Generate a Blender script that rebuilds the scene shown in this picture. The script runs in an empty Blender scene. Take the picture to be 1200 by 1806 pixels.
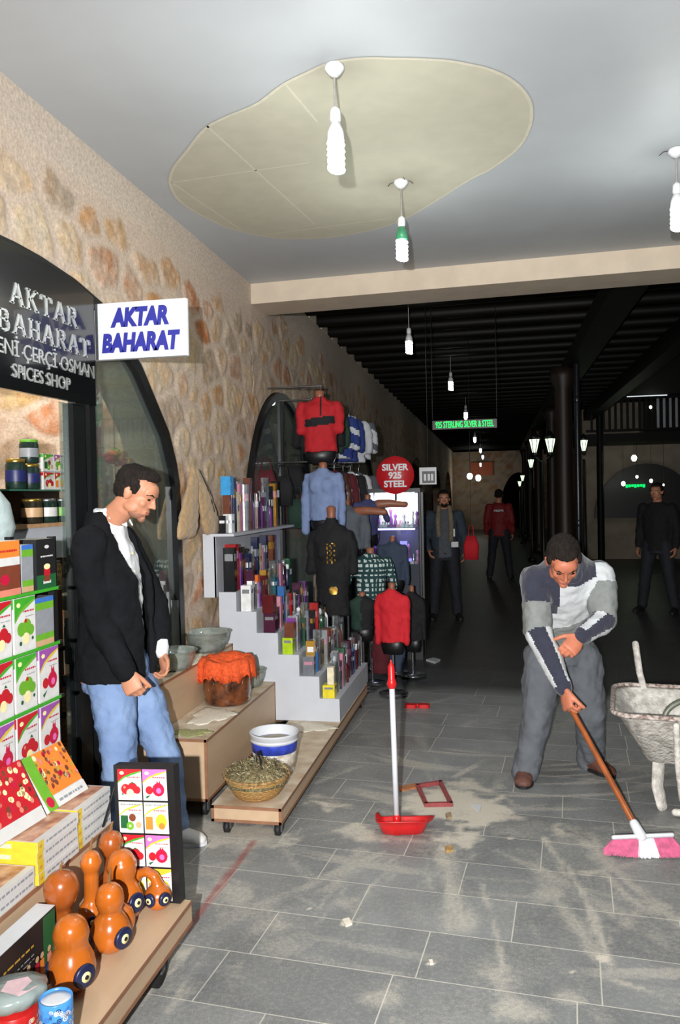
import bpy, math, random
import numpy as np
from mathutils import Matrix, Vector, Euler
random.seed(7); RNG = np.random.RandomState(11)
C = bpy.context.scene.collection
S = bpy.context.scene
R = math.radians
PI = math.pi

# ---------------------------------------------------------------- camera, world, lights, exposure
CAM = Vector((0, 0, 1.65))
FPX = 1430.0
YAW, PIT, ROL = R(11.028), R(-1.087), R(-1.145)
def basis():
    f = Vector((-math.sin(YAW)*math.cos(PIT), math.cos(YAW)*math.cos(PIT), math.sin(PIT)))
    r = Vector((math.cos(YAW), math.sin(YAW), 0)); u = r.cross(f)
    return r*math.cos(ROL)+u*math.sin(ROL), -r*math.sin(ROL)+u*math.cos(ROL), f
CR, CU, CF = basis()
cam = bpy.data.objects.new('camera', bpy.data.cameras.new('camera')); C.objects.link(cam)
m = Matrix((CR, CU, -CF)).transposed().to_4x4(); m.translation = CAM
cam.matrix_world = m
cam.data.sensor_fit = 'VERTICAL'; cam.data.sensor_height = 24; cam.data.lens = FPX/1806*24
cam.data.clip_start = 0.05; cam.data.clip_end = 200
S.camera = cam
def at(px, py, x=None, y=None, z=None):
    d = CF*FPX + CR*(px-600) - CU*(py-903)
    t = x/d.x if x is not None else (y/d.y if y is not None else (z-CAM.z)/d.z)
    return CAM + d*t

S.view_settings.view_transform = 'Standard'; S.view_settings.look = 'None'
S.view_settings.gamma = 1.0; S.view_settings.exposure = 0.0
w = bpy.data.worlds.new('night'); S.world = w; w.use_nodes = True
w.node_tree.nodes['Background'].inputs[0].default_value = (0.35, 0.4, 0.6, 1)
w.node_tree.nodes['Background'].inputs[1].default_value = 0.0003

def light(name, kind, loc, energy, color=(1, 1, 1), size=0.05, target=None, cone=None):
    l = bpy.data.lights.new(name, kind); l.energy = energy; l.color = color
    if kind == 'AREA': l.size = size
    else: l.shadow_soft_size = size
    o = bpy.data.objects.new(name, l); C.objects.link(o); o.location = loc
    if target is not None:
        o.rotation_euler = (Vector(target)-Vector(loc)).to_track_quat('-Z', 'Y').to_euler()
    if cone: l.spot_size = cone; l.spot_blend = 0.9
    return o
# the photographer's flash, just left of the lens (shadows fall to the right)
FL = CAM - CR*0.19 + CU*0.05 - CF*0.45
light('camera_flash', 'SPOT', FL, 1350, (1.0, 0.985, 0.97), 0.02, FL + (CF*1.0 + CU*0.10 + CR*0.22)*6, R(112))

# ---------------------------------------------------------------- helpers
def c(r, g, b):
    return tuple(((v/255)/12.92 if v/255 <= 0.04045 else ((v/255+0.055)/1.055)**2.4) for v in (r, g, b)) + (1,)

MATS = {}
def mat(name, col, rough=0.6, metal=0.0, var=0.12, scale=30, bump=0.0, bscale=60, emit=None, estr=0, trans=0, spec=0.5, coat=0, col2=None, stretch=None, sheen=0):
    """procedural material: a base colour broken up by noise, optional bump"""
    if name in MATS: return MATS[name]
    m = bpy.data.materials.new(name); m.use_nodes = True; nt = m.node_tree; N = nt.nodes; L = nt.links
    b = N['Principled BSDF']
    b.inputs['Roughness'].default_value = rough; b.inputs['Metallic'].default_value = metal
    b.inputs['Specular IOR Level'].default_value = spec
    b.inputs['Coat Weight'].default_value = coat
    b.inputs['Sheen Weight'].default_value = sheen
    if trans: b.inputs['Transmission Weight'].default_value = trans
    tc = N.new('ShaderNodeTexCoord'); mp = N.new('ShaderNodeMapping')
    L.new(tc.outputs['Object'], mp.inputs[0])
    if stretch: mp.inputs['Scale'].default_value = stretch
    no = N.new('ShaderNodeTexNoise'); no.inputs['Scale'].default_value = scale; no.inputs['Detail'].default_value = 5
    L.new(mp.outputs[0], no.inputs['Vector'])
    rp = N.new('ShaderNodeValToRGB'); L.new(no.outputs[0], rp.inputs[0])
    a = tuple(max(0, v*(1-var)) for v in col[:3])+(1,); z = col2 or tuple(min(1, v*(1+var)) for v in col[:3])+(1,)
    rp.color_ramp.elements[0].position = 0.35; rp.color_ramp.elements[1].position = 0.65
    rp.color_ramp.elements[0].color = a; rp.color_ramp.elements[1].color = z
    L.new(rp.outputs[0], b.inputs['Base Color'])
    if bump:
        n2 = N.new('ShaderNodeTexNoise'); n2.inputs['Scale'].default_value = bscale; n2.inputs['Detail'].default_value = 6
        L.new(mp.outputs[0], n2.inputs['Vector'])
        bp = N.new('ShaderNodeBump'); bp.inputs['Strength'].default_value = bump; bp.inputs['Distance'].default_value = 0.01
        L.new(n2.outputs[0], bp.inputs['Height']); L.new(bp.outputs[0], b.inputs['Normal'])
    if emit:
        b.inputs['Emission Color'].default_value = emit; b.inputs['Emission Strength'].default_value = estr
    MATS[name] = m
    return m

def glassmat(name, tint, refl=0.1, rough=0.02, dens=0.12):
    if name in MATS: return MATS[name]
    m = bpy.data.materials.new(name); m.use_nodes = True; nt = m.node_tree; N = nt.nodes; L = nt.links
    N.remove(N['Principled BSDF']); out = N['Material Output']
    t = N.new('ShaderNodeBsdfTransparent'); t.inputs[0].default_value = tint
    g = N.new('ShaderNodeBsdfGlossy'); g.inputs['Roughness'].default_value = rough
    d = N.new('ShaderNodeBsdfDiffuse'); d.inputs[0].default_value = (0.75, 0.85, 0.82, 1)
    fr = N.new('ShaderNodeFresnel'); fr.inputs[0].default_value = 1.45
    mu = N.new('ShaderNodeMath'); mu.operation = 'MULTIPLY_ADD'; mu.inputs[1].default_value = 0.35; mu.inputs[2].default_value = refl*0.3
    L.new(fr.outputs[0], mu.inputs[0])
    no = N.new('ShaderNodeTexNoise'); no.inputs['Scale'].default_value = 3
    m0 = N.new('ShaderNodeMath'); m0.operation = 'MULTIPLY'; m0.inputs[1].default_value = dens*2
    L.new(no.outputs[0], m0.inputs[0])
    x0 = N.new('ShaderNodeMixShader'); L.new(m0.outputs[0], x0.inputs[0]); L.new(t.outputs[0], x0.inputs[1]); L.new(d.outputs[0], x0.inputs[2])
    x = N.new('ShaderNodeMixShader'); L.new(mu.outputs[0], x.inputs[0]); L.new(x0.outputs[0], x.inputs[1]); L.new(g.outputs[0], x.inputs[2])
    L.new(x.outputs[0], out.inputs[0]); MATS[name] = m
    return m

def attrmat(name, rough=0.85, nscale=90, namt=0.25, bump=0.3, attr='Col', spec=0.3):
    m = bpy.data.materials.new(name); m.use_nodes = True; nt = m.node_tree; N = nt.nodes; L = nt.links
    b = N['Principled BSDF']; b.inputs['Roughness'].default_value = rough; b.inputs['Specular IOR Level'].default_value = spec
    a = N.new('ShaderNodeAttribute'); a.attribute_name = attr
    tc = N.new('ShaderNodeTexCoord')
    no = N.new('ShaderNodeTexNoise'); no.inputs['Scale'].default_value = nscale; no.inputs['Detail'].default_value = 8; no.inputs['Roughness'].default_value = 0.7
    L.new(tc.outputs['Object'], no.inputs['Vector'])
    mr = N.new('ShaderNodeMapRange'); mr.inputs[1].default_value = 0.3; mr.inputs[2].default_value = 0.7; mr.inputs[3].default_value = 1-namt; mr.inputs[4].default_value = 1+namt*0.6
    L.new(no.outputs[0], mr.inputs[0])
    vm = N.new('ShaderNodeVectorMath'); vm.operation = 'SCALE'; L.new(a.outputs['Color'], vm.inputs[0]); L.new(mr.outputs[0], vm.inputs['Scale'])
    L.new(vm.outputs[0], b.inputs['Base Color'])
    bp = N.new('ShaderNodeBump'); bp.inputs['Strength'].default_value = bump; bp.inputs['Distance'].default_value = 0.012
    L.new(no.outputs[0], bp.inputs['Height']); L.new(bp.outputs[0], b.inputs['Normal'])
    MATS[name] = m
    return m

class MB:
    """mesh collector"""
    def __init__(s): s.v = []; s.f = []; s.m = []; s.s = []; s.T = Matrix.Identity(4)
    def add(s, vs, fs, mi=0, sm=False):
        n = len(s.v); s.v += [s.T @ Vector(v) for v in vs]
        for f in fs: s.f.append([n+i for i in f]); s.m.append(mi); s.s.append(sm)
        return s
    def box(s, x0, x1, y0, y1, z0, z1, mi=0):
        vs = [(x, y, z) for x in (x0, x1) for y in (y0, y1) for z in (z0, z1)]
        return s.add(vs, [(0, 1, 3, 2), (4, 6, 7, 5), (0, 4, 5, 1), (2, 3, 7, 6), (0, 2, 6, 4), (1, 5, 7, 3)], mi)
    def rbox(s, x0, x1, y0, y1, z0, z1, r=0.01, mi=0):
        """box with rounded vertical edges and softened top"""
        pts = []
        for (cx, cy, a0) in ((x1-r, y1-r, 0), (x0+r, y1-r, 90), (x0+r, y0+r, 180), (x1-r, y0+r, 270)):
            for k in range(4):
                a = R(a0+30*k); pts.append((cx+r*math.cos(a), cy+r*math.sin(a)))
        return s.prism(pts, z0, z1, mi)
    def prism(s, pts, z0, z1, mi=0):
        n = len(pts); vs = [(p[0], p[1], z0) for p in pts]+[(p[0], p[1], z1) for p in pts]
        return s.add(vs, [tuple(reversed(range(n))), tuple(range(n, 2*n))]+[(i, (i+1) % n, n+(i+1) % n, n+i) for i in range(n)], mi)
    def prismx(s, pts, x0, x1, mi=0):
        """polygon in (y,z) extruded along x"""
        n = len(pts); vs = [(x0, p[0], p[1]) for p in pts]+[(x1, p[0], p[1]) for p in pts]
        return s.add(vs, [tuple(reversed(range(n))), tuple(range(n, 2*n))]+[(i, (i+1) % n, n+(i+1) % n, n+i) for i in range(n)], mi)
    def prismy(s, pts, y0, y1, mi=0):
        """polygon in (x,z) extruded along y"""
        n = len(pts); vs = [(p[0], y0, p[1]) for p in pts]+[(p[0], y1, p[1]) for p in pts]
        return s.add(vs, [tuple(range(n)), tuple(reversed(range(n, 2*n)))]+[(i, n+i, n+(i+1) % n, (i+1) % n) for i in range(n)], mi)
    def lathe(s, prof, cx=0, cy=0, cz=0, n=24, mi=0, sx=1, sy=1, wob=None):
        """profile [(r,z)...] about vertical axis"""
        vs = []; fs = []
        for (r, z) in prof:
            for k in range(n):
                a = 2*PI*k/n; q = wob(a, z) if wob else 1
                vs.append((cx+r*q*sx*math.cos(a), cy+r*q*sy*math.sin(a), cz+z))
        for i in range(len(prof)-1):
            for k in range(n):
                fs.append((i*n+k, i*n+(k+1) % n, (i+1)*n+(k+1) % n, (i+1)*n+k))
        s.add(vs, fs, mi, True)
        b = len(s.v)-len(vs)
        for i, rev in ((0, True), (len(prof)-1, False)):
            if prof[i][0] > 1e-5:
                q = [b+i*n+k for k in range(n)]; s.f.append(q[::-1] if rev else q); s.m.append(mi); s.s.append(False)
        return s
    def tube(s, pts, rad, n=10, mi=0, flat=1.0, cap=True, up=None):
        """tapered tube along a path; rad a number or list; round ends"""
        P = [Vector(p) for p in pts]
        if not isinstance(rad, (list, tuple)): rad = [rad]*len(P)
        rad = list(rad)
        if cap:
            d0 = (P[0]-P[1]).normalized(); d1 = (P[-1]-P[-2]).normalized()
            a, b = P[0], P[-1]; ra, rb = rad[0], rad[-1]
            P = [a+d0*ra*0.98, a+d0*ra*0.75, a+d0*ra*0.4]+P+[b+d1*rb*0.4, b+d1*rb*0.75, b+d1*rb*0.98]
            rad = [ra*0.2, ra*0.68, ra*0.92]+rad+[rb*0.92, rb*0.68, rb*0.2]
        vs = []; nrm = Vector(up) if up else None
        for i, p in enumerate(P):
            t = (P[min(i+1, len(P)-1)]-P[max(i-1, 0)]).normalized()
            if nrm is None: nrm = t.orthogonal().normalized()
            nrm = (nrm-t*nrm.dot(t))
            nrm = nrm.normalized() if nrm.length > 1e-6 else t.orthogonal().normalized()
            bi = t.cross(nrm)
            for k in range(n):
                a = 2*PI*k/n; vs.append(p+nrm*math.cos(a)*rad[i]+bi*math.sin(a)*rad[i]*flat)
        fs = [(i*n+k, i*n+(k+1) % n, (i+1)*n+(k+1) % n, (i+1)*n+k) for i in range(len(P)-1) for k in range(n)]
        s.add(vs, fs, mi, True)
        b = len(s.v)-len(vs)
        s.f.append([b+k for k in range(n)][::-1]); s.m.append(mi); s.s.append(True)
        s.f.append([b+(len(P)-1)*n+k for k in range(n)]); s.m.append(mi); s.s.append(True)
        return s
    def ell(s, cen, rad, rot=(0, 0, 0), n=20, mi=0):
        M = Euler(rot).to_matrix(); vs = []; fs = []; h = n//2
        for i in range(h+1):
            th = PI*i/h
            for k in range(n):
                a = 2*PI*k/n
                vs.append(Vector(cen)+M @ Vector((rad[0]*math.sin(th)*math.cos(a), rad[1]*math.sin(th)*math.sin(a), -rad[2]*math.cos(th))))
        for i in range(h):
            for k in range(n): fs.append((i*n+k, i*n+(k+1) % n, (i+1)*n+(k+1) % n, (i+1)*n+k))
        return s.add(vs, fs, mi, True)
    def loft(s, rings, n=24, mi=0, power=2.0):
        """rings: (centre, half-width vector, half-depth vector)"""
        vs = []; 
        for (cc, a, b) in rings:
            cc, a, b = Vector(cc), Vector(a), Vector(b)
            for k in range(n):
                t = 2*PI*k/n; co, si = math.cos(t), math.sin(t)
                e = 2/power
                vs.append(cc+a*math.copysign(abs(co)**e, co)+b*math.copysign(abs(si)**e, si))
        q = len(rings)
        fs = [(i*n+k, i*n+(k+1) % n, (i+1)*n+(k+1) % n, (i+1)*n+k) for i in range(q-1) for k in range(n)]
        s.add(vs, fs, mi, True); b = len(s.v)-len(vs)
        s.f.append([b+k for k in range(n)][::-1]); s.m.append(mi); s.s.append(True)
        s.f.append([b+(q-1)*n+k for k in range(n)]); s.m.append(mi); s.s.append(True)
        return s
    def build(s, name, mats, parent=None, label=None, cat=None, group=None, kind=None, loc=None, voxel=0, smooth=0, sit=2, disp=0, dscale=0.1):
        me = bpy.data.meshes.new(name)
        me.from_pydata([tuple(v) for v in s.v], [], s.f)
        if not isinstance(mats, (list, tuple)): mats = [mats]
        for x in mats: me.materials.append(x)
        me.polygons.foreach_set('material_index', s.m); me.polygons.foreach_set('use_smooth', s.s)
        me.update()
        o = bpy.data.objects.new(name, me); C.objects.link(o)
        if voxel: remesh(o, voxel, smooth, disp, dscale)
        if parent is not None:
            o.parent = parent
        if loc is not None: o.location = loc
        tag(o, label, cat, group, kind)
        return o

def remesh(o, voxel, smooth=3, disp=0, dscale=0.1):
    """fuse overlapping closed volumes into one continuous skin"""
    me0 = o.data
    bm_ = o.modifiers.new('r', 'REMESH'); bm_.mode = 'VOXEL'; bm_.voxel_size = voxel; bm_.use_smooth_shade = True
    if smooth:
        sm = o.modifiers.new('s', 'SMOOTH'); sm.iterations = smooth; sm.factor = 0.5
    if disp:
        tx = bpy.data.textures.new('folds', 'CLOUDS'); tx.noise_scale = dscale; tx.noise_depth = 2
        d = o.modifiers.new('d', 'DISPLACE'); d.texture = tx; d.strength = disp; d.mid_level = 0.5; d.texture_coords = 'LOCAL'
    dg = bpy.context.evaluated_depsgraph_get(); dg.update()
    me = bpy.data.meshes.new_from_object(o.evaluated_get(dg))
    o.modifiers.clear(); o.data = me
    me.materials.clear()
    for x in me0.materials: me.materials.append(x)
    me.polygons.foreach_set('material_index', [0]*len(me.polygons))
    me.polygons.foreach_set('use_smooth', [True]*len(me.polygons))

def tag(o, label=None, cat=None, group=None, kind=None):
    if label: o['label'] = label
    if cat: o['category'] = cat
    if group: o['group'] = group
    if kind: o['kind'] = kind
    return o
def thing(name, label, cat, loc=(0, 0, 0), rz=0, group=None, rot=None):
    o = bpy.data.objects.new(name, None); C.objects.link(o); o.location = loc
    o.rotation_euler = rot or (0, 0, rz); o.empty_display_size = 0.1
    return tag(o, label, cat, group)
def struct(o): o['kind'] = 'structure'; return o
def dup(root, loc=None, rot=None, label=None, group=None, scale=None):
    def cp(o, par):
        q = o.copy(); C.objects.link(q); q.parent = par
        for ch in kids.get(o.name, []): cp(ch, q)
        return q
    kids = {}
    for o in C.objects:
        if o.parent: kids.setdefault(o.parent.name, []).append(o)
    r = cp(root, None)
    if loc is not None: r.location = loc
    if rot is not None: r.rotation_euler = rot
    if scale is not None: r.scale = scale
    if label: r['label'] = label
    if group: r['group'] = group
    return r

def text(s, size, m, name='lettering', parent=None, loc=(0, 0, 0), rot=(0, 0, 0), ext=0.002, bold=0, shear=0, sx=1, align='CENTER', space=1):
    cu = bpy.data.curves.new(name, 'FONT'); cu.body = s; cu.size = size; cu.extrude = ext; cu.offset = bold
    cu.shear = shear; cu.align_x = align; cu.align_y = 'CENTER'; cu.resolution_u = 4; cu.space_character = space
    t = bpy.data.objects.new(name, cu); C.objects.link(t)
    dg = bpy.context.evaluated_depsgraph_get(); dg.update()
    me = bpy.data.meshes.new_from_object(t.evaluated_get(dg)); me.name = name
    bpy.data.objects.remove(t)
    me.materials.clear(); me.materials.append(m)
    o = bpy.data.objects.new(name, me); C.objects.link(o)
    o.parent = parent; o.location = loc; o.rotation_euler = rot; o.scale = (sx, 1, 1)
    return o
ROTX = (R(90), 0, R(90))     # text in the plane x = const, read from the aisle
ROTY = (R(90), 0, 0)         # text in the plane y = const, read from the camera side

def vnoise(x, y, seed=0):
    r = np.random.RandomState(seed); G = r.rand(256, 256)
    xi = np.floor(x).astype(int); yi = np.floor(y).astype(int); fx = x-xi; fy = y-yi
    fx = fx*fx*(3-2*fx); fy = fy*fy*(3-2*fy)
    g = lambda a, b: G[a % 256, b % 256]
    return (g(xi, yi)*(1-fx)+g(xi+1, yi)*fx)*(1-fy)+(g(xi, yi+1)*(1-fx)+g(xi+1, yi+1)*fx)*fy
def fbm(x, y, seed=0, o=4):
    return sum(vnoise(x*2**k, y*2**k, seed+k)/2**(k+1) for k in range(o))/(1-0.5**o)
def ss(a, b, x): t = np.clip((x-a)/(b-a), 0, 1); return t*t*(3-2*t)

# ---------------------------------------------------------------- setting
WX = -2.0                     # face of the stone wall
CZ = 3.44                     # white ceiling
TIL = R(5.01)                 # floor tiles and beam are laid a little askew to the wall
ct, st = math.cos(TIL), math.sin(TIL)
def tile(s, t, z=0): return Vector((s*ct+t*st, -s*st+t*ct, z))

def arch1(y):
    ys = [1.30, 1.36, 1.53, 1.90, 2.35, 2.63, 2.92, 3.10, 3.29, 3.58, 3.857, 4.306, 4.683, 4.80, 4.854, 4.865]
    zs = [0.86, 1.656, 2.074, 2.431, 2.678, 2.73, 2.752, 2.758, 2.754, 2.73, 2.678, 2.431, 2.074, 1.86, 1.656, 0.0]
    return np.where((y > 1.30) & (y < 4.865), np.interp(y, ys, zs), 0)
def arch2(y):
    d = np.abs(y-7.42)/1.28
    z = np.sqrt(np.clip(1-((d*0.86+0.14*d*d))**2.0, 0, 1))*1.72+0.92-0.04*d
    return np.where(d < 1, z, 0)
def arch3(y):
    d = np.abs(y-11.1)/2.2
    return np.where(d < 1, 1.0+1.75*np.sqrt(np.clip(1-(d*0.9+0.1*d*d)**2, 0, 1)), 0)
def arch4(y):
    d = np.abs(((y-17.5) % 6.5)-3.25)/2.3
    return np.where((d < 1) & (y > 17.5), 1.0+1.6*np.sqrt(np.clip(1-d**2, 0, 1)), 0)
def opening(y): return arch1(y)+arch2(y)+arch3(y)+arch4(y)

STONES = np.array([c(206, 176, 134), c(196, 150, 102), c(212, 184, 146), c(186, 140, 108), c(170, 148, 124), c(200, 162, 118), c(216, 192, 158), c(190, 128, 88)])[:, :3]
def stones(y, z, top, cy=0.33, cz=0.21, seed=3, lim_ragged=0.06):
    """rubble stonework: returns height, colour for points (y,z)"""
    r = np.random.RandomState(seed); J = r.rand(256, 256, 4)
    wy = y+0.05*(fbm(y*6, z*6, seed+20)-0.5); wz = z+0.05*(fbm(y*6+9, z*6+5, seed+30)-0.5)
    gy = np.floor(wy/cy).astype(int); gz = np.floor(wz/cz).astype(int)
    d1 = np.full(y.shape, 9.0); d2 = np.full(y.shape, 9.0); i1 = np.zeros(y.shape, int); j1 = np.zeros(y.shape, int); zc = np.zeros(y.shape)
    for a in range(-2, 3):
        for b in range(-2, 3):
            i = gy+a; j = gz+b
            q = J[i % 256, j % 256]
            py = (i+0.15+0.7*q[..., 0]+0.5*(j % 2))*cy; pz = (j+0.12+0.76*q[..., 1])*cz
            sc = 0.75+0.5*q[..., 2]
            d = np.sqrt(((wy-py)/cy)**2+((wz-pz)/cz)**2)/sc
            n1 = d < d1
            d2 = np.where(n1, d1, np.minimum(d2, d)); i1 = np.where(n1, i, i1); j1 = np.where(n1, j, j1); zc = np.where(n1, pz, zc)
            d1 = np.minimum(d1, d)
    e = (d2-d1)
    q = J[(i1+7) % 256, (j1+3) % 256]
    inside = (zc < top-cz*0.45+lim_ragged*(q[..., 3]-0.5))
    rnd = ss(0.95, 0.7, d1)
    mask = ss(0.08, 0.34, e+0.10*(fbm(y*16, z*16, seed+90, 3)-0.5))*rnd*inside
    faint = (0.55+0.45*q[..., 1])*(0.55+0.5*ss(0.35, 0.6, fbm(y*13, z*13, seed+95, 4)))
    col = STONES[(q[..., 0]*7.99).astype(int)]
    tone = 0.62+0.62*fbm(y*20, z*20, seed+40, 4)[..., None]
    tint = (fbm(y*12, z*12, seed+50, 4)[..., None]-0.5)*np.array([0.3, -0.1, -0.55])
    col = np.clip(col*tone*(1+tint), 0, 1)
    mort = np.array(c(208, 188, 170)[:3])*(0.9+0.18*fbm(y*20, z*20, seed+60, 4)[..., None])
    m2 = (mask*faint)[..., None]
    h = mask*(0.004+0.008*q[..., 2])+mask*0.020*(fbm(y*26, z*26, seed+70, 4)-0.5)+0.004*(fbm(y*25, z*25, seed+80)-0.5)
    return h, mort*(1-m2)+col*m2, inside, mask

def gridmesh(name, U, V, P, col, m, attr='Col'):
    """P: (nu,nv,3) points"""
    nu, nv = P.shape[:2]
    me = bpy.data.meshes.new(name)
    idx = np.arange(nu*nv).reshape(nu, nv)
    F = np.stack([idx[:-1, :-1], idx[1:, :-1], idx[1:, 1:], idx[:-1, 1:]], -1).reshape(-1, 4)
    me.vertices.add(nu*nv); me.vertices.foreach_set('co', P.reshape(-1).astype(np.float32))
    me.loops.add(F.size); me.loops.foreach_set('vertex_index', F.reshape(-1).astype(np.int32))
    me.polygons.add(len(F)); me.polygons.foreach_set('loop_start', np.arange(0, F.size, 4).astype(np.int32))
    me.polygons.foreach_set('use_smooth', np.ones(len(F), bool))
    me.update(calc_edges=True)
    a = me.attributes.new(attr, 'FLOAT_COLOR', 'POINT')
    cc = np.ones((nu*nv, 4), np.float32); cc[:, :3] = col.reshape(-1, 3); a.data.foreach_set('color', cc.reshape(-1))
    me.materials.append(m)
    o = bpy.data.objects.new(name, me); C.objects.link(o)
    return o

stone_mat = attrmat('rubble_stone', bump=0.42, nscale=55, namt=0.35)
def stonewall(name, y0, y1, step, nz, topf, stonetop, openf, xface=WX, seed=3, thick=0.3):
    ys = np.arange(y0, y1+step/2, step)
    bot = openf(ys); top = topf(ys)
    v = np.linspace(0, 1, nz)
    Z = np.maximum(top[:, None]*v[None, :], bot[:, None])
    Y = np.repeat(ys[:, None], nz, 1)
    h, col, ins, mask = stones(Y, Z, stonetop(Y))
    plaster = np.array(c(206, 190, 174)[:3])*(0.96+0.08*fbm(Y*5, Z*5, 99, 4)[..., None])
    k = ss(stonetop(Y)-0.02, stonetop(Y)+0.05, Z)*(1-mask)
    col = col*(1-k[..., None])+plaster*k[..., None]; h = h*(1-k)+0.012*k*0.3
    # little relief at the lip of the openings
    lip = ss(0.0, 0.05, Z-bot[:, None])*(bot[:, None] > 0)+(bot[:, None] == 0)
    P = np.stack([xface+h*lip, Y, Z], -1)
    # reveal: one more row set back into the wall
    rev = P[:, :1].copy(); rev[..., 0] = xface-thick
    P2 = np.concatenate([rev, P], 1); col2 = np.concatenate([col[:, :1]*0.9, col], 1)
    o = gridmesh(name, None, None, P2[:, ::-1], col2[:, ::-1], stone_mat)
    return o
wl = stonewall('wall_left', 0.6, 9.6, 0.018, 190, lambda y: np.where(y < 6.55, CZ+0.0, 3.62), lambda y: 3.22+0.12*ss(6.6, 7.4, y), opening)
struct(wl)
wl2 = stonewall('wall_left_back', 9.6, 40.0, 0.06, 70, lambda y: 3.62+0*y, lambda y: 3.30+0*y, opening)
wl2.name = 'wall_left'; struct(wl2)

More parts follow.
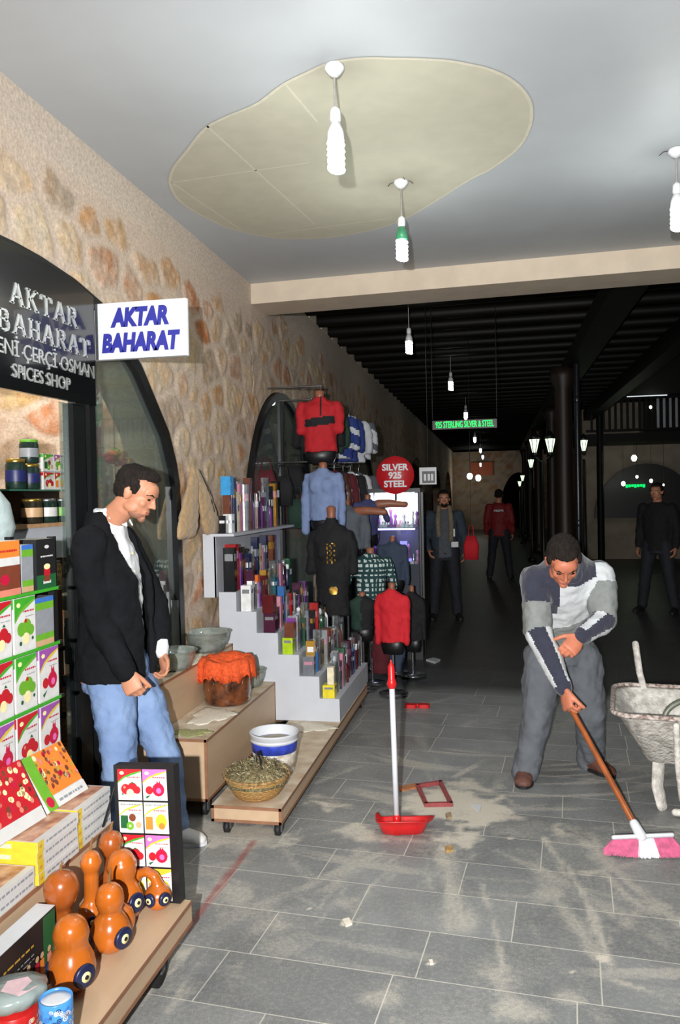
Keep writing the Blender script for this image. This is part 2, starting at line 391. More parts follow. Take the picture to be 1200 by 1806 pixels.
# floor: slate tiles with pale joints, plaster dust swept over it
def seg_d(X, Y, a, b):
    ax, ay = a[0], a[1]; bx, by = b[0]-a[0], b[1]-a[1]; L2 = bx*bx+by*by+1e-9
    t = np.clip(((X-ax)*bx+(Y-ay)*by)/L2, 0, 1)
    return np.hypot(X-ax-t*bx, Y-ay-t*by), t
def floor_mesh():
    dense = np.arange(-2.0, 2.6, 0.014); xs = np.concatenate([np.linspace(-4, -2.05, 6), dense, np.linspace(2.65, 26, 40)])
    ys = np.concatenate([[-2, 0, 0.8], np.arange(1.3, 7.2, 0.014), np.arange(7.25, 12, 0.1), np.linspace(12.2, 44, 60)])
    X, Y = np.meshgrid(xs, ys, indexing='ij')
    D = 0.10*ss(0.45, 0.75, fbm(X*2.2, Y*2.2, 5, 5))*ss(7.5, 4.5, Y)
    D += 0.30*ss(0.60, 0.78, fbm(X*5, Y*5, 15, 5))*ss(4.8, 3.2, Y)
    def q(px, py): p = at(px, py, z=0); return (p.x, p.y)
    def stroke(pts, wdt, amt, seed):
        nonlocal D
        best = np.zeros_like(D); n = np.zeros_like(D)
        for a, b in zip(pts[:-1], pts[1:]):
            qa, qb = q(*a), q(*b); d, t = seg_d(X, Y, qa, qb); ln = math.hypot(qb[0]-qa[0], qb[1]-qa[1])
            sp = ((X-qa[0])*(qb[1]-qa[1])-(Y-qa[1])*(qb[0]-qa[0]))/(ln+1e-6); al = ((X-qa[0])*(qb[0]-qa[0])+(Y-qa[1])*(qb[1]-qa[1]))/(ln+1e-6)
            n = np.maximum(n, ss(0.38, 0.62, fbm(al*3+seed, sp*26+40, seed, 4)))
            best = np.maximum(best, ss(wdt*1.15, 0, d+wdt*1.2*(fbm(X*13, Y*13, seed+4, 4)-0.5)))
        D = np.maximum(D, amt*0.95*best*(0.15+0.85*n)*(0.5+0.7*fbm(X*3+seed, Y*3, seed+1, 3)))
    def blob(pts, amt, seed, rag=0.13):
        """polygon of dust given by image outline, ragged edge"""
        nonlocal D
        Q = [q(*p) for p in pts]; ins = np.zeros(X.shape, bool); dist = np.full(X.shape, 9.0)
        wx = X+rag*(fbm(X*11, Y*11, seed, 4)-0.5)*2; wy = Y+rag*(fbm(X*11+5, Y*11+5, seed+9, 4)-0.5)*2
        n = len(Q)
        for i in range(n):
            (x1, y1), (x2, y2) = Q[i], Q[(i+1) % n]
            cnd = ((y1 > wy) != (y2 > wy)) & (wx < (x2-x1)*(wy-y1)/(y2-y1+1e-9)+x1)
            ins ^= cnd
            d, t = seg_d(wx, wy, Q[i], Q[(i+1) % n]); dist = np.minimum(dist, d)
        D = np.maximum(D, amt*np.where(ins, 1, 0)*ss(0, 0.10, dist)*(0.55+0.45*fbm(X*14, Y*14, seed, 4)))
    # big sawdust patch round the dustpan and frame
    blob([(700, 1392), (760, 1385), (830, 1395), (900, 1405), (925, 1440), (860, 1460), (850, 1505), (760, 1500), (755, 1480), (790, 1455), (720, 1440), (700, 1420)], 1.0, 101)
    blob([(540, 1395), (600, 1405), (640, 1420), (600, 1438), (530, 1420)], 0.9, 102)
    blob([(590, 1452), (670, 1445), (690, 1478), (640, 1492), (570, 1480)], 0.8, 103)
    blob([(760, 1370), (860, 1372), (900, 1395), (830, 1400), (770, 1392)], 0.7, 104)
    blob([(965, 1455), (1025, 1450), (1030, 1480), (985, 1482)], 0.8, 105)
    blob([(330, 1440), (440, 1440), (560, 1475), (500, 1500), (380, 1500), (335, 1470)], 0.7, 106)
    blob([(700, 1490), (860, 1500), (830, 1520), (760, 1512)], 0.6, 107)
    for pts, wd, am in [([(700, 1335), (790, 1370)], .03, .5), ([(690, 1320), (780, 1350)], .02, .45), ([(800, 1370), (880, 1330)], .035, .5), ([(860, 1345), (890, 1325)], .03, .5),
                        ([(780, 1500), (790, 1560), (815, 1630)], .10, .45), ([(800, 1500), (770, 1640)], .07, .35), ([(850, 1560), (880, 1660), (890, 1740)], .02, .5), ([(960, 1480), (1030, 1580), (1080, 1700)], .035, .55),
                        ([(930, 1500), (990, 1600), (1060, 1690)], .05, .35), ([(1030, 1470), (1100, 1560), (1200, 1640)], .09, .45), ([(600, 1500), (680, 1480)], .05, .5), ([(500, 1500), (560, 1560)], .04, .35),
                        ([(640, 1500), (560, 1620)], .06, .3), ([(700, 1520), (620, 1630)], .04, .4), ([(420, 1500), (460, 1450)], .06, .5), ([(880, 1500), (1000, 1560), (1180, 1600)], .04, .35),
                        ([(900, 1430), (960, 1420)], .04, .35), ([(640, 1300), (780, 1290)], .05, .2), ([(720, 1250), (800, 1230)], .05, .25), ([(820, 1280), (860, 1250)], .05, .25), ([(700, 1220), (960, 1205)], .09, .25),
                        ([(620, 1250), (680, 1240)], .05, .2), ([(1080, 1290), (1110, 1270)], .04, .3), ([(350, 1640), (200, 1800)], .05, .75), ([(330, 1680), (280, 1760), (240, 1806)], .10, .6), ([(1090, 1730), (1190, 1760)], .06, .6),
                        ([(1120, 1660), (1190, 1700)], .05, .5), ([(640, 1400), (760, 1440)], .05, .5), ([(560, 1380), (640, 1350)], .05, .3), ([(480, 1560), (560, 1600)], .03, .3), ([(340, 1580), (420, 1560)], .05, .25), ([(1040, 1540), (1160, 1520)], .05, .5)]:
        stroke(pts, wd, am, int(pts[0][0]))
    for (px, py, rr, am) in [(612, 1628, .028, .9), (760, 1700, .014, .95), (1065, 1690, .03, .9), (1010, 1715, .01, .8), (900, 1478, .02, .7), (545, 1602, .01, .9)]:
        a = q(px, py); D = np.maximum(D, am*ss(rr, rr*0.5, np.hypot(X-a[0], Y-a[1])))
    # faint arcs left by the broom
    cx, cy = q(880, 1250)
    rad = np.hypot(X-cx, Y-cy); ang = np.arctan2(Y-cy, X-cx)
    arcs = ss(0.60, 0.72, fbm(rad*16, ang*1.6+3, 44, 4))*ss(6.6, 5.2, Y)*ss(1.2, 2.0, Y)
    D = np.maximum(D, 0.30*arcs*ss(.3,.7,fbm(X*2,Y*2,81,3)))
    ra = np.hypot(X-q(800, 1450)[0], Y-q(800, 1450)[1]); an = np.arctan2(Y-q(800, 1450)[1], X-q(800, 1450)[0])
    rays = ss(0.55, 0.72, fbm(an*9+7, ra*1.6, 64, 4))*ss(2.4, 0.5, ra)*ss(0.1, 0.4, ra)
    D = np.maximum(D, 0.32*rays*ss(.3,.7,fbm(X*5,Y*5,82,3)))
    D += 0.05
    D = np.clip(D, 0, 1)
    # red tape line
    a, b = q(448, 1484), q(330, 1640)
    d, t = seg_d(X, Y, a, b); red = ss(0.022, 0.012, d)*0.75*(0.4+0.6*fbm(X*20, Y*20, 7))
    a, b = q(700, 1395), q(735, 1385)
    P = np.stack([X, Y, 0*X], -1)
    col = np.stack([D, red, 0*D], -1)
    return P, col
def floor_mat():
    m = bpy.data.materials.new('slate_tiles_with_dust'); m.use_nodes = True; nt = m.node_tree; N = nt.nodes; L = nt.links
    b = N['Principled BSDF']; b.inputs['Roughness'].default_value = 0.45; b.inputs['Specular IOR Level'].default_value = 0.35
    tc = N.new('ShaderNodeTexCoord')
    def nd(t, **k):
        n = N.new(t)
        for kk, v in k.items(): setattr(n, kk, v)
        return n
    def math_(op, a, b_=None, c_=None):
        n = N.new('ShaderNodeMath'); n.operation = op
        for i, v in enumerate((a, b_, c_)):
            if v is None: continue
            if isinstance(v, (int, float)): n.inputs[i].default_value = v
            else: L.new(v, n.inputs[i])
        return n.outputs[0]
    mp = nd('ShaderNodeMapping'); mp.inputs['Rotation'].default_value = (0, 0, TIL); L.new(tc.outputs['Object'], mp.inputs[0])
    sp = nd('ShaderNodeSeparateXYZ'); L.new(mp.outputs[0], sp.inputs[0])
    s_, t_ = sp.outputs[0], sp.outputs[1]
    TR, TW = 0.305, 0.609
    rowf = math_('DIVIDE', math_('SUBTRACT', t_, 2.695), TR); row = math_('FLOOR', rowf); fr = math_('SUBTRACT', rowf, row)
    off = math_('MULTIPLY', math_('FRACT', math_('MULTIPLY', math_('SINE', math_('MULTIPLY', row, 12.9898)), 437.58)), TW)
    tot = None
    for n, v in ((-2, .25), (-1, .600), (0, .069), (1, .369), (2, .132), (3, .45)):
        k = math_('COMPARE', row, n, 0.1); off = math_('ADD', math_('MULTIPLY', off, math_('SUBTRACT', 1, k)), math_('MULTIPLY', k, v))
    colf = math_('DIVIDE', math_('SUBTRACT', s_, off), TW); cl = math_('FLOOR', colf); fc = math_('SUBTRACT', colf, cl)
    e1 = math_('MULTIPLY', math_('MINIMUM', fr, math_('SUBTRACT', 1, fr)), TR)
    e2 = math_('MULTIPLY', math_('MINIMUM', fc, math_('SUBTRACT', 1, fc)), TW)
    e = math_('MINIMUM', e1, e2)
    jm = nd('ShaderNodeMapRange'); L.new(e, jm.inputs[0]); jm.inputs[1].default_value = 0.0016; jm.inputs[2].default_value = 0.003; jm.inputs[3].default_value = 1; jm.inputs[4].default_value = 0
    # per tile tone
    cm = nd('ShaderNodeCombineXYZ'); L.new(row, cm.inputs[0]); L.new(cl, cm.inputs[1])
    wn = nd('ShaderNodeTexWhiteNoise'); wn.noise_dimensions = '3D'; L.new(cm.outputs[0], wn.inputs['Vector'])
    n1 = nd('ShaderNodeTexNoise'); n1.inputs['Scale'].default_value = 4; n1.inputs['Detail'].default_value = 8; n1.inputs['Distortion'].default_value = 0.8; L.new(mp.outputs[0], n1.inputs['Vector'])
    rp = nd('ShaderNodeValToRGB'); L.new(n1.outputs[0], rp.inputs[0])
    rp.color_ramp.elements[0].position = 0.2; rp.color_ramp.elements[1].position = 0.85
    rp.color_ramp.elements[0].color = c(112, 115, 116); rp.color_ramp.elements[1].color = c(140, 143, 143)
    tone = math_('MULTIPLY_ADD', wn.outputs[0], 0.25, 0.87)
    v1 = nd('ShaderNodeVectorMath', operation='SCALE'); L.new(rp.outputs[0], v1.inputs[0]); L.new(tone, v1.inputs['Scale'])
    at_ = nd('ShaderNodeAttribute'); at_.attribute_name = 'Col'
    sr = nd('ShaderNodeSeparateColor'); L.new(at_.outputs['Color'], sr.inputs[0])
    n2 = nd('ShaderNodeTexNoise'); n2.inputs['Scale'].default_value = 55; n2.inputs['Detail'].default_value = 8; n2.inputs['Roughness'].default_value = 0.75; L.new(tc.outputs['Object'], n2.inputs['Vector'])
    n3 = nd('ShaderNodeTexNoise'); n3.inputs['Scale'].default_value = 260; n3.inputs['Detail'].default_value = 3; L.new(tc.outputs['Object'], n3.inputs['Vector'])
    # joints catch pale dust unevenly
    jd = math_('MULTIPLY', jm.outputs[0], math_('MULTIPLY_ADD', n1.outputs[0], 0.8, 0.50))
    grain = math_('MULTIPLY_ADD', n2.outputs[0], 1.0, math_('MULTIPLY_ADD', n3.outputs[0], 0.6, -0.80))
    dd = math_('ADD', sr.outputs[0], math_('MULTIPLY', grain, math_('MULTIPLY_ADD', sr.outputs[0], 0.6, 0.9)))
    grit = nd('ShaderNodeMapRange'); L.new(n3.outputs[0], grit.inputs[0]); grit.inputs[1].default_value = 0.62; grit.inputs[2].default_value = 0.72
    dd = math_('ADD', dd, math_('MULTIPLY', math_('MULTIPLY', grit.outputs[0], n2.outputs[0]), 0.55))
    dm = nd('ShaderNodeMapRange'); L.new(dd, dm.inputs[0]); dm.inputs[1].default_value = 0.04; dm.inputs[2].default_value = 0.80
    mx0 = nd('ShaderNodeMix', data_type='RGBA'); L.new(jd, mx0.inputs[0]); L.new(v1.outputs[0], mx0.inputs[6]); mx0.inputs[7].default_value = c(200, 197, 186)
    mx = nd('ShaderNodeMix', data_type='RGBA'); L.new(dm.outputs[0], mx.inputs[0]); L.new(mx0.outputs[2], mx.inputs[6]); mx.inputs[7].default_value = c(206, 199, 184)
    mx2 = nd('ShaderNodeMix', data_type='RGBA'); L.new(sr.outputs[1], mx2.inputs[0]); L.new(mx.outputs[2], mx2.inputs[6]); mx2.inputs[7].default_value = c(150, 60, 55)
    # beyond the beam the paving colour turns darker
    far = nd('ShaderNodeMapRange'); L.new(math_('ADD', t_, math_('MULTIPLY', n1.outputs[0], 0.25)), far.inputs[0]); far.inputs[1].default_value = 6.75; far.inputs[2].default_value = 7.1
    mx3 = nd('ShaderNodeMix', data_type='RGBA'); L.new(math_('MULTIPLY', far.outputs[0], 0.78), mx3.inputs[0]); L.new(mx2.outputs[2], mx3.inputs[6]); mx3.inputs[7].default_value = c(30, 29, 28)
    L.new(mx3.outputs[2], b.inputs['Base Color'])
    rr = math_('MULTIPLY_ADD', dm.outputs[0], 0.45, 0.42); L.new(rr, b.inputs['Roughness'])
    bp = nd('ShaderNodeBump'); bp.inputs['Strength'].default_value = 0.25; bp.inputs['Distance'].default_value = 0.004
    L.new(math_('SUBTRACT', math_('ADD', dm.outputs[0], math_('MULTIPLY', n2.outputs[0], 0.5)), jm.outputs[0]), bp.inputs['Height']); L.new(bp.outputs[0], b.inputs['Normal'])
    return m
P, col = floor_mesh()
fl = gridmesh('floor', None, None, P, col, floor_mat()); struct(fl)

# ceiling with an unpainted patch
white_paint = mat('grey_white_paint', c(176, 180, 183), 0.55, var=0.05, scale=1.6, bump=0.08, bscale=5)
cream = mat('cream_plaster', c(206, 190, 170), 0.8, var=0.05, scale=6, bump=0.1, bscale=30)
patch_m = mat('bare_board', c(180, 176, 158), 0.9, var=0.035, scale=9, bump=0.05)
ridge_m = mat('board_joint', c(196, 190, 172), 0.9, var=0.05)
b0 = MB()
p0, p1 = (-2.3, 6.56), (3.6, 6.20)   # line of the beam
b0.add([(-2.3, -1.5, CZ), (4.5, -1.5, CZ), (4.5, 6.3, CZ), (-2.3, 6.7, CZ), (-2.3, -1.5, CZ+.12), (4.5, -1.5, CZ+.12), (4.5, 6.3, CZ+.12), (-2.3, 6.7, CZ+.12)],
       [(0, 3, 2, 1), (4, 5, 6, 7), (0, 1, 5, 4), (1, 2, 6, 5), (2, 3, 7, 6), (3, 0, 4, 7)])
struct(b0.build('ceiling', white_paint))
out = [(300, 320), (306, 296), (330, 265), (362, 226), (400, 205), (432, 192), (460, 178), (500, 148), (540, 128), (575, 112), (600, 106), (650, 101), (690, 102), (740, 103), (790, 106), (825, 112), (860, 120), (895, 135), (920, 155), (935, 178), (938, 200), (935, 222), (925, 245), (910, 264), (890, 280), (862, 299), (830, 315), (790, 340), (750, 365), (720, 382), (690, 395), (655, 405), (620, 412), (580, 418), (540, 420), (500, 420), (460, 415), (430, 408), (400, 400), (370, 386), (340, 370), (320, 356), (308, 342)]
Q = [at(a, b_, z=CZ) for a, b_ in out]
# smooth closed outline
def dense_loop(Q, k=4):
    n = len(Q); o = []
    for i in range(n):
        a, b_, c_, d = Q[i-1], Q[i], Q[(i+1) % n], Q[(i+2) % n]
        for j in range(k):
            t = j/k
            o.append(0.5*((2*b_)+(-a+c_)*t+(2*a-5*b_+4*c_-d)*t*t+(-a+3*b_-3*c_+d)*t**3))
    return o
Q = dense_loop(Q)
b0 = MB(); b0.prism([(p.x, p.y) for p in Q], CZ-0.003, CZ+0.001)
struct(b0.build('ceiling_panel', patch_m)).name = 'trim_1'
b0 = MB(); n = len(Q)
for i in range(n):
    a, b_ = Q[i], Q[(i+1) % n]; t_ = (b_-a).normalized(); n_ = Vector((-t_.y, t_.x, 0))*0.008; b0.add([a+n_-Vector((0,0,.0035)), a-n_-Vector((0,0,.0035)), b_-n_-Vector((0,0,.0035)), b_+n_-Vector((0,0,.0035))], [(0, 1, 2, 3)])
def strip(bb, p, q_, w=0.006):
    a = at(*p, z=CZ-0.0035); e = at(*q_, z=CZ-0.0035); d = (e-a).normalized(); n_ = Vector((-d.y, d.x, 0))*w
    bb.add([a+n_, a-n_, e-n_, e+n_], [(0, 1, 2, 3)])
for p, q_ in [((303, 322), (545, 287)), ((303, 322), (425, 405)), ((365, 222), (555, 395)), ((505, 150), (560, 215)), ((460, 415), (690, 385))]: strip(b0, p, q_)
struct(b0.build('patch_edging', ridge_m)).name = 'trim_2'

# beam
b0 = MB()
fx = lambda x: 6.542-0.062*(x+1.953)
b0.add([(x, fx(x)+dy, z) for x in (-2.02, 5.0) for dy in (0, 0.44) for z in (3.272, 3.70)], [(0, 1, 3, 2), (4, 6, 7, 5), (0, 4, 5, 1), (2, 3, 7, 6), (0, 2, 6, 4), (1, 5, 7, 3)])
o = struct(b0.build('beam', cream)); o.name = 'trim_3'

# timber roof of the arcade behind
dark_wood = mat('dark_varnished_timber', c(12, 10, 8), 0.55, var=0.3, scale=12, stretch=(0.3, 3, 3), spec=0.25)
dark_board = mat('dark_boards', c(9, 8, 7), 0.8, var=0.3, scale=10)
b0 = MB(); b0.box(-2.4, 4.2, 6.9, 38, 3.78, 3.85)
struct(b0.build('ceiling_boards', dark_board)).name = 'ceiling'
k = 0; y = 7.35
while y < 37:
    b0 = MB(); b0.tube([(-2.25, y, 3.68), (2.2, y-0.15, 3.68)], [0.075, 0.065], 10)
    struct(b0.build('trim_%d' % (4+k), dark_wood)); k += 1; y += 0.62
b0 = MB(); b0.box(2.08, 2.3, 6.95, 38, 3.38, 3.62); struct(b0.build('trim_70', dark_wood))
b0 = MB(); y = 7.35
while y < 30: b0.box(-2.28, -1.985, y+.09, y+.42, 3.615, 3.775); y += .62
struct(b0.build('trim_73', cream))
# ---------------------------------------------------------------- shop behind the near arch
black_frame = mat('black_metal_frame', c(24, 26, 28), 0.35, 0.3, bump=0.03)
steel = mat('brushed_steel', c(168, 172, 172), 0.3, 0.9, var=0.08, scale=80)
fascia_m = mat('black_gloss_panel', c(17, 18, 20), 0.18, var=0.05, coat=0.5)
silver_l = mat('silver_letter', c(205, 208, 206), 0.35, 0.6, var=0.1)
white_p = mat('white_panel', c(208, 211, 216), 0.4, var=0.02)
blue_l = mat('blue_letter', c(38, 42, 140), 0.5, var=0.05)
glass = glassmat('shop_glass', (0.80, 0.88, 0.85, 1), 0.15, dens=0.10)
glass_edge = mat('green_glass_edge', c(60, 110, 90), 0.1, var=0.1)
black_m = mat('black_plastic', c(22, 22, 24), 0.4, var=0.1)
white_m = mat('white_board', c(192, 196, 204), 0.45, var=0.03, scale=8)
partition_m = mat('dark_tile_wall', c(70, 66, 60), 0.6, var=0.3, scale=12)  # dark base colour of the shop partition walls

# inside walls of the shops
def plain_open(y): return 0*y
wi = stonewall('wall_shop_back', 0.6, 8.6, 0.05, 70, lambda y: 3.2+0*y, lambda y: 4+0*y, plain_open, xface=-3.7, seed=21)
wi.name = 'wall_back'; struct(wi)
b = MB(); b.box(-3.75, -2.31, 0.6, 8.6, 3.2, 3.25); struct(b.build('ceiling_shop', cream)).name = 'ceiling'
X_, Z_ = np.meshgrid(np.arange(-3.7, -2.28, .02), np.arange(0, 3.22, .02), indexing='ij')
h_, col_, _, _ = stones(X_, Z_, 9+0*X_, cy=.42, cz=.26, seed=33)
struct(gridmesh('wall_partition', None, None, np.stack([X_, 5.3-h_, Z_], -1), col_, stone_mat))
b = MB(); b.box(-3.7, -2.3, 5.31, 5.45, 0, 3.2); struct(b.build('wall_partition', partition_m))
b = MB(); b.box(-3.7, -2.3, 8.6, 8.7, 0, 3.2); struct(b.build('wall_partition', partition_m)).name = 'wall_partition_far'
b = MB(); b.box(-3.7, -2.3, 0.5, 0.6, 0, 3.2); struct(b.build('wall_partition', partition_m)).name = 'wall_partition_near'

def arc_pts(fn, y0, y1, n=40, dz=0): return [(y, float(fn(np.array([y]))[0])+dz) for y in np.linspace(y0, y1, n)]
# black fascia filling the head of the arch
ap = arc_pts(arch1, 1.45, 3.74, 44, -0.035)
pts = [p for p in ap if p[1] > 2.13]
b = MB(); b.prismx([(pts[0][0], 2.1)]+pts+[(3.74, 2.125)], -1.975, -1.955)
fas = b.build('fascia_sign', fascia_m, label='glossy black arched shop sign with silver lettering filling the head of the near arch', cat='sign')
G = {  # slab serif capitals as strokes on a unit cell
 'A': [[(0.08, 0), (0.46, 1)], [(0.54, 1), (0.92, 0)], [(0.22, .36), (0.78, .36)], [(-.04, .03), (.24, .03)], [(.76, .03), (1.04, .03)]],
 'K': [[(0.2, 0), (0.2, 1)], [(0.2, .42), (0.82, 1)], [(0.42, .6), (0.86, 0)], [(.04, .03), (.36, .03)], [(.04, .97), (.36, .97)], [(.66, .97), (.98, .97)], [(.7, .03), (1.02, .03)]],
 'T': [[(0.5, 0), (0.5, 1)], [(.04, .96), (.96, .96)], [(.06, .96), (.06, .74)], [(.94, .96), (.94, .74)], [(.32, .03), (.68, .03)]],
 'R': [[(0.2, 0), (0.2, 1)], [(.06, .97), (.58, .97), (.76, .88), (.8, .74), (.74, .6), (.58, .5), (.2, .5)], [(.52, .5), (.88, 0)], [(.04, .03), (.38, .03)], [(.78, .03), (1.02, .03)]],
 'B': [[(0.2, 0), (0.2, 1)], [(.06, .97), (.58, .97), (.74, .88), (.76, .74), (.7, .6), (.56, .53), (.2, .53)], [(.56, .53), (.78, .44), (.84, .27), (.76, .1), (.58, .03), (.06, .03)]],
 'H': [[(0.2, 0), (0.2, 1)], [(0.82, 0), (0.82, 1)], [(.2, .5), (.82, .5)], [(.04, .03), (.36, .03)], [(.04, .97), (.36, .97)], [(.66, .03), (.98, .03)], [(.66, .97), (.98, .97)]]}
def slab(word, cy, z0, h, wd, parent, x=-1.953):
    n = len(word); cw = wd/n; o = MB()
    for i, ch in enumerate(word):
        for st_ in G[ch]:
            for k, (p, q) in enumerate(zip(st_[:-1], st_[1:])):
                a = Vector((0, cy-wd/2+cw*(i+.08+.84*p[0]), z0+h*p[1])); e = Vector((0, cy-wd/2+cw*(i+.08+.84*q[0]), z0+h*q[1]))
                d = (e-a).normalized(); thin = abs(p[1]-q[1]) < .02
                n_ = Vector((0, -d.z, d.y))*(h*(.042 if thin else .082))
                ps = [a+n_, a-n_, e-n_, e+n_]
                o.add([p_+Vector((x-0.004, 0, 0)) for p_ in ps]+[p_+Vector((x+0.004, 0, 0)) for p_ in ps], [(0, 1, 2, 3), (7, 6, 5, 4), (0, 4, 5, 1), (1, 5, 6, 2), (2, 6, 7, 3), (3, 7, 4, 0)])
    o.build('lettering', silver_l, fas)
slab('AKTAR', 3.30, 2.475, .088, .56, fas); slab('BAHARAT', 3.31, 2.352, .085, .77, fas)
text('YENİ ÇERÇİ OSMAN', 0.092, silver_l, parent=fas, loc=(-1.952, 3.30, 2.285), rot=ROTX, bold=.0, sx=1.0)
text('SPICES SHOP', 0.082, silver_l, parent=fas, loc=(-1.952, 3.26, 2.195), rot=ROTX, bold=.0005)
# frame of the arch, mullions, right-hand pane
fr = thing('shop_window', 'curved black framed shop window with clear pane in the right half of the near arch', 'window'); fr['kind'] = 'structure'; fr.name = 'window_1'
for k_ in ('label', 'category'): del fr[k_]
b = MB()
P1 = arc_pts(arch1, 1.5, 4.862, 90, -0.015)
for i in range(len(P1)-1):
    (ya, za), (yb, zb) = P1[i], P1[i+1]
    cyy, czz = 3.08, 1.2
    def inn(y, z, d=0.07):
        v = Vector((y-cyy, z-czz)).normalized(); return (y-v.x*d, z-v.y*d)
    a2, b2 = inn(ya, za), inn(yb, zb)
    b.add([(x, *p) for x in (-2.03, -1.965) for p in ((ya, za), (yb, zb), b2, a2)], [(0, 1, 2, 3), (7, 6, 5, 4), (0, 4, 5, 1), (2, 6, 7, 3)])
b.build('window_frame', black_frame, fr)
b = MB(); b.box(-2.02, -1.975, 4.78, 4.855, 0, 1.66); b.build('window_frame', steel, fr)
b = MB(); b.box(-2.04, -1.97, 3.70, 3.76, 0, 2.62); b.build('mullion', black_frame, fr)
b = MB(); b.box(-2.03, -1.975, 3.55, 3.66, 0, 2.12); b.build('mullion', black_frame, fr)
pp = [(y, z) for y, z in arc_pts(arch1, 3.76, 4.85, 30, -0.05)]
b = MB(); b.prismx([(3.76, 0.02)]+pp+[(4.85, 0.02)], -2.006, -2.0); b.build('pane', glass, fr)
b = MB(); b.box(-2.004, -2.0, 3.47, 3.55, 0.4, 2.12); b.build('pane', glass, fr)
b = MB(); b.box(-2.03, -1.99, 3.60, 3.63, 2.07, 2.15); b.build('pane_clip', steel, fr)

# projecting sign
sg = thing('projecting_sign', 'white rectangular sign with blue capitals sticking out from the stone wall', 'sign', (-1.74, 3.8, 2.5))
b = MB(); b.rbox(-.255, .255, -.018, .018, -.14, .14, .012); b.build('sign_board', white_p, sg)
b = MB(); b.box(-.23, -.215, -.022, -.018, -.14, .14); b.box(-.262, -.25, -.02, .02, -.15, .15); b.build('rail', steel, sg)
text('AKTAR', .120, blue_l, parent=sg, loc=(.008, -.0195, .060), rot=ROTY, bold=.0075, shear=.16, sx=.76, ext=.001)
text('BAHARAT', .120, blue_l, parent=sg, loc=(.004, -.0195, -.065), rot=ROTY, bold=.0075, shear=.16, sx=.745, ext=.001)

# ---- packaging printing: flat patches of ink just proud of the card
INK = {k: mat('ink_'+k, c(*v), 0.45, var=0.06) for k, v in dict(red=(186, 28, 40), green=(60, 160, 40), lime=(104, 168, 46), purple=(150, 80, 160), pink=(226, 110, 180), white=(212, 212, 210), cream=(240, 228, 170), yellow=(214, 186, 50),
    orange=(228, 130, 50), brown=(120, 60, 40), black=(28, 28, 30), grey=(140, 144, 150), dgreen=(30, 90, 50), crimson=(190, 20, 60), blue=(60, 110, 190), navy=(30, 36, 90), gold=(190, 150, 60), salmon=(214, 130, 110), tan=(196, 160, 120)).items()}
INKL = list(INK); INKM = [INK[k_] for k_ in INKL]
class Print:
    """flat artwork in a (u,v) plane: o + u*U + v*V, raised along N"""
    def __init__(s, o, U, V, N): s.o, s.U, s.V, s.N = Vector(o), Vector(U), Vector(V), Vector(N); s.b = MB(); s.k = 0
    def p(s, u, v, lift=0): return s.o+s.U*u+s.V*v+s.N*(0.0004+s.k*0.00025)
    def poly(s, pts, ink):
        s.k += 1; s.b.add([s.p(*q) for q in pts], [tuple(range(len(pts)))], INKL.index(ink)); return s
    def rect(s, u0, v0, u1, v1, ink): return s.poly([(u0, v0), (u1, v0), (u1, v1), (u0, v1)], ink)
    def disc(s, u, v, r, ink, asp=1.0, n=12): return s.poly([(u+r*math.cos(2*PI*i/n), v+r*asp*math.sin(2*PI*i/n)) for i in range(n)], ink)
    def lines(s, u0, v0, u1, v1, n, ink, rnd):
        for i in range(n):
            v = v0+(v1-v0)*(i+.5)/n; u = u0
            while u < u1-.02:
                w_ = rnd.uniform(.03, .10); s.rect(u, v-(v1-v0)/n*.25, min(u+w_, u1), v+(v1-v0)/n*.25, ink); s.k -= 1; u += w_+.02
        s.k += 1
        return s
    def build(s, parent, name='printed_front'): return s.b.build(name, INKM, parent)

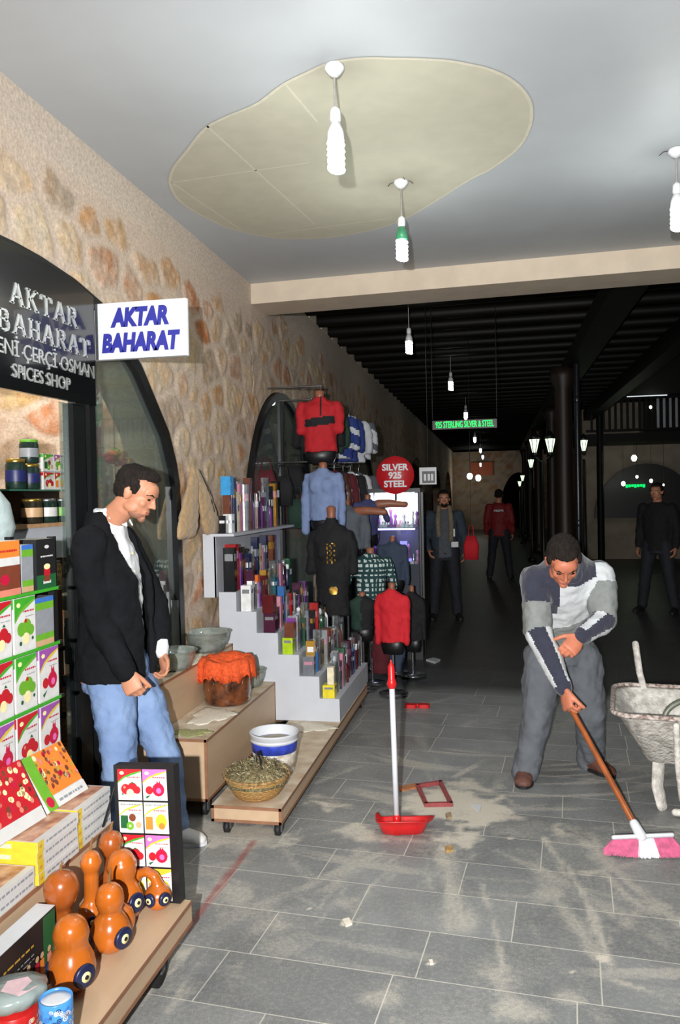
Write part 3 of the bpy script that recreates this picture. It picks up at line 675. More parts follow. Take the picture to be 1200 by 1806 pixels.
def fruit_art(P, top, fruit, rnd, asp):
    P.rect(.02, .02, .98, .98, 'white')
    P.poly([(.02, .98), (.02, .58), (.25, .74), (.6, .86), (.98, .93), (.98, .98)], top)
    P.poly([(.02, .58), (.02, .54), (.3, .71), (.98, .90), (.98, .93), (.6, .86), (.25, .74)], {'green': 'lime', 'red': 'green', 'purple': 'yellow', 'pink': 'yellow'}.get(top, 'yellow'))
    P.disc(.2, .86, .09, 'cream', asp*.7)
    P.lines(.42, .70, .92, .76, 1, 'crimson', rnd); P.lines(.5, .62, .9, .65, 1, 'grey', rnd)
    if fruit == 'apple':
        for u, v, r in ((.34, .36, .19), (.62, .40, .20), (.80, .34, .14)): P.disc(u, v, r, 'red', asp)
        P.disc(.52, .24, .15, 'cream', asp); P.disc(.3, .42, .05, 'salmon', asp)
        P.poly([(.55, .55), (.62, .60), (.70, .54)], 'dgreen'); P.poly([(.18, .2), (.28, .16), (.2, .26)], 'dgreen')
    elif fruit == 'green':
        for u, v, r in ((.30, .42, .19), (.56, .46, .20), (.74, .38, .15)): P.disc(u, v, r, 'lime', asp)
        P.disc(.5, .24, .16, 'cream', asp); P.disc(.5, .56, .06, 'red', asp); P.disc(.24, .17, .06, 'dgreen', asp); P.disc(.8, .22, .05, 'dgreen', asp)
    elif fruit == 'pom':
        P.disc(.64, .36, .24, 'crimson', asp); P.disc(.28, .34, .15, 'red', asp); P.poly([(.56, .52), (.6, .64), (.66, .56), (.72, .64), (.74, .5)], 'crimson')
        P.disc(.66, .33, .10, 'pink', asp); P.poly([(.12, .14), (.34, .2), (.18, .08)], 'dgreen')
    elif fruit == 'kiwi':
        P.rect(.08, .16, .38, .56, 'dgreen'); P.disc(.56, .50, .14, 'brown', asp); P.disc(.46, .24, .15, 'lime', asp); P.disc(.46, .24, .05, 'cream', asp); P.disc(.8, .28, .12, 'tan', asp)
    elif fruit == 'orange':
        P.rect(.08, .14, .36, .54, 'orange'); P.rect(.08, .54, .36, .62, 'cream'); P.disc(.70, .40, .22, 'yellow', asp*1.2); P.disc(.72, .26, .12, 'orange', asp)
tea_white = mat('white_card', c(204, 204, 202), 0.5, var=0.03)
def tea_box(loc, top, fruit, label, rz=0.0, w_=.132, h_=.196, d_=.065, group='fruit tea boxes', seed=0, parent=None):
    rnd = random.Random(seed)
    t = thing('tea_box', label, 'box', loc, rz, group)
    b = MB(); b.box(-d_, 0, -w_/2, w_/2, 0, h_); b.build('carton', tea_white, t)
    P = Print((0, -w_/2, 0), (0, w_, 0), (0, 0, h_), (1, 0, 0)); fruit_art(P, top, fruit, rnd, w_/h_); P.build(t)
    P = Print((-d_, -w_/2, 0), (d_, 0, 0), (0, 0, h_), (0, -1, 0)); P.rect(.02, .8, .98, .98, top); P.build(t, 'printed_side')
    return t

# rack of tea boxes beside the shop door (three tiers visible)
rk = thing('display_rack', 'black metal rack holding tiers of fruit tea boxes at the near left', 'rack', (-1.72, 2.2, 0))
b = MB()
for x in (-.14, .04):
    b = MB(); b.box(x-.012, x+.012, .62, .645, .46, 1.52); b.build('upright', black_m, rk)
b = MB(); b.box(-.15, .05, -1.0, -.98, .46, 1.52); b.build('upright', black_m, rk)
for i, z in enumerate((.505, .705, .915, 1.122, 1.33)):
    b = MB(); b.box(-.15, .07, -1.0, .645, z-.012, z); b.build('shelf', black_m, rk)
    b = MB(); b.box(.066, .072, -1.0, .62, z-.010, z+.001); b.build('shelf_edge', INK['green'], rk)
cols_ = [2.745, 2.598, 2.452, 2.306, 2.16, 2.014]
names = {'green': 'green apple', 'apple': 'red apple', 'pom': 'pomegranate'}
tiers = [(1.123, [None, ('green', 'green'), ('red', 'apple'), ('green', 'apple'), ('red', 'pom'), ('red', 'apple')], 'third'),
         (.916, [('purple', 'pom'), ('green', 'green'), ('red', 'apple'), ('red', 'pom'), ('green', 'green'), ('red', 'apple')], 'middle'),
         (.706, [('purple', 'pom'), ('red', 'apple'), ('purple', 'pom'), ('red', 'apple'), ('green', 'green'), ('red', 'apple')], 'lower'),
         (.506, [('red', 'pom'), ('red', 'pom'), ('red', 'apple'), ('purple', 'pom'), ('green', 'green')], 'bottom')]
place = ['at the right end', 'second from right', 'third from right', 'fourth from right']
tn = {1.123: 'upper', .916: 'middle', .706: 'lower', .506: 'bottom'}
for z, row, _n in tiers:
    for j, it in enumerate(row):
        if it is None or j > 3: continue
        tea_box((-1.652, cols_[j], z), it[0], it[1], '%s tea box with %s corner, %s rack tier, %s' % (names[it[1]], it[0], tn[z], place[j]), seed=int(z*100)+j)
def simple_box(name, label, cat, x0, x1, y0, y1, z0, z1, m_, prints=None, group=None, side='x', child='printed_front', side_m=None):
    t = thing(name, label, cat, ((x0+x1)/2, (y0+y1)/2, z0), 0, group)
    hx, hy, h = (x1-x0)/2, (y1-y0)/2, z1-z0
    b = MB(); b.box(-hx, hx, -hy, hy, 0, h); b.build('carton', m_, t)
    if prints:
        if side == 'x': P = Print((hx, -hy, 0), (0, 2*hy, 0), (0, 0, h), (1, 0, 0))
        elif side == 'y': P = Print((-hx, -hy, 0), (2*hx, 0, 0), (0, 0, h), (0, -1, 0))
        else: P = Print((-hx, -hy, h), (2*hx, 0, 0), (0, 2*hy, 0), (0, 0, 1))
        prints(P); P.build(t, child)
    return t
# green striped tin at the far end of the upper tier
def tin_art(P):
    P.rect(0, 0, 1, .25, 'tan'); P.rect(0, .12, 1, .25, 'lime'); P.rect(0, .25, 1, .75, 'grey'); P.rect(0, .75, 1, .9, 'lime'); P.rect(0, .9, 1, 1, 'blue')
simple_box('tea_carton', 'narrow grey carton with blue and lime bands beside the green apple box', 'box', -1.72, -1.655, 2.66, 2.79, 1.123, 1.30, INK['grey'], tin_art)
simple_box('tea_carton', 'tall grey carton with lime top band left of the black tea carton', 'box', -1.72, -1.66, 2.60, 2.67, 1.331, 1.50, INK['grey'], tin_art)
def black_tea(P):
    P.rect(0, 0, 1, .28, 'dgreen'); P.rect(.32, .1, .72, .16, 'white'); P.rect(.36, .14, .68, .42, 'red'); P.rect(.36, .14, .68, .26, 'brown'); P.disc(.52, .44, .17, 'cream', .35); P.lines(.2, .62, .85, .68, 1, 'white', random.Random(2)); P.disc(.52, .84, .12, 'white', .3)
t = simple_box('tea_carton', 'black tea carton showing a glass of red tea on the top rack tier', 'box', -1.76, -1.655, 2.685, 2.815, 1.331, 1.515, INK['black'], black_tea)
P = Print((-.0525, -.065, 0), (.105, 0, 0), (0, 0, .184), (0, -1, 0)); P.lines(.3, .1, .9, .9, 1, 'white', random.Random(4)); 
text('TEA', .05, INK['white'], parent=t, loc=(0, -.0660, .09), rot=(R(90), R(-90), 0), ext=.0005)
def salmon_art(P):
    P.rect(0, .7, 1, 1, 'orange'); P.rect(0, .55, 1, .7, 'white'); P.rect(0, 0, 1, .55, 'brown'); P.lines(.1, .78, .9, .86, 1, 'red', random.Random(4)); P.disc(.3, .3, .2, 'crimson', .5); P.rect(0, 0, 1, .12, 'salmon')
simple_box('tea_carton', 'orange and brown carton at the left edge of the top rack tier', 'box', -1.74, -1.655, 2.45, 2.58, 1.331, 1.52, INK['white'], salmon_art)
simple_box('tea_carton', 'red fruit carton standing second on the top rack tier at the frame edge', 'box', -1.74, -1.655, 2.30, 2.44, 1.331, 1.50, INK['white'], lambda P: (P.rect(0, .6, 1, 1, 'red'), P.disc(.5, .3, .25, 'crimson', .7)))

# ---- interior shelves with jars and cartons
sh = thing('wall_shelf', 'glass and white board shelving inside the shop with jars on it', 'shelf', (-2.42, 3.6, 0))
b = MB(); b.box(-.2, .17, -1.6, .92, 1.708, 1.716); b.build('glass_shelf', glass_edge, sh)
b = MB(); b.box(-.2, .17, -1.6, .92, 1.525, 1.545); b.build('shelf_board', mat('oak_edge', c(190, 150, 110), .6), sh)
b = MB(); b.box(-.2, .15, -1.6, .92, 1.36, 1.525); b.build('drawer_front', white_m, sh)
b = MB(); b.box(-.2, .15, -1.6, .92, 1.19, 1.21); b.build('shelf_board', mat('oak_edge', c(190, 150, 110), .6), sh)
b = MB(); b.box(-.22, .16, -1.6, .92, .0, .04); b.box(-.22, -.2, -1.6, .92, 0, 1.72); b.build('carcass', black_m, sh)
jar_glass = glassmat('jar_glass', (0.85, 0.9, 0.88, 1), 0.2, dens=0.05)
def jar(name, label, x, y, z, r, h, body, lid, group, cat='jar', band=None):
    t = thing(name, label, cat, (x, y, z), 0, group)
    b = MB(); b.lathe([(r*.93, 0), (r, .006), (r, h*.8), (r*.86, h*.88), (r*.86, h*.9)], n=16); b.build('body', body, t)
    b = MB(); b.lathe([(r*.9, h*.88), (r*.92, h*.9), (r*.92, h*.99), (r*.85, h)], n=16); b.build('lid', lid, t)
    if band: b = MB(); b.lathe([(r*1.01, h*.25), (r*1.015, h*.26), (r*1.015, h*.62), (r*1.01, h*.63)], n=16); b.build('paper_label', band, t)
    return t
gold = mat('gold_metal', c(200, 165, 80), 0.3, 0.9)
nuts = mat('mixed_nuts', c(150, 104, 60), 0.8, var=0.6, scale=60, col2=c(206, 168, 110), bump=.5)
dg = mat('dark_green_tin', c(24, 44, 38), .3, var=.2)
jl = [(-2.31, 3.72, 'dark_tin', c(40, 36, 26), 'gold', 'tan'), (-2.31, 3.86, 'dgt', c(24, 44, 38), 'steel', 'white'), (-2.31, 4.0, 'dgt', c(24, 44, 38), 'steel', 'lime'), (-2.31, 4.14, 'plum_tin', c(74, 20, 50), 'steel', 'pink'), (-2.31, 4.28, 'dgt', c(24, 44, 38), 'steel', 'grey'), (-2.31, 4.42, 'dgt', c(24, 44, 38), 'gold', 'white')]
des = ['leftmost, with gold lid', 'second from left, dark green with white label', 'third from left, dark green with lime label', 'plum coloured with pink label', 'dark green with grey label', 'rightmost, with gold lid']
for (x, y, mn, cc, ld, bd), d in zip(jl, des):
    jar('tea_jar', 'small jar on the lower shop shelf, '+d, x, y, 1.546, .052, .125, mat(mn, cc, .2, var=.2), gold if ld == 'gold' else steel, 'jars on the lower shop shelf', band=INK[bd])
for i, (y, z, r, h) in enumerate([(3.74, 1.717, .05, .13), (3.74, 1.85, .048, .12), (4.36, 1.717, .052, .20), (4.36, 1.92, .048, .08), (3.62, 1.717, .05, .15)]):
    jar('tea_tin', 'dark banded tea tin on the glass shelf, '+['lower one of the left stack', 'top one of the left stack', 'tall one by the right post', 'small one on top by the right post', 'half hidden at the frame edge'][i], -2.33, y, z, r, h, dg, INK['lime'] if i in (1, 3) else gold, 'tea tins on the upper shop shelf', band=INK['grey'] if i % 2 else INK['navy'])
k = 0
for zz, row in ((1.717, [('red', 'apple'), ('orange', 'orange'), ('green', 'green'), ('purple', 'pom')]), (1.812, [('green', 'kiwi'), ('purple', 'green'), ('green', 'green'), ('purple', 'apple')])):
    for j, (tp, frt) in enumerate(row):
        tp2 = 'red' if tp == 'orange' else tp
        tea_box((-2.31, 3.885+.105*j, zz), tp2, frt, 'small %s cornered fruit carton, %s row on glass shop shelf, %s in row' % (tp2, ('lower', 'upper')[zz > 1.75], ['leftmost', 'second', 'third', 'rightmost'][j]), w_=.098, h_=.092, d_=.05, group='small fruit cartons on the glass shelf', seed=40+k); k += 1
for j in range(6):
    jar('nut_jar', 'open glass jar of mixed nuts below the white drawers, '+['leftmost', 'second', 'third', 'fourth', 'fifth', 'rightmost'][j], -2.33, 3.6+.15*j, 1.211, .062, .135, nuts, gold if j % 2 else steel, 'nut jars on the low shop shelf')
b = MB(); b.box(-2.25, -2.247, 4.0, 4.13, 1.26, 1.42)
tag(b.build('paper_sheet', white_p), 'white sheet of paper hanging from the drawer front in the shop', 'paper')
# tall grain tubes and dark bottles by the door post
for i, (px, py0, py1) in enumerate([(122, 1190, 1330), (126, 1090, 1170), (122, 1010, 1075)]):
    p = at(px, (py0+py1)/2, x=-2.12); z0 = at(px, py1, x=-2.12).z; z1 = at(px, py0, x=-2.12).z
    jar('storage_tube', 'tall clear tube of '+['brown grain low beside the black door post', 'dark pods beside the black door post', 'pale flakes at hip height beside the post'][i], -2.12, p.y, z0, .035, z1-z0, [mat('grain', c(176, 134, 84), .8, var=.4, scale=70), dg, mat('flakes', c(150, 140, 120), .7, var=.4)][i], black_m, None, cat='container')
b = MB(); b.box(-2.2, -2.06, 3.25, 3.5, 0, 1.25); b.box(-2.2, -2.05, 3.22, 3.56, .94, .96); b.box(-2.2, -2.05, 3.22, 3.56, .62, .64)
tag(b.build('cabinet', black_m), 'narrow black cabinet against the window post behind the tea rack', 'cabinet')
# hanging garlands of dried vegetables
def garland(label, x, y, z0, z1, seed, r=.03, hoop=None):
    rnd = random.Random(seed); t = thing('garland', label, 'garland', (x, y, 0))
    mats_ = {'dried_pepper': INK['red'], 'orange_slice': INK['orange'], 'green_pod': INK['lime'], 'yellow_slice': INK['yellow']}
    bs = {k_: MB() for k_ in mats_}
    if hoop:
        n = 60
        for i in range(n):
            a = PI*(1.15-1.3*i/n); q = rnd.choice(list(bs)) if rnd.random() > .45 else 'dried_pepper'
            bs[q].ell((rnd.uniform(-.03, .03), hoop[0]*math.cos(a)+rnd.uniform(-.02, .02), z0+hoop[1]*math.sin(a)+rnd.uniform(-.02, .02)), (r*.5, r*.6, r*.9), (rnd.random()*3, rnd.random()*3, 0), 8)
    else:
        z = z0; order = ['dried_pepper', 'orange_slice', 'yellow_slice', 'green_pod', 'orange_slice', 'dried_pepper', 'green_pod', 'dried_pepper']; k_ = 0
        while z < z1:
            q = order[int((z-z0)/(z1-z0)*len(order)) % len(order)]
            for _ in range(4): bs[q].ell((rnd.uniform(-.012, .012), rnd.uniform(-.025, .025), z+rnd.uniform(-.01, .01)), (r*.35, r*.7, r*.4), (rnd.random()*3, rnd.random(), rnd.random()), 8)
            z += .016
    for q, bb in bs.items():
        if bb.v: o = bb.build(q, mats_[q], t); o['kind'] = 'stuff'
    if not hoop:
        b = MB(); b.lathe([(.01, z0-.05), (r*1.25, z0-.03), (r*1.35, (z0+z1)/2), (r*1.25, z1), (.006, z1+.06)], n=12); b.build('clear_bag', glassmat('bag_film', (.95, .95, .95, 1), .5, .1, .06), t)
    b = MB(); b.tube([(0, 0, z0 if hoop is None else z0-.1), (0, 0, z1+.3)], .002, 6); b.build('string', INK['black'], t)
garland('long bagged string of dried peppers and slices hanging beside the black post', -2.06, 3.93, 1.50, 2.24, 1)
garland('thick string of mixed dried vegetables hanging behind the young man at ear height', -2.2, 4.25, 1.45, 1.85, 2, .05)
garland('hoop of red chillies and green pods hanging in the window above the young man', -2.2, 4.42, 1.76, 1.9, 3, .04, hoop=(.20, .16))
# pale bag at the frame edge
b = MB(); b.loft([((-2.0, 2.93, 1.44), (.05, 0, 0), (0, .07, 0)), ((-2.0, 2.94, 1.55), (.06, 0, 0), (0, .13, 0)), ((-2.0, 2.93, 1.65), (.05, 0, 0), (0, .11, 0)), ((-2.0, 2.90, 1.74), (.02, 0, 0), (0, .03, 0))], 16)
tag(b.build('plastic_bag', mat('pale_blue_bag', c(190, 208, 208), .4, bump=.3, bscale=20)), 'pale blue plastic bag hanging at the left frame edge in front of the shelves', 'bag')
# tan felt sacks hanging on the stone wall
felt = mat('tan_felt', c(172, 142, 104), 0.95, var=.12, scale=30, bump=.5, bscale=90, sheen=.3)
sk = thing('cloth_sack', 'pair of tan felt sacks hanging on the stone wall above the bowls', 'sack', (-1.975, 5.05, 0))
b = MB()
for (dy, ly) in ((-.05, -.17), (.08, .19)):
    b.loft([((0.02, dy*.3, 1.86), (.012, 0, 0), (0, .03, 0)), ((0.03, dy*.9, 1.78), (.022, 0, 0), (0, .07, 0)), ((0.035, dy+ly*.35, 1.65), (.03, 0, 0), (0, .12, 0)), ((0.04, dy+ly*.75, 1.50), (.035, 0, 0), (0, .15, 0)), ((0.04, dy+ly*.95, 1.42), (.03, 0, 0), (0, .14, 0)), ((0.035, dy+ly*.95, 1.405), (.015, 0, 0), (0, .11, 0))], 20)
b.build('sack_body', felt, sk, voxel=.008, smooth=4, disp=.02, dscale=.05)
b = MB(); b.tube([(.05, .03, 1.84), (.06, .14, 1.72), (.065, .24, 1.58), (.06, .33, 1.42)], .003, 6); b.build('cord', INK['black'], sk)

def lamp_in(name, loc, e, col=(1, .96, .88)): return light(name, 'POINT', loc, e, col, .08)
lamp_in('shop_ceiling_lamp', (-2.75, 3.3, 2.9), 34)
lamp_in('shop_ceiling_lamp', (-2.85, 4.7, 2.9), 28, (.95, 1, .95))
lamp_in('shop_ceiling_lamp', (-2.9, 7.2, 2.9), 8, (1, .9, .75))
# ---------------------------------------------------------------- wooden display stands
pine = mat('pale_laminate', c(192, 164, 134), .45, var=.06, scale=14, stretch=(1, .15, 1), bump=.02)
trim_w = mat('brown_edge_band', c(140, 98, 72), .5, var=.1, scale=20)
dusty = mat('dusty_laminate', c(190, 164, 134), .7, var=.1, scale=7, col2=c(216, 204, 184), bump=.05)
castor_m = mat('grey_castor', c(96, 98, 100), .4, .4)
rubber = mat('black_rubber', c(28, 28, 30), .6)
def castor(parent, x, y, h):
    b = MB(); r = h*.40
    b.tube([(x-.012, y, r), (x+.012, y, r)], r, 14, cap=False); b.build('castor_wheel', rubber, parent)
    b = MB(); b.box(x-.02, x+.02, y-.02, y+.02, h-.008, h); b.box(x-.022, x-.016, y-.015, y+.015, r*.8, h); b.box(x+.016, x+.022, y-.015, y+.015, r*.8, h); b.build('castor_fork', castor_m, parent)
def edged_box(parent, name, x0, x1, y0, y1, z0, z1, top=None, band=.014):
    b = MB(); b.box(x0, x1, y0, y1, z0, z1-.002); b.box(x0, x1, y0, y1, z1-.002, z1, 1)
    o = b.build(name, [pine, top or pine], parent)
    b = MB(); e = .002
    b.box(x1, x1+e, y0, y1, z1-band, z1+.001); b.box(x1, x1+e, y0, y1, z0, z0+band)
    b.box(x0, x1, y0-e, y0, z1-band, z1+.001); b.box(x0, x1, y0-e, y0, z0, z0+band); b.box(x1-band, x1+e, y0-e, y0, z0, z1); b.box(x0, x0+band, y0-e, y0, z0, z1)
    b.build('edge_band', trim_w, parent)
    return o
ns = thing('display_stand', 'low wooden stepped stand on castors under gourds and sweet boxes at bottom left', 'stand')
edged_box(ns, 'lower_step', -1.80, -1.085, .9, 2.68, .15, .235)
edged_box(ns, 'upper_step', -1.96, -1.42, .9, 2.76, .236, .462)
for y in (1.1, 2.55):
    castor(ns, -1.16, y, .15); castor(ns, -1.7, y, .15)
ms = thing('display_stand', 'three step wooden stand on castors holding bowls, pot and basket by the wall', 'stand')
edged_box(ms, 'lower_step', -1.40, -1.045, 3.74, 6.35, .075, .155, dusty)
edged_box(ms, 'middle_step', -1.785, -1.492, 3.94, 6.35, .09, .412, dusty)
edged_box(ms, 'upper_step', -1.96, -1.787, 3.94, 6.35, .09, .667, dusty)
for x, y, h in ((-1.08, 3.80, .075), (-1.34, 3.80, .075), (-1.53, 4.0, .09), (-1.9, 4.0, .09), (-1.08, 6.2, .075), (-1.53, 6.2, .09)): castor(ms, x, y, h)
# spilled powder on the steps
flour = mat('pale_powder', c(222, 214, 198), .95, var=.06, scale=60, bump=.4)
greenp = mat('green_powder', c(160, 160, 110), .95, var=.2, scale=60, bump=.4)
def pile(name, label, x, y, z, rx, ry, h, m_, seed):
    r_ = random.Random(seed); ph = [r_.random()*6 for _ in range(4)]
    b = MB(); b.lathe([(1.0, 0), (.86, h*.4), (.55, h*.8), (.2, h), (.001, h)], x, y, z, n=36, sx=rx, sy=ry, wob=lambda a, zz: 1+.18*math.sin(3*a+ph[0])+.12*math.sin(7*a+ph[1])+.06*math.sin(13*a+ph[2]))
    return tag(b.build(name, m_), label, 'powder', kind='stuff')
pile('spilled_powder', 'pale flour spilled along the middle step in front of the brown pot', -1.63, 4.38, .413, .12, .17, .008, flour, 1)
pile('spilled_powder', 'greenish powder at the near end of the middle step', -1.62, 4.05, .413, .11, .07, .006, greenp, 2)
pile('spilled_powder', 'pale flour under the glass bowls on the upper step', -1.87, 4.62, .668, .07, .28, .006, flour, 3)
pile('spilled_powder', 'pale sawdust at the foot of the white stair shelf on the lowest step', -1.22, 5.10, .156, .15, .10, .006, flour, 4)

# ---- sweets stacked on the near stand
sweet_top = mat('printed_sweet_lid', c(190, 120, 96), .35, var=.35, scale=22, col2=c(214, 170, 140))
nut_print = mat('nut_print', c(170, 96, 50), .45, var=.5, scale=60, col2=c(236, 180, 110))
def sweet_stack(name, x0, x1, y0, y1, z, n, h, labels):
    for i in range(n):
        r_ = random.Random(i+int(y0*50)); dx, dy = r_.uniform(-.003, .003), r_.uniform(-.003, .003)
        t = thing('sweet_box', labels % ['bottom', 'second from bottom', 'third from bottom', 'top', 'extra'][i if i < n-1 else 3], 'box', ((x0+x1)/2+dx, (y0+y1)/2+dy, z+i*h), r_.uniform(-.008, .008), 'flat sweet boxes')
        hx, hy = (x1-x0)/2, (y1-y0)/2
        b = MB(); b.box(-hx, hx, -hy, hy, 0, h-.001); b.build('carton', tea_white, t)
        b = MB(); b.box(-hx*.92, hx*.80, -hy*.94, hy*.94, h-.001, h-.0004); b.build('printed_lid', sweet_top, t)
        P = Print((hx, -hy, 0), (0, 2*hy, 0), (0, 0, h), (1, 0, 0)); P.lines(.2, .3, .97, .75, 1, 'grey', r_); P.rect(0, 0, .13, 1, 'yellow'); P.disc(.065, .5, .035, 'gold', 5); P.build(t, 'printed_side')
        P = Print((-hx, -hy, 0), (2*hx, 0, 0), (0, 0, h), (0, -1, 0)); P.rect(0, 0, 1, 1, 'yellow'); P.rect(.15, .3, .6, .7, 'cream'); P.build(t, 'printed_end')
sweet_stack('a', -1.64, -1.425, 2.515, 2.755, .463, 4, .034, 'flat sweet box, far stack on the near stand, %s of stack')
sweet_stack('b', -1.64, -1.415, 2.26, 2.505, .463, 4, .034, 'flat yellow-ended sweet box, middle stack of the near stand, %s')
sweet_stack('c', -1.64, -1.42, 2.0, 2.25, .463, 2, .034, 'flat white sweet box in the low stack nearest the camera, %s')
def leaner(label, y0, y1, z0, z1, x0, x1, art):
    t = thing('sweet_carton', label, 'box', (x0, (y0+y1)/2, z0)); L_ = math.hypot(x1-x0, z1-z0); ang = math.atan2(x0-x1, z1-z0)
    t.rotation_euler = (0, -ang, R(-4))
    b = MB(); b.box(-.03, 0, -(y1-y0)/2, (y1-y0)/2, 0, L_); b.build('carton', tea_white, t)
    P = Print((0, -(y1-y0)/2, 0), (0, y1-y0, 0), (0, 0, L_), (1, 0, 0)); art(P); P.build(t)
    return t
def nut_art(P):
    r_ = random.Random(9); P.rect(0, .22, 1, 1, 'orange'); 
    for _ in range(70): P.disc(r_.uniform(.24, .97), r_.uniform(.30, .96), r_.uniform(.02, .045), r_.choice(['brown', 'salmon', 'cream', 'gold', 'orange', 'crimson']), 1.4, 7); P.k = 3
    P.k = 6; P.rect(0, 0, .22, 1, 'lime'); P.disc(.11, .14, .08, 'crimson', 1.2); P.rect(.22, 0, 1, .2, 'white'); P.lines(.3, .05, .9, .14, 1, 'grey', r_)
leaner('tilted carton printed with mixed nuts and a lime green stripe leaning on the tea rack', 2.47, 2.70, .605, .775, -1.49, -1.60, nut_art)
def red_nut(P):
    r_ = random.Random(5); P.rect(0, .2, 1, 1, 'red')
    for _ in range(60): P.disc(r_.uniform(.03, .97), r_.uniform(.26, .96), r_.uniform(.03, .05), r_.choice(['crimson', 'salmon', 'cream', 'brown']), 1.2, 7); P.k = 3
leaner('tilted red printed sweet carton at the left frame edge leaning on the tea rack', 2.20, 2.44, .605, .79, -1.50, -1.60, red_nut)

# ---- gourds
gourd_m = mat('varnished_gourd', c(178, 94, 28), .22, var=.16, scale=9, coat=.7, bump=.02, bscale=30)
gourd_d = mat('darker_gourd', c(150, 76, 28), .25, var=.2, scale=9, coat=.6, bump=.02, bscale=30)
stem_m = mat('dry_stem', c(120, 84, 46), .8, var=.2)
navy_m = mat('navy_bead', c(28, 34, 66), .35, var=.2); creamy = mat('cream_bead', c(236, 226, 160), .4, var=.05)
def gprof(r1, h1, r2, h2, neck, N=30):
    """two bulbs: lower radius r1 centred at h1, upper r2 centred at h2"""
    out = []
    top = h2+r2*1.02
    for i in range(N+1):
        z = top*i/N
        a = r1*math.sqrt(max(0, 1-((z-h1)/(h1*1.0 if z < h1 else r1*1.15))**2)) if abs(z-h1) < r1*1.2 else 0
        b_ = r2*math.sqrt(max(0, 1-((z-h2)/(r2*(1.3 if z < h2 else 1.02)))**2)) if abs(z-h2) < r2*1.3 else 0
        n_ = neck if h1 < z < h2 else 0
        k = .012
        v = k*math.log(math.exp(a/k)+math.exp(b_/k)+math.exp(n_/k)-2+1e-9) if max(a, b_, n_) > 0.002 else .002
        out.append((max(.004, v), z))
    return out
def gourd(label, x, y, r1, h1, r2, h2, neck, eyes, m_=gourd_m, lean=(0, 0), stem=.03, z0=.236):
    t = thing('gourd_lamp', label, 'gourd', (x, y, z0), 0, 'varnished gourds with bead eyes', rot=(lean[0], lean[1], 0))
    prof = gprof(r1, h1, r2, h2, neck)
    b = MB(); b.lathe(prof, n=28); b.build('gourd_body', m_, t)
    b = MB(); top = h2+r2; b.tube([(0, 0, top-.004), (.002, 0, top+stem*.6), (.008, 0, top+stem)], [.005, .004, .003], 8); b.build('stem', stem_m, t)
    for az, ez, er in eyes:
        a = R(az); rr = max(np.interp(h1+ez, [p[1] for p in prof], [p[0] for p in prof]), .02)
        tilt = math.asin(max(-.9, min(.9, ez/(r1*1.1))))
        M = Matrix.Translation((rr*math.cos(a)*.985, rr*math.sin(a)*.985, h1+ez)) @ Matrix.Rotation(a, 4, 'Z') @ Matrix.Rotation(R(90)-tilt, 4, 'Y')
        b = MB(); b.T = M; b.lathe([(er, -er*.3), (er*.98, .002), (er*.85, er*.14), (.001, er*.2)], n=20); e = b.build('eye_disc', navy_m, t)
        b = MB(); b.T = M; b.lathe([(er*.45, er*.10), (er*.43, er*.22), (.001, er*.25)], n=16); b.build('eye_ring', creamy, e)
        b = MB(); b.T = M; b.lathe([(er*.2, er*.2), (er*.19, er*.28), (.001, er*.29)], n=12); b.build('pupil', black_m, e)
    return t
gourd('squat two-bulb gourd at the front beside the blue tin', -1.235, 2.13, .068, .062, .050, .168, .030, [(-28, 0, .034), (-150, 0, .03)], stem=.0)
gourd('two-bulb gourd with thin upright stem in the middle of the front row', -1.215, 2.33, .062, .06, .043, .175, .026, [(-22, 0, .033), (-150, -.01, .03)], stem=.045)
gourd('round darker gourd at the left of the group next to the black book', -1.395+.05, 2.27, .035, .09, .052, .225, .028, [(-60, 0, .02)], gourd_d, stem=.024)
gourd('slender long-necked gourd standing second from left at the back', -1.325, 2.42, .045, .06, .030, .245, .024, [(-60, 0, .02)], stem=.04)
gourd('round-topped gourd at the very back against the wooden riser', -1.345, 2.60, .05, .07, .040, .225, .025, [(-60, 0, .02)], stem=.03, m_=gourd_d)
gourd('big pear-shaped gourd with a broad head right of centre', -1.245, 2.52, .056, .065, .046, .190, .036, [(-25, 0, .032), (-140, 0, .03)], stem=.02, lean=(R(-2), R(-8)))
gourd('low round gourd half hidden behind the middle gourd', -1.225, 2.43-.01, .045, .048, .022, .09, .02, [(-110, .02, .022), (-60, -.01, .022)], stem=.0)
# bottle gourd with curled neck
cg = thing('gourd_lamp', 'bottle gourd whose neck curls over into a ring, nearest the fruit panel', 'gourd', (-1.175, 2.60, .236), 0, 'varnished gourds with bead eyes')
b = MB(); pts = [(0, 0, .045), (.002, 0, .085), (-.012, 0, .115), (-.04, 0, .13), (-.07, 0, .118), (-.085, 0, .09), (-.085, 0, .055)]
b.ell((0, 0, .046), (.048, .048, .046)); b.tube(pts, [.032, .022, .018, .017, .017, .018, .016], 12)
b.build('gourd_body', gourd_m, cg, voxel=.004, smooth=5)
for dx, az in ((.028, -35), (-.038, -105)):
    a = R(az); M = Matrix.Translation((.046*math.cos(a), .046*math.sin(a), .05)) @ Matrix.Rotation(a, 4, 'Z') @ Matrix.Rotation(R(90), 4, 'Y')
    b = MB(); b.T = M; b.lathe([(.023, -.008), (.022, .002), (.018, .004), (.001, .005)], n=20); e = b.build('eye_disc', navy_m, cg)
    b = MB(); b.T = M; b.lathe([(.011, .003), (.010, .006), (.001, .0065)], n=16); b.build('eye_ring', creamy, e)
    b = MB(); b.T = M; b.lathe([(.005, .005), (.0048, .0075), (.001, .008)], n=12); b.build('pupil', black_m, e)

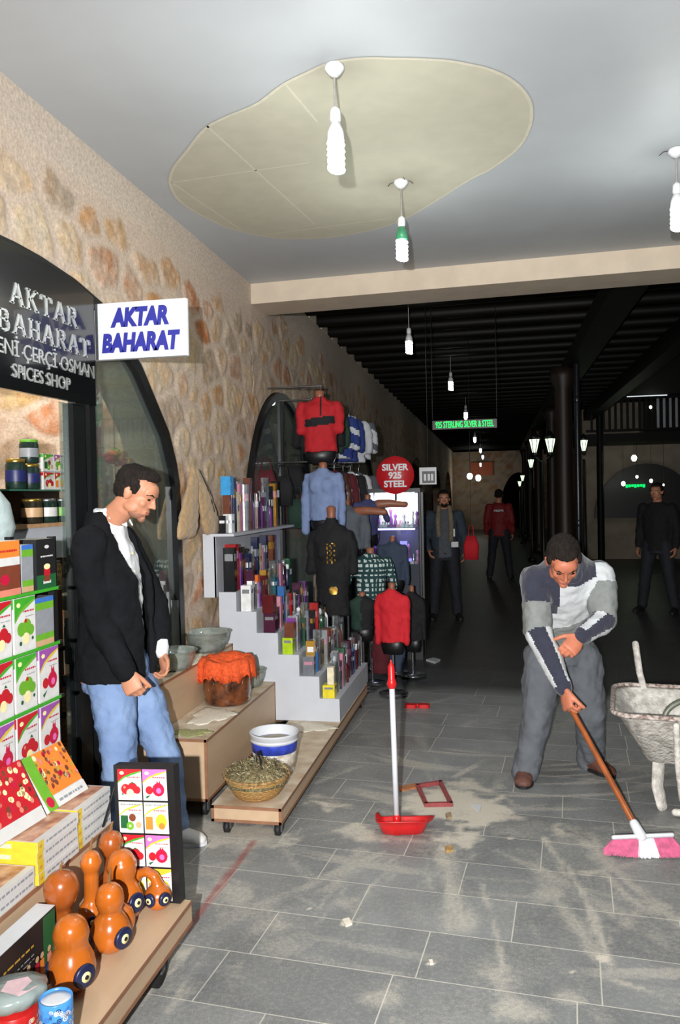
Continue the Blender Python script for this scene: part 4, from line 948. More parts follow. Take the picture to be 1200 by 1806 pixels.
# ---- panel of sample packets at the end of the near stand
pn = thing('packet_panel', 'tall black backed panel of fruit drink packets standing at the end of the near stand', 'display', (-1.232, 2.655, .236), 0, rot=(R(-3), R(3.2)*-1, R(-4)))
b = MB(); b.box(-.112, .125, -.012, .03, 0, .475); b.build('backing', black_m, pn)
b = MB(); b.tube([(-.115, .0, .40), (-.16, -.02, .26)], .004, 6); b.build('hook', black_m, pn)
arts = [[('red', 'orange'), ('yellow', 'orange')], [('red', 'apple'), ('pink', 'pom')], [('white', 'kiwi'), ('white', 'orange')], [('red', 'apple'), ('pink', 'pom')]]
W_, H_ = .099, .113
for i, row in enumerate(arts):
    for j, (tp, frt) in enumerate(row):
        P = Print((-.098+j*W_, -.013, .006+i*(H_+.002)), (W_-.001, 0, 0), (0, 0, H_), (0, -1, 0)); fruit_art(P, tp, frt, random.Random(i*3+j), W_/H_)
        if tp == 'white': P.lines(.1, .86, .92, .95, 1, 'grey', random.Random(i))
        P.build(pn, 'fruit_packet')
# ---- black book box
bk = thing('souvenir_box', 'black printed souvenir box with a white top standing left of the gourds', 'box', (-1.335, 2.115, .236))
b = MB(); b.box(-.06, 0, -.21, .10, 0, .195); b.box(-.06, 0, -.21, .10, .195, .197, 1); b.build('carton', [INK['black'], white_p], bk)
P = Print((0, -.21, 0), (0, .31, 0), (0, 0, .195), (1, 0, 0))
P.rect(.0, .0, 1, 1, 'black'); P.rect(.78, 0, .99, .98, 'dgreen'); P.lines(.15, .68, .62, .74, 1, 'gold', random.Random(1)); P.lines(.12, .56, .62, .60, 1, 'grey', random.Random(2)); P.lines(.12, .5, .62, .53, 1, 'grey', random.Random(3))
for u, cc in ((.40, 'grey'), (.52, 'navy'), (.66, 'crimson'), (.74, 'orange'), (.86, 'salmon')): P.rect(u-.035, .02, u+.035, .40, cc); P.disc(u, .46, .03, 'tan', 1.6)
P.build(bk)
# ---- tins at the front
def swirl_art(bb, r, h, base, fg, n, seed):
    r_ = random.Random(seed)
    for _ in range(n):
        a0 = r_.uniform(0, 2*PI); z0 = r_.uniform(.01, h-.012); q = r_.uniform(.004, .008); k = r_.choice(fg)
        for ring in ((q, q*.62), (q*.35, 0)):
            m_ = 12; o_ = []; i_ = []
            for i in range(m_+1):
                t_ = 2*PI*i/m_
                for rad, lst in ((ring[0], o_), (ring[1], i_)):
                    aa = a0+rad*math.cos(t_)/r; lst.append(((r+.0006)*math.cos(aa), (r+.0006)*math.sin(aa), z0+rad*math.sin(t_)))
            for i in range(m_): bb.add([o_[i], o_[i+1], i_[i+1], i_[i]], [(0, 1, 2, 3)], INKL.index(k))
tn_ = thing('tin', 'blue swirl patterned tin with a white lid at the bottom left corner', 'tin', (-1.128, 1.865, .236))
b = MB(); b.lathe([(.041, 0), (.042, .003), (.042, .150), (.0405, .153), (.040, .150), (.039, .146)], n=32); b.build('tin_body', mat('blue_tin', c(70, 140, 205), .3, var=.15, scale=40), tn_)
b = MB(); b.lathe([(.0385, .140), (.037, .146), (.02, .147), (.001, .1475)], n=32); b.build('lid', white_p, tn_)
b = MB(); swirl_art(b, .042, .15, 'blue', ['white', 'navy', 'blue', 'white'], 170, 3); b.build('printed_swirls', INKM, tn_)
P = MB()
for i in range(8):
    a0, a1 = R(-62+i*6), R(-62+(i+1)*6); zz = .045+i*.002
    P.add([(.0432*math.cos(a0), .0432*math.sin(a0), zz), (.0432*math.cos(a1), .0432*math.sin(a1), zz+.002), (.0432*math.cos(a1), .0432*math.sin(a1), zz+.022), (.0432*math.cos(a0), .0432*math.sin(a0), zz+.020)], [(0, 1, 2, 3)])
P.build('paper_label', white_p, tn_)
tr = thing('tin', 'red leaf patterned tin under the grey wrapped bowl at the corner', 'tin', (-1.255, 1.875, .236))
b = MB(); b.lathe([(.058, 0), (.060, .003), (.060, .105), (.058, .107), (.001, .107)], n=32); b.build('tin_body', mat('red_tin', c(190, 36, 34), .3, var=.1), tr)
b = MB(); swirl_art(b, .060, .10, 'red', ['cream', 'white'], 110, 5); b.build('printed_leaves', INKM, tr)
bw = thing('wrapped_bowl', 'shallow bowl wrapped in grey film with a pink paper note, on the red tin', 'bowl', (-1.26, 1.875, .345), 0, rot=(R(-5), R(-4), 0))
film = mat('grey_film', c(138, 150, 148), .3, var=.12, scale=9, bump=.5, bscale=25)
b = MB(); b.lathe([(.04, 0), (.075, .012), (.09, .035), (.088, .045), (.06, .055), (.001, .058)], n=28, wob=lambda a, z: 1+.03*math.sin(9*a)+.02*math.sin(17*a+z*90)); b.build('film_wrap', film, bw)
b = MB(); b.add([(.0, -.045, .058), (.06, -.055, .053), (.075, .0, .050), (.03, .03, .060), (-.01, .0, .062)], [(0, 1, 2, 3, 4)]); b.build('paper_note', mat('pink_note', c(222, 190, 196), .7), bw)

# ---- things on the three-step stand
def lathe_bowl(r, h, t=.004): return [(r*.55, 0), (r*.72, h*.06), (r*.92, h*.55), (r, h), (r*1.06, h*1.02), (r*1.05, h*1.04), (r-t, h*1.0), (r*.9-t, h*.55), (r*.6, h*.12), (.001, h*.1)]
bowlglass = glassmat('smoky_bowl_glass', (.62, .66, .58, 1), .4, dens=.25)
for lab, px_, y_, z_, r_, h_ in (('smoky glass bowl of green powder against the stone wall on the top step', -1.862, 4.98, .668, .155, .125), ('smoky glass bowl half hidden behind the young man on the top step', -1.862, 4.42, .668, .14, .11), ('smoky glass bowl of dried herbs behind the orange covered pot', -1.63, 5.11, .413, .12, .11)):
    t = thing('glass_bowl', lab, 'bowl', (px_, y_, z_), 0, 'smoky glass bowls')
    b = MB(); b.lathe(lathe_bowl(r_*.93, h_), n=32); b.build('bowl', bowlglass, t)
    b = MB(); b.lathe([(r_*.5, h_*.12), (r_*.78, h_*.5), (r_*.6, h_*.62), (.001, h_*.7)], n=24); o = b.build('contents', mat('khaki_powder', c(120, 116, 78), .9, var=.3, scale=50, bump=.5), t); o['kind'] = 'stuff'
# brown pot with orange cloth
pt = thing('clay_pot', 'glossy brown relief pot with a frayed orange cloth over its mouth', 'pot', (-1.638, 4.70, .413))
brown_gl = mat('brown_glaze', c(74, 38, 22), .15, var=.5, scale=14, coat=.8, bump=.5, bscale=22, col2=c(120, 66, 34))
def relief(a, z): return 1+.012*math.cos(8*a)*math.exp(-((z-.12)/.05)**2)
b = MB(); b.lathe([(.125, 0), (.138, .01), (.14, .03), (.136, .04), (.144, .06), (.144, .2), (.138, .22), (.144, .235), (.144, .26), (.13, .262), (.128, .22), (.001, .2)], n=48, wob=relief); b.build('pot_body', brown_gl, pt)
for i in range(8):
    a = 2*PI*i/8-.4; b = MB(); M = Matrix.Translation((.142*math.cos(a), .142*math.sin(a), .12)) @ Matrix.Rotation(a, 4, 'Z') @ Matrix.Rotation(R(90), 4, 'Y')
    b.T = M; n_ = 16; b.tube([(.045*math.cos(2*PI*k/n_), .026*math.sin(2*PI*k/n_), 0) for k in range(n_+1)], .005, 6, cap=False); b.build('relief_ring', brown_gl, pt)
orange_c = mat('orange_mesh_cloth', c(222, 84, 34), .8, var=.2, scale=60, bump=.8, bscale=80)
r_ = random.Random(8); ed = [r_.random() for _ in range(80)]
vs = []; fs = []; NA = 80; rings = [(0, .2), (.06, .222), (.11, .255), (.14, .272), (.157, .268), (.166, .245), (.170, .22), (.176, .19)]
for i, (rr, zz) in enumerate(rings):
    for k in range(NA):
        a = 2*PI*k/NA; e = ed[k]; f_ = .5+.5*math.sin(a*5+1.3)
        wv = 1+(.05*math.sin(9*a)+.04*math.sin(15*a+2))*(i/7); zz2 = zz+(.008*math.sin(11*a+i)) if i > 3 else zz+.01*math.sin(3*a+i)
        if i == 7: zz2 -= .035*e+.03*f_
        if i == 6: zz2 -= .012*f_
        vs.append((rr*wv*math.cos(a), rr*wv*math.sin(a), zz2))
for i in range(len(rings)-1):
    for k in range(NA): fs.append((i*NA+k, i*NA+(k+1) % NA, (i+1)*NA+(k+1) % NA, (i+1)*NA+k))
b = MB(); b.add(vs, fs, 0, True); oc = b.build('cloth_cover', orange_c, pt)
sol = oc.modifiers.new('t', 'SOLIDIFY'); sol.thickness = .003
# bucket
p = at(474, 1300, z=.37)
bu = thing('bucket', 'white plastic bucket with a blue band standing behind the wicker basket', 'bucket', (-1.225, 4.27, .156))
b = MB(); b.lathe([(.105, 0), (.108, .004), (.125, .17), (.132, .172), (.132, .182), (.127, .184), (.134, .188), (.134, .21), (.137, .214), (.132, .218), (.126, .214), (.120, .17), (.10, .12), (.001, .12)], n=40); b.build('bucket_body', white_p, bu)
b = MB(); b.lathe([(.1218, .115), (.1265, .165), (.1262, .166)], n=40); b.build('printed_band', mat('blue_band', c(50, 70, 180), .4, var=.2), bu)
b = MB(); b.lathe([(.1135, .03), (.1218, .112), (.1216, .113)], n=40); b.build('printed_picture', mat('bucket_print', c(196, 180, 150), .5, var=.3, scale=30, col2=c(228, 224, 214)), bu)
b = MB(); b.lathe([(.119, .165), (.09, .172), (.001, .180)], n=24, wob=lambda a, z: 1+.02*math.sin(5*a)); o = b.build('contents', mat('grey_clay_powder', c(170, 162, 150), .9, var=.15, scale=30, bump=.5), bu); o['kind'] = 'stuff'
# basket with herbs
bs_ = thing('wicker_basket', 'round wicker basket heaped with dried herbs at the near end of the bottom step', 'basket', (-1.215, 3.90, .156))
wick = bpy.data.materials.new('woven_straw'); wick.use_nodes = True; nt = wick.node_tree; N = nt.nodes; L = nt.links
tc = N.new('ShaderNodeTexCoord'); wv = N.new('ShaderNodeTexWave'); wv.bands_direction = 'Z'; wv.inputs['Scale'].default_value = 38; wv.inputs['Distortion'].default_value = 3; wv.inputs['Detail Scale'].default_value = 3
L.new(tc.outputs['Object'], wv.inputs[0]); rp = N.new('ShaderNodeValToRGB'); rp.color_ramp.elements[0].color = c(150, 104, 50); rp.color_ramp.elements[1].color = c(214, 172, 104); L.new(wv.outputs[0], rp.inputs[0]); L.new(rp.outputs[0], N['Principled BSDF'].inputs['Base Color'])
bp = N.new('ShaderNodeBump'); bp.inputs['Strength'].default_value = .8; bp.inputs['Distance'].default_value = .006; L.new(wv.outputs[0], bp.inputs['Height']); L.new(bp.outputs[0], N['Principled BSDF'].inputs['Normal']); N['Principled BSDF'].inputs['Roughness'].default_value = .6
MATS['woven_straw'] = wick
wb = lambda a, z: 1+.012*math.sin(24*a+(z*300))
b = MB(); b.lathe([(.10, 0), (.112, .008), (.142, .055), (.163, .105), (.158, .108), (.135, .055), (.10, .02), (.001, .02)], n=96, wob=wb); b.build('basket_body', wick, bs_)
b = MB(); b.tube([(.163*math.cos(2*PI*k/36), .163*math.sin(2*PI*k/36), .108) for k in range(37)], .008, 8, cap=False); b.build('rim', mat('braided_rim', c(150, 118, 72), .8, var=.5, scale=50, bump=.6), bs_)
b = MB(); b.lathe([(.158, .07), (.15, .106), (.10, .135), (.04, .150), (.001, .152)], n=30, wob=lambda a, z: 1+.03*math.sin(7*a+z*60)); o = b.build('herb_bed', mat('dried_herb', c(128, 116, 82), .95, var=.5, scale=90, bump=1), bs_); o['kind'] = 'stuff'
r_ = random.Random(4); b = MB()
for _ in range(900):
    a = r_.uniform(0, 2*PI); q = r_.random()**.5*.165; z = .145-.9*max(0, q-.09)**1*.5+r_.uniform(-.005, .02); d = Vector((r_.uniform(-1, 1), r_.uniform(-1, 1), r_.uniform(-.3, .8))).normalized()*r_.uniform(.008, .02)
    if q > .15: z = .115+r_.uniform(-.03, .01)
    p_ = Vector((q*math.cos(a), q*math.sin(a), z)); s_ = d.orthogonal().normalized()*.0022
    b.add([p_-d+s_, p_-d-s_, p_+d], [(0, 1, 2)], r_.choice([0, 0, 1, 2]))
o = b.build('herb_sprigs', [mat('herb_a', c(120, 110, 76), .9, var=.3), mat('herb_b', c(176, 164, 130), .9, var=.2), mat('herb_c', c(70, 62, 44), .9, var=.3)], bs_); o['kind'] = 'stuff'
b = MB(); b.tube([(-.02, .02, .1), (-.01, .03, .19), (.0, .04, .205), (.03, -.02, .17), (.05, -.06, .12)], .006, 8); b.build('handle', black_m, bs_)

# ---- white stair shelf with perfume
wsx = [-1.05, -1.185, -1.32, -1.463, -1.61, -1.75, -1.872]; wsz = [.31, .455, .598, .742, .885, 1.017]
prof = [(wsx[0], .157)]
for i in range(6): prof += [(wsx[i], wsz[i]), (wsx[i+1], wsz[i])]
prof += [(wsx[6], .669), (-1.780, .669), (-1.780, .414), (-1.488, .414), (-1.488, .157)]
ws = thing('stair_shelf', 'white stepped shelf crowded with perfume boxes beyond the wooden steps', 'shelf')
b = MB(); b.prismy(prof, 5.24, 6.42); b.build('stair_body', white_m, ws)
wu = thing('wall_unit', 'white wall unit with a grey back and long top shelf above the stair shelf', 'shelf')
b = MB(); b.box(-1.90, -1.888, 5.24, 6.9, .98, 1.395); b.build('back_panel', white_m, wu)
b = MB(); b.box(-1.978, -1.755, 5.24, 6.9, 1.395, 1.413); b.build('top_shelf', white_m, wu)
b = MB(); b.box(-1.978, -1.90, 6.88, 6.9, .98, 1.395); b.build('side_panel', white_m, wu)
b = MB(); b.box(-1.978, -1.886, 5.24, 5.252, .98, 1.395); b.build('side_panel', white_m, wu)
COL = dict(white=(226, 228, 228), black=(26, 26, 30), plum=(66, 26, 50), red=(160, 34, 36), maroon=(84, 22, 26), silver=(170, 174, 178), grey=(110, 114, 122), teal=(40, 90, 100), blue=(50, 100, 160), gold=(196, 150, 60), green=(40, 80, 56), pink=(190, 130, 150), brown=(104, 60, 44), cream=(224, 214, 186), navy=(34, 40, 72), purple=(120, 60, 140), lime=(170, 200, 40), yellow=(222, 204, 50), orange=(220, 110, 50), skyblue=(60, 150, 210))
PM = {k_: mat('pack_'+k_, c(*v), .25, .6 if k_ in ('silver', 'gold') else 0, var=.12, scale=25, coat=.3) for k_, v in COL.items()}
clear_pack = glassmat('clear_pack', (.85, .87, .9, 1), .6, .05, .08)
ordn = ['nearest', 'second', 'third', 'fourth', 'fifth', 'sixth', 'seventh', 'eighth', 'ninth', 'tenth', 'eleventh', 'twelfth', 'thirteenth', 'fourteenth', 'fifteenth', 'sixteenth', 'seventeenth', 'eighteenth', 'nineteenth', 'twentieth', 'twenty-first', 'twenty-second', 'twenty-third', 'last']
lev = ['lowest step', 'second step', 'third step', 'fourth step', 'fifth step', 'sixth step', 'long top shelf']
def perfume(kind, col, x, y, z, w_, d_, h, lvl, i, cap='black', rz=0):
    kn = {'box': 'perfume box', 'tube': 'clear perfume tube', 'bottle': 'perfume bottle', 'spray': 'slim spray can', 'case': 'gift box'}[kind]
    t = thing('perfume_box' if kind in ('box', 'case') else 'perfume_bottle', '%s %s on the %s, %s from the near end' % (col, kn, lev[lvl], ordn[min(i, 23)]), 'perfume', (x, y, z), rz, 'perfumes on the '+lev[lvl])
    if kind in ('box', 'case'):
        b = MB(); b.box(-d_/2, d_/2, -w_/2, w_/2, 0, h); b.build('carton', PM[col], t)
        rr = random.Random(int(y*1000)+lvl); c2 = rr.choice(['silver', 'gold', 'white', 'black', 'pink'])
        b = MB(); z1 = h*rr.uniform(.5, .7); b.box(d_/2, d_/2+.0008, -w_*.36, w_*.36, z1, z1+h*.16); b.box(-d_*.36, d_*.36, -w_/2-.0008, -w_/2, z1, z1+h*.16); b.build('printed_label', PM[c2], t)
    elif kind == 'tube':
        b = MB(); b.lathe([(w_*.40, .004), (w_*.42, h*.5), (w_*.3, h*.62), (w_*.14, h*.66), (w_*.14, h*.74)], n=12); b.build('flacon', PM[col], t)
        b = MB(); b.lathe([(w_*.25, h*.70), (w_*.27, h*.9), (.001, h*.93)], n=12); b.build('cap', PM[cap], t)
        b = MB(); b.box(-w_/2, w_/2, -w_/2, w_/2, 0, h); b.build('clear_case', clear_pack, t)
    elif kind == 'bottle':
        b = MB(); b.loft([((0, 0, 0), (d_/2, 0, 0), (0, w_/2, 0)), ((0, 0, h*.55), (d_/2, 0, 0), (0, w_/2, 0)), ((0, 0, h*.68), (d_*.3, 0, 0), (0, w_*.3, 0)), ((0, 0, h*.74), (d_*.15, 0, 0), (0, w_*.15, 0))], 16, power=3.5); b.build('flacon', PM[col], t)
        b = MB(); b.lathe([(w_*.2, h*.72), (w_*.24, h*.74), (w_*.24, h*.98), (.001, h)], n=12); b.build('cap', PM[cap], t)
    else:
        b = MB(); b.lathe([(w_*.46, 0), (w_*.5, .004), (w_*.5, h*.8), (w_*.4, h*.84)], n=14); b.build('can', PM[col], t)
        b = MB(); b.lathe([(w_*.42, h*.82), (w_*.42, h*.98), (.001, h)], n=14); b.build('cap', PM[cap], t)
    return t
rr = random.Random(21)
palette = ['plum', 'black', 'silver', 'grey', 'maroon', 'teal', 'pink', 'brown', 'white', 'navy', 'gold', 'red', 'green', 'purple', 'cream', 'blue', 'black', 'silver', 'plum']
fixed = {  # landmark items at the near end of each step: (kind, colour, width, depth, height)
 0: [('case', 'yellow', .085, .08, .085)], 1: [('case', 'grey', .06, .075, .13)], 2: [('case', 'lime', .075, .07, .11)], 3: [('case', 'plum', .085, .08, .13)], 4: [('box', 'white', .07, .07, .175)], 5: [('box', 'black', .05, .08, .30), ('box', 'red', .06, .08, .32)], 6: [('box', 'black', .06, .05, .12), ('box', 'white', .06, .06, .13)]}
for lvl in range(7):
    z = (wsz+[1.414])[lvl]; xc = (wsx[lvl]+wsx[lvl+1])/2 if lvl < 6 else -1.85
    y = 5.255 if lvl < 6 else 5.30; i = 0; fx_ = list(fixed[lvl]); yend = 6.38 if lvl < 6 else 6.75
    while y < yend and i < 24:
        if fx_: kind, col, w_, d_, h = fx_.pop(0)
        else:
            kind = rr.choice(['box', 'box', 'box', 'tube', 'bottle', 'spray', 'box']); col = palette[(i*5+lvl*3+rr.randrange(3)) % len(palette)]
            w_ = rr.uniform(.036, .062); d_ = rr.uniform(.045, .07); h = rr.uniform(.15, .28)*(1.25 if lvl >= 5 else 1)
            if kind == 'spray': w_ = .042
            if kind == 'tube': w_ = .048; h = rr.uniform(.2, .3)
            if lvl == 6: h = rr.uniform(.24, .42)
        perfume(kind, col, xc+rr.uniform(-.012, .012), y+w_/2, z, w_, d_, h, lvl, i, rr.choice(['black', 'silver', 'gold', 'white']), rr.uniform(-.08, .08) if i else 0)
        y += w_+rr.uniform(.003, .012); i += 1
def crate(label, x, y, z, w_, d_, h, col, cat='box'):
    b = MB(); b.box(x-d_/2, x+d_/2, y-w_/2, y+w_/2, z, z+h); b.box(x+d_/2, x+d_/2+.001, y-w_*.3, y+w_*.3, z+h*.5, z+h*.7)
    return tag(b.build('gift_box', PM[col]), label, cat)
crate('cream gift box standing on the yellow box on the lowest white step', -1.115, 5.30, .396, .05, .045, .115, 'cream')
crate('brown gift box on top of the lime box on the third white step', -1.39, 5.293, .709, .07, .065, .10, 'brown')
crate('second plum box with a gold band standing on the plum box, fourth step', -1.535, 5.298, .873, .08, .075, .12, 'maroon')
crate('brown and white box standing on the white box at the end of the top shelf', -1.85, 5.395, 1.545, .05, .05, .13, 'brown')
crate('bright blue box balanced on top of the pile at the end of the top shelf', -1.85, 5.40, 1.676, .075, .07, .13, 'skyblue')
crate('small orange red box on the tall box row of the fourth step', -1.68, 5.45, 1.065, .06, .06, .05, 'orange')
# ---------------------------------------------------------------- clothes display beyond the perfume
def cloth(name, col, var=.05, bump=.35, sheen=.0, scale=18, rough=.85): return mat(name, c(*col), rough, var=var, scale=scale, bump=bump, bscale=26, sheen=sheen)
skin_mann = mat('mannequin_skin', c(146, 92, 68), .45, var=.08)
chrome = mat('chrome_tube', c(150, 152, 156), .2, .9)
def torso_mesh(w_, h_, dpt=.5, slv=None, hem=1.0, collar=.3):
    """garment on a torso: local x right, y back, z up from hem"""
    b = MB(); W = w_/2; D = W*dpt
    b.loft([((0, 0, 0), (W*.80*hem, 0, 0), (0, D*1.0, 0)), ((0, 0, h_*.22), (W*.76, 0, 0), (0, D*.95, 0)), ((0, 0, h_*.45), (W*.78, 0, 0), (0, D, 0)), ((0, 0, h_*.68), (W*.86, 0, 0), (0, D*1.1, 0)), ((0, 0, h_*.84), (W*.92, 0, 0), (0, D*.9, 0)), ((0, 0, h_*.93), (W*.62, 0, 0), (0, D*.6, 0)), ((0, 0, h_*.97), (W*collar, 0, 0), (0, D*.5, 0)), ((0, -D*.05, h_*1.02), (W*collar*.9, 0, 0), (0, D*.45, 0))], 28)
    if slv:
        for sg, L_, out in slv:
            b.tube([(sg*W*.82, 0, h_*.83), (sg*(W*.98+out*.4), 0, h_*.83-L_*.35), (sg*(W*1.02+out), -.01, h_*.83-L_)], [w_*.135, w_*.12, w_*.105], 14)
    return b
def paint(o, fn):
    me = o.data
    for p in me.polygons:
        p.material_index = fn(p.center, p.normal)
def mannequin(label, cx, y, z0, w_, h_, m_list, slv=None, rz=0, fn=None, neck=True, cat='mannequin', pole=None, hips=True, bust=0):
    t = thing('mannequin', label, cat, (cx, y, z0), rz)
    b = torso_mesh(w_, h_, slv=slv)
    if bust: b.ell((-.045, -w_*.17, h_*.66), (.065, .05, .08)); b.ell((.045, -w_*.17, h_*.66), (.065, .05, .08))
    o = b.build('garment', m_list, t, voxel=.013, smooth=3, disp=.03, dscale=.08)
    if fn: paint(o, fn)
    if neck:
        b = MB(); b.loft([((0, 0, h_*.9), (w_*.12, 0, 0), (0, w_*.11, 0)), ((0, 0, h_*1.04), (w_*.10, 0, 0), (0, w_*.09, 0)), ((0, 0, h_*1.12), (w_*.11, 0, 0), (0, w_*.10, 0)), ((0, 0, h_*1.14), (w_*.05, 0, 0), (0, w_*.05, 0))], 16); b.build('neck', skin_mann, t)
    if hips:
        b = MB(); b.loft([((0, 0, -.10), (w_*.30, 0, 0), (0, w_*.16, 0)), ((0, 0, -.04), (w_*.37, 0, 0), (0, w_*.2, 0)), ((0, 0, .05), (w_*.36, 0, 0), (0, w_*.2, 0))], 20); b.build('hips', black_m, t)
    if pole: b = MB(); b.tube([(0, 0, -pole), (0, 0, 0)], .012, 8); b.lathe([(.12, -pole), (.12, -pole+.01), (.02, -pole+.02)], n=24); b.build('stand_pole', chrome, t)
    return t
red_c = cloth('red_fleece', (176, 24, 34)); black_c = cloth('black_cloth', (20, 20, 24)); blue_sh = cloth('pale_blue_cotton', (120, 138, 178)); grey_c = cloth('grey_suiting', (84, 90, 98)); ind_c = cloth('indigo_cloth', (58, 62, 104)); scarlet = cloth('scarlet_knit', (206, 32, 44)); brown_c = cloth('brown_leather', (74, 42, 36), rough=.4); white_c = cloth('white_cotton', (196, 200, 206)); royal = cloth('royal_blue_cloth', (36, 54, 120)); denim_d = cloth('dark_denim', (52, 64, 84)); green_c = cloth('dark_green_cloth', (30, 56, 46)); maroon_c = cloth('maroon_cloth', (84, 20, 30))
# red fleece, high up beside the second arch
mannequin('red zip-neck fleece with a black chest band on the highest mannequin', -1.505, 6.9, 2.04, .37, .47, [red_c, black_c], slv=[(-1, .20, -.02), (1, .2, -.02)], fn=lambda p, n: 1 if .225 < p.z-.12*p.x < .295 and n.y < .3 and abs(p.x) < .13 else (1 if abs(p.x-.015) < .008 and p.z > .3 and n.y < 0 else 0), rz=R(8))
b = MB(); b.tube([(-1.98, 6.95, 2.62), (-1.5, 6.95, 2.62)], .009, 8); b.tube([(-1.5, 6.95, 2.62), (-1.505, 6.93, 2.55)], .006, 6); tag(b.build('wall_bracket', chrome), 'steel bracket holding the red fleece mannequin off the wall', 'bracket')
mannequin('pale blue long-sleeved blouse on a headless mannequin below the red fleece', -1.475, 6.84, 1.45, .33, .44, [blue_sh], slv=[(-1, .46, .0), (1, .40, .0)], rz=R(-6), bust=1)
def gold_fn(p, n):
    d = math.hypot(p.x-.03, p.z-.22); return 1 if n.y < 0 and (d < .035 or (abs(p.x-.02) < .035 and .45 < p.z < .62 and math.sin(p.z*160)*math.sin(p.x*160) > .2)) else 0
t = mannequin('black dress with gold ornaments on a mannequin beside the perfume shelves', -1.39, 6.74, .64, .37, .82, [black_c, mat('gold_thread', c(170, 130, 50), .4, .6)], slv=[(-1, .3, 0), (1, .3, 0)], rz=R(-5), fn=gold_fn, hips=False, bust=1, pole=.62)
# rails with hanging garments
def rail(label, x, y0, y1, z):
    b = MB(); b.tube([(x, y0, z), (x, y1, z)], .012, 8); b.tube([(x, y1, z), (-1.99, y1, z)], .008, 6); b.tube([(x, y0+.05, z), (-1.99, y0+.05, z)], .008, 6)
    return tag(b.build('clothes_rail', chrome), label, 'rail')
rail('upper chrome clothes rail fixed to the stone wall', -1.62, 7.1, 8.9, 2.53)
rail('lower chrome clothes rail fixed to the stone wall', -1.60, 7.1, 8.7, 1.97)
def hanging(label, x, y, ztop, w_, h_, m_, slv=None, fn=None, rz=0):
    t = thing('hanging_garment', label, 'garment', (x, y, ztop-h_), rz, 'garments on the wall rails')
    b = torso_mesh(w_, h_*.93, dpt=.28, slv=slv, hem=1.08, collar=.2); o = b.build('garment', m_ if isinstance(m_, list) else [m_], t, voxel=.016, smooth=3, disp=.03, dscale=.08)
    if fn: paint(o, fn)
    b = MB(); b.tube([(-w_*.35, 0, h_*.84), (0, 0, h_*.93), (w_*.35, 0, h_*.84)], .006, 6); b.tube([(0, 0, h_*.93), (0, 0, h_+.02), (.015, 0, h_+.045), (.0, 0, h_+.06)], .003, 6); b.build('hanger', chrome, t)
stripe = lambda k: (lambda p, n: 1 if math.sin(p.z*k+p.x*18) > .45 else 0)
for i, (lab, y, m_, h_, w_, fn) in enumerate([('black jacket hanging first on the upper rail behind the red fleece', 7.25, black_c, .46, .40, None), ('dark green top hanging second on the upper rail', 7.55, green_c, .44, .36, None), ('royal blue and white patterned top hanging on the upper rail', 7.85, [royal, white_c], .48, .40, stripe(40)), ('second blue top hanging on the upper rail behind the patterned one', 8.1, royal, .5, .38, None), ('white top hanging at the far end of the upper rail', 8.4, white_c, .5, .40, None), ('pale grey top hanging last on the upper rail', 8.65, [white_c, grey_c], .46, .40, stripe(30))]):
    hanging(lab, -1.60+.02*i, y, 2.50, w_, h_, m_, slv=[(-1, .26, 0), (1, .26, 0)], fn=fn, rz=R(10))
for i, (lab, y, m_, h_, w_) in enumerate([('brown leather jacket hanging first on the lower rail', 7.3, brown_c, .5, .42), ('black and maroon top hanging second on the lower rail', 7.6, maroon_c, .5, .4), ('black coat hanging third on the lower rail', 7.9, black_c, .55, .42), ('white shirt hanging on the lower rail beside the black coat', 8.15, white_c, .5, .38), ('grey jacket hanging last on the lower rail', 8.45, grey_c, .52, .4)]):
    hanging(lab, -1.56+.03*i, y, 1.93, w_, h_, m_, slv=[(-1, .36, 0), (1, .36, 0)], rz=R(12))
for lab, px, py, y, w_, h_, m_, rz, slv in (('grey suit jacket on a headless mannequin left of the indigo top', 612, 970, 7.15, .36, .40, grey_c, 10, [(-1, .3, 0), (1, .3, 0)]), ('indigo knitted top on a mannequin beside the lit silver case', 650, 944, 7.6, .27, .34, ind_c, 25, [(-1, .14, .05), (1, .14, .05)]), ('dark denim jacket on a mannequin under the indigo top', 694, 1024, 7.4, .25, .36, denim_d, 0, [(-1, .32, 0), (1, .32, 0)])):
    p = at(px, py, y=y); last = mannequin(lab, p.x, y, p.z, w_, h_, [m_], slv=slv, rz=R(rz), pole=p.z-.02)
    if px < 660:
        b = MB(); b.tube([(.10, -.02, h_*.86), (.20, -.06, h_*.88), (.34, -.10, h_*.84)], [.045, .038, .028], 12); b.build('bare_arm', skin_mann, last)
# checked shirt, scarlet jumper and neighbours on low stands
def check(p, n): return 1 if (math.sin(p.z*150) > .1 and math.sin((p.x+p.y)*150) > .1) else 0
p = at(655, 1058, y=6.95)
mannequin('green and white checked short shirt on a low mannequin behind the perfume stair', p.x, 6.95, p.z, .34, .40, [cloth('check_dark', (24, 60, 62)), cloth('check_white', (190, 204, 200))], slv=[(-1, .16, .03), (1, .22, .03)], fn=check, rz=R(10), pole=p.z-.02)
p = at(693, 1132, y=6.6)
t = mannequin('scarlet jumper on a low child mannequin beside the aisle', p.x, 6.6, p.z, .27, .43, [scarlet], slv=[(-1, .36, -.015), (1, .36, -.015)], rz=R(-12), pole=p.z-.02)
p = at(728, 1130, y=7.3)
mannequin('black and red child jacket on a low mannequin behind the scarlet jumper', p.x, 7.3, p.z, .22, .44, [black_c, maroon_c], slv=[(-1, .34, 0), (1, .34, 0)], fn=lambda p, n: 1 if p.x < -.02 else 0, rz=R(-15), pole=p.z-.02)
p = at(640, 1110, y=6.75)
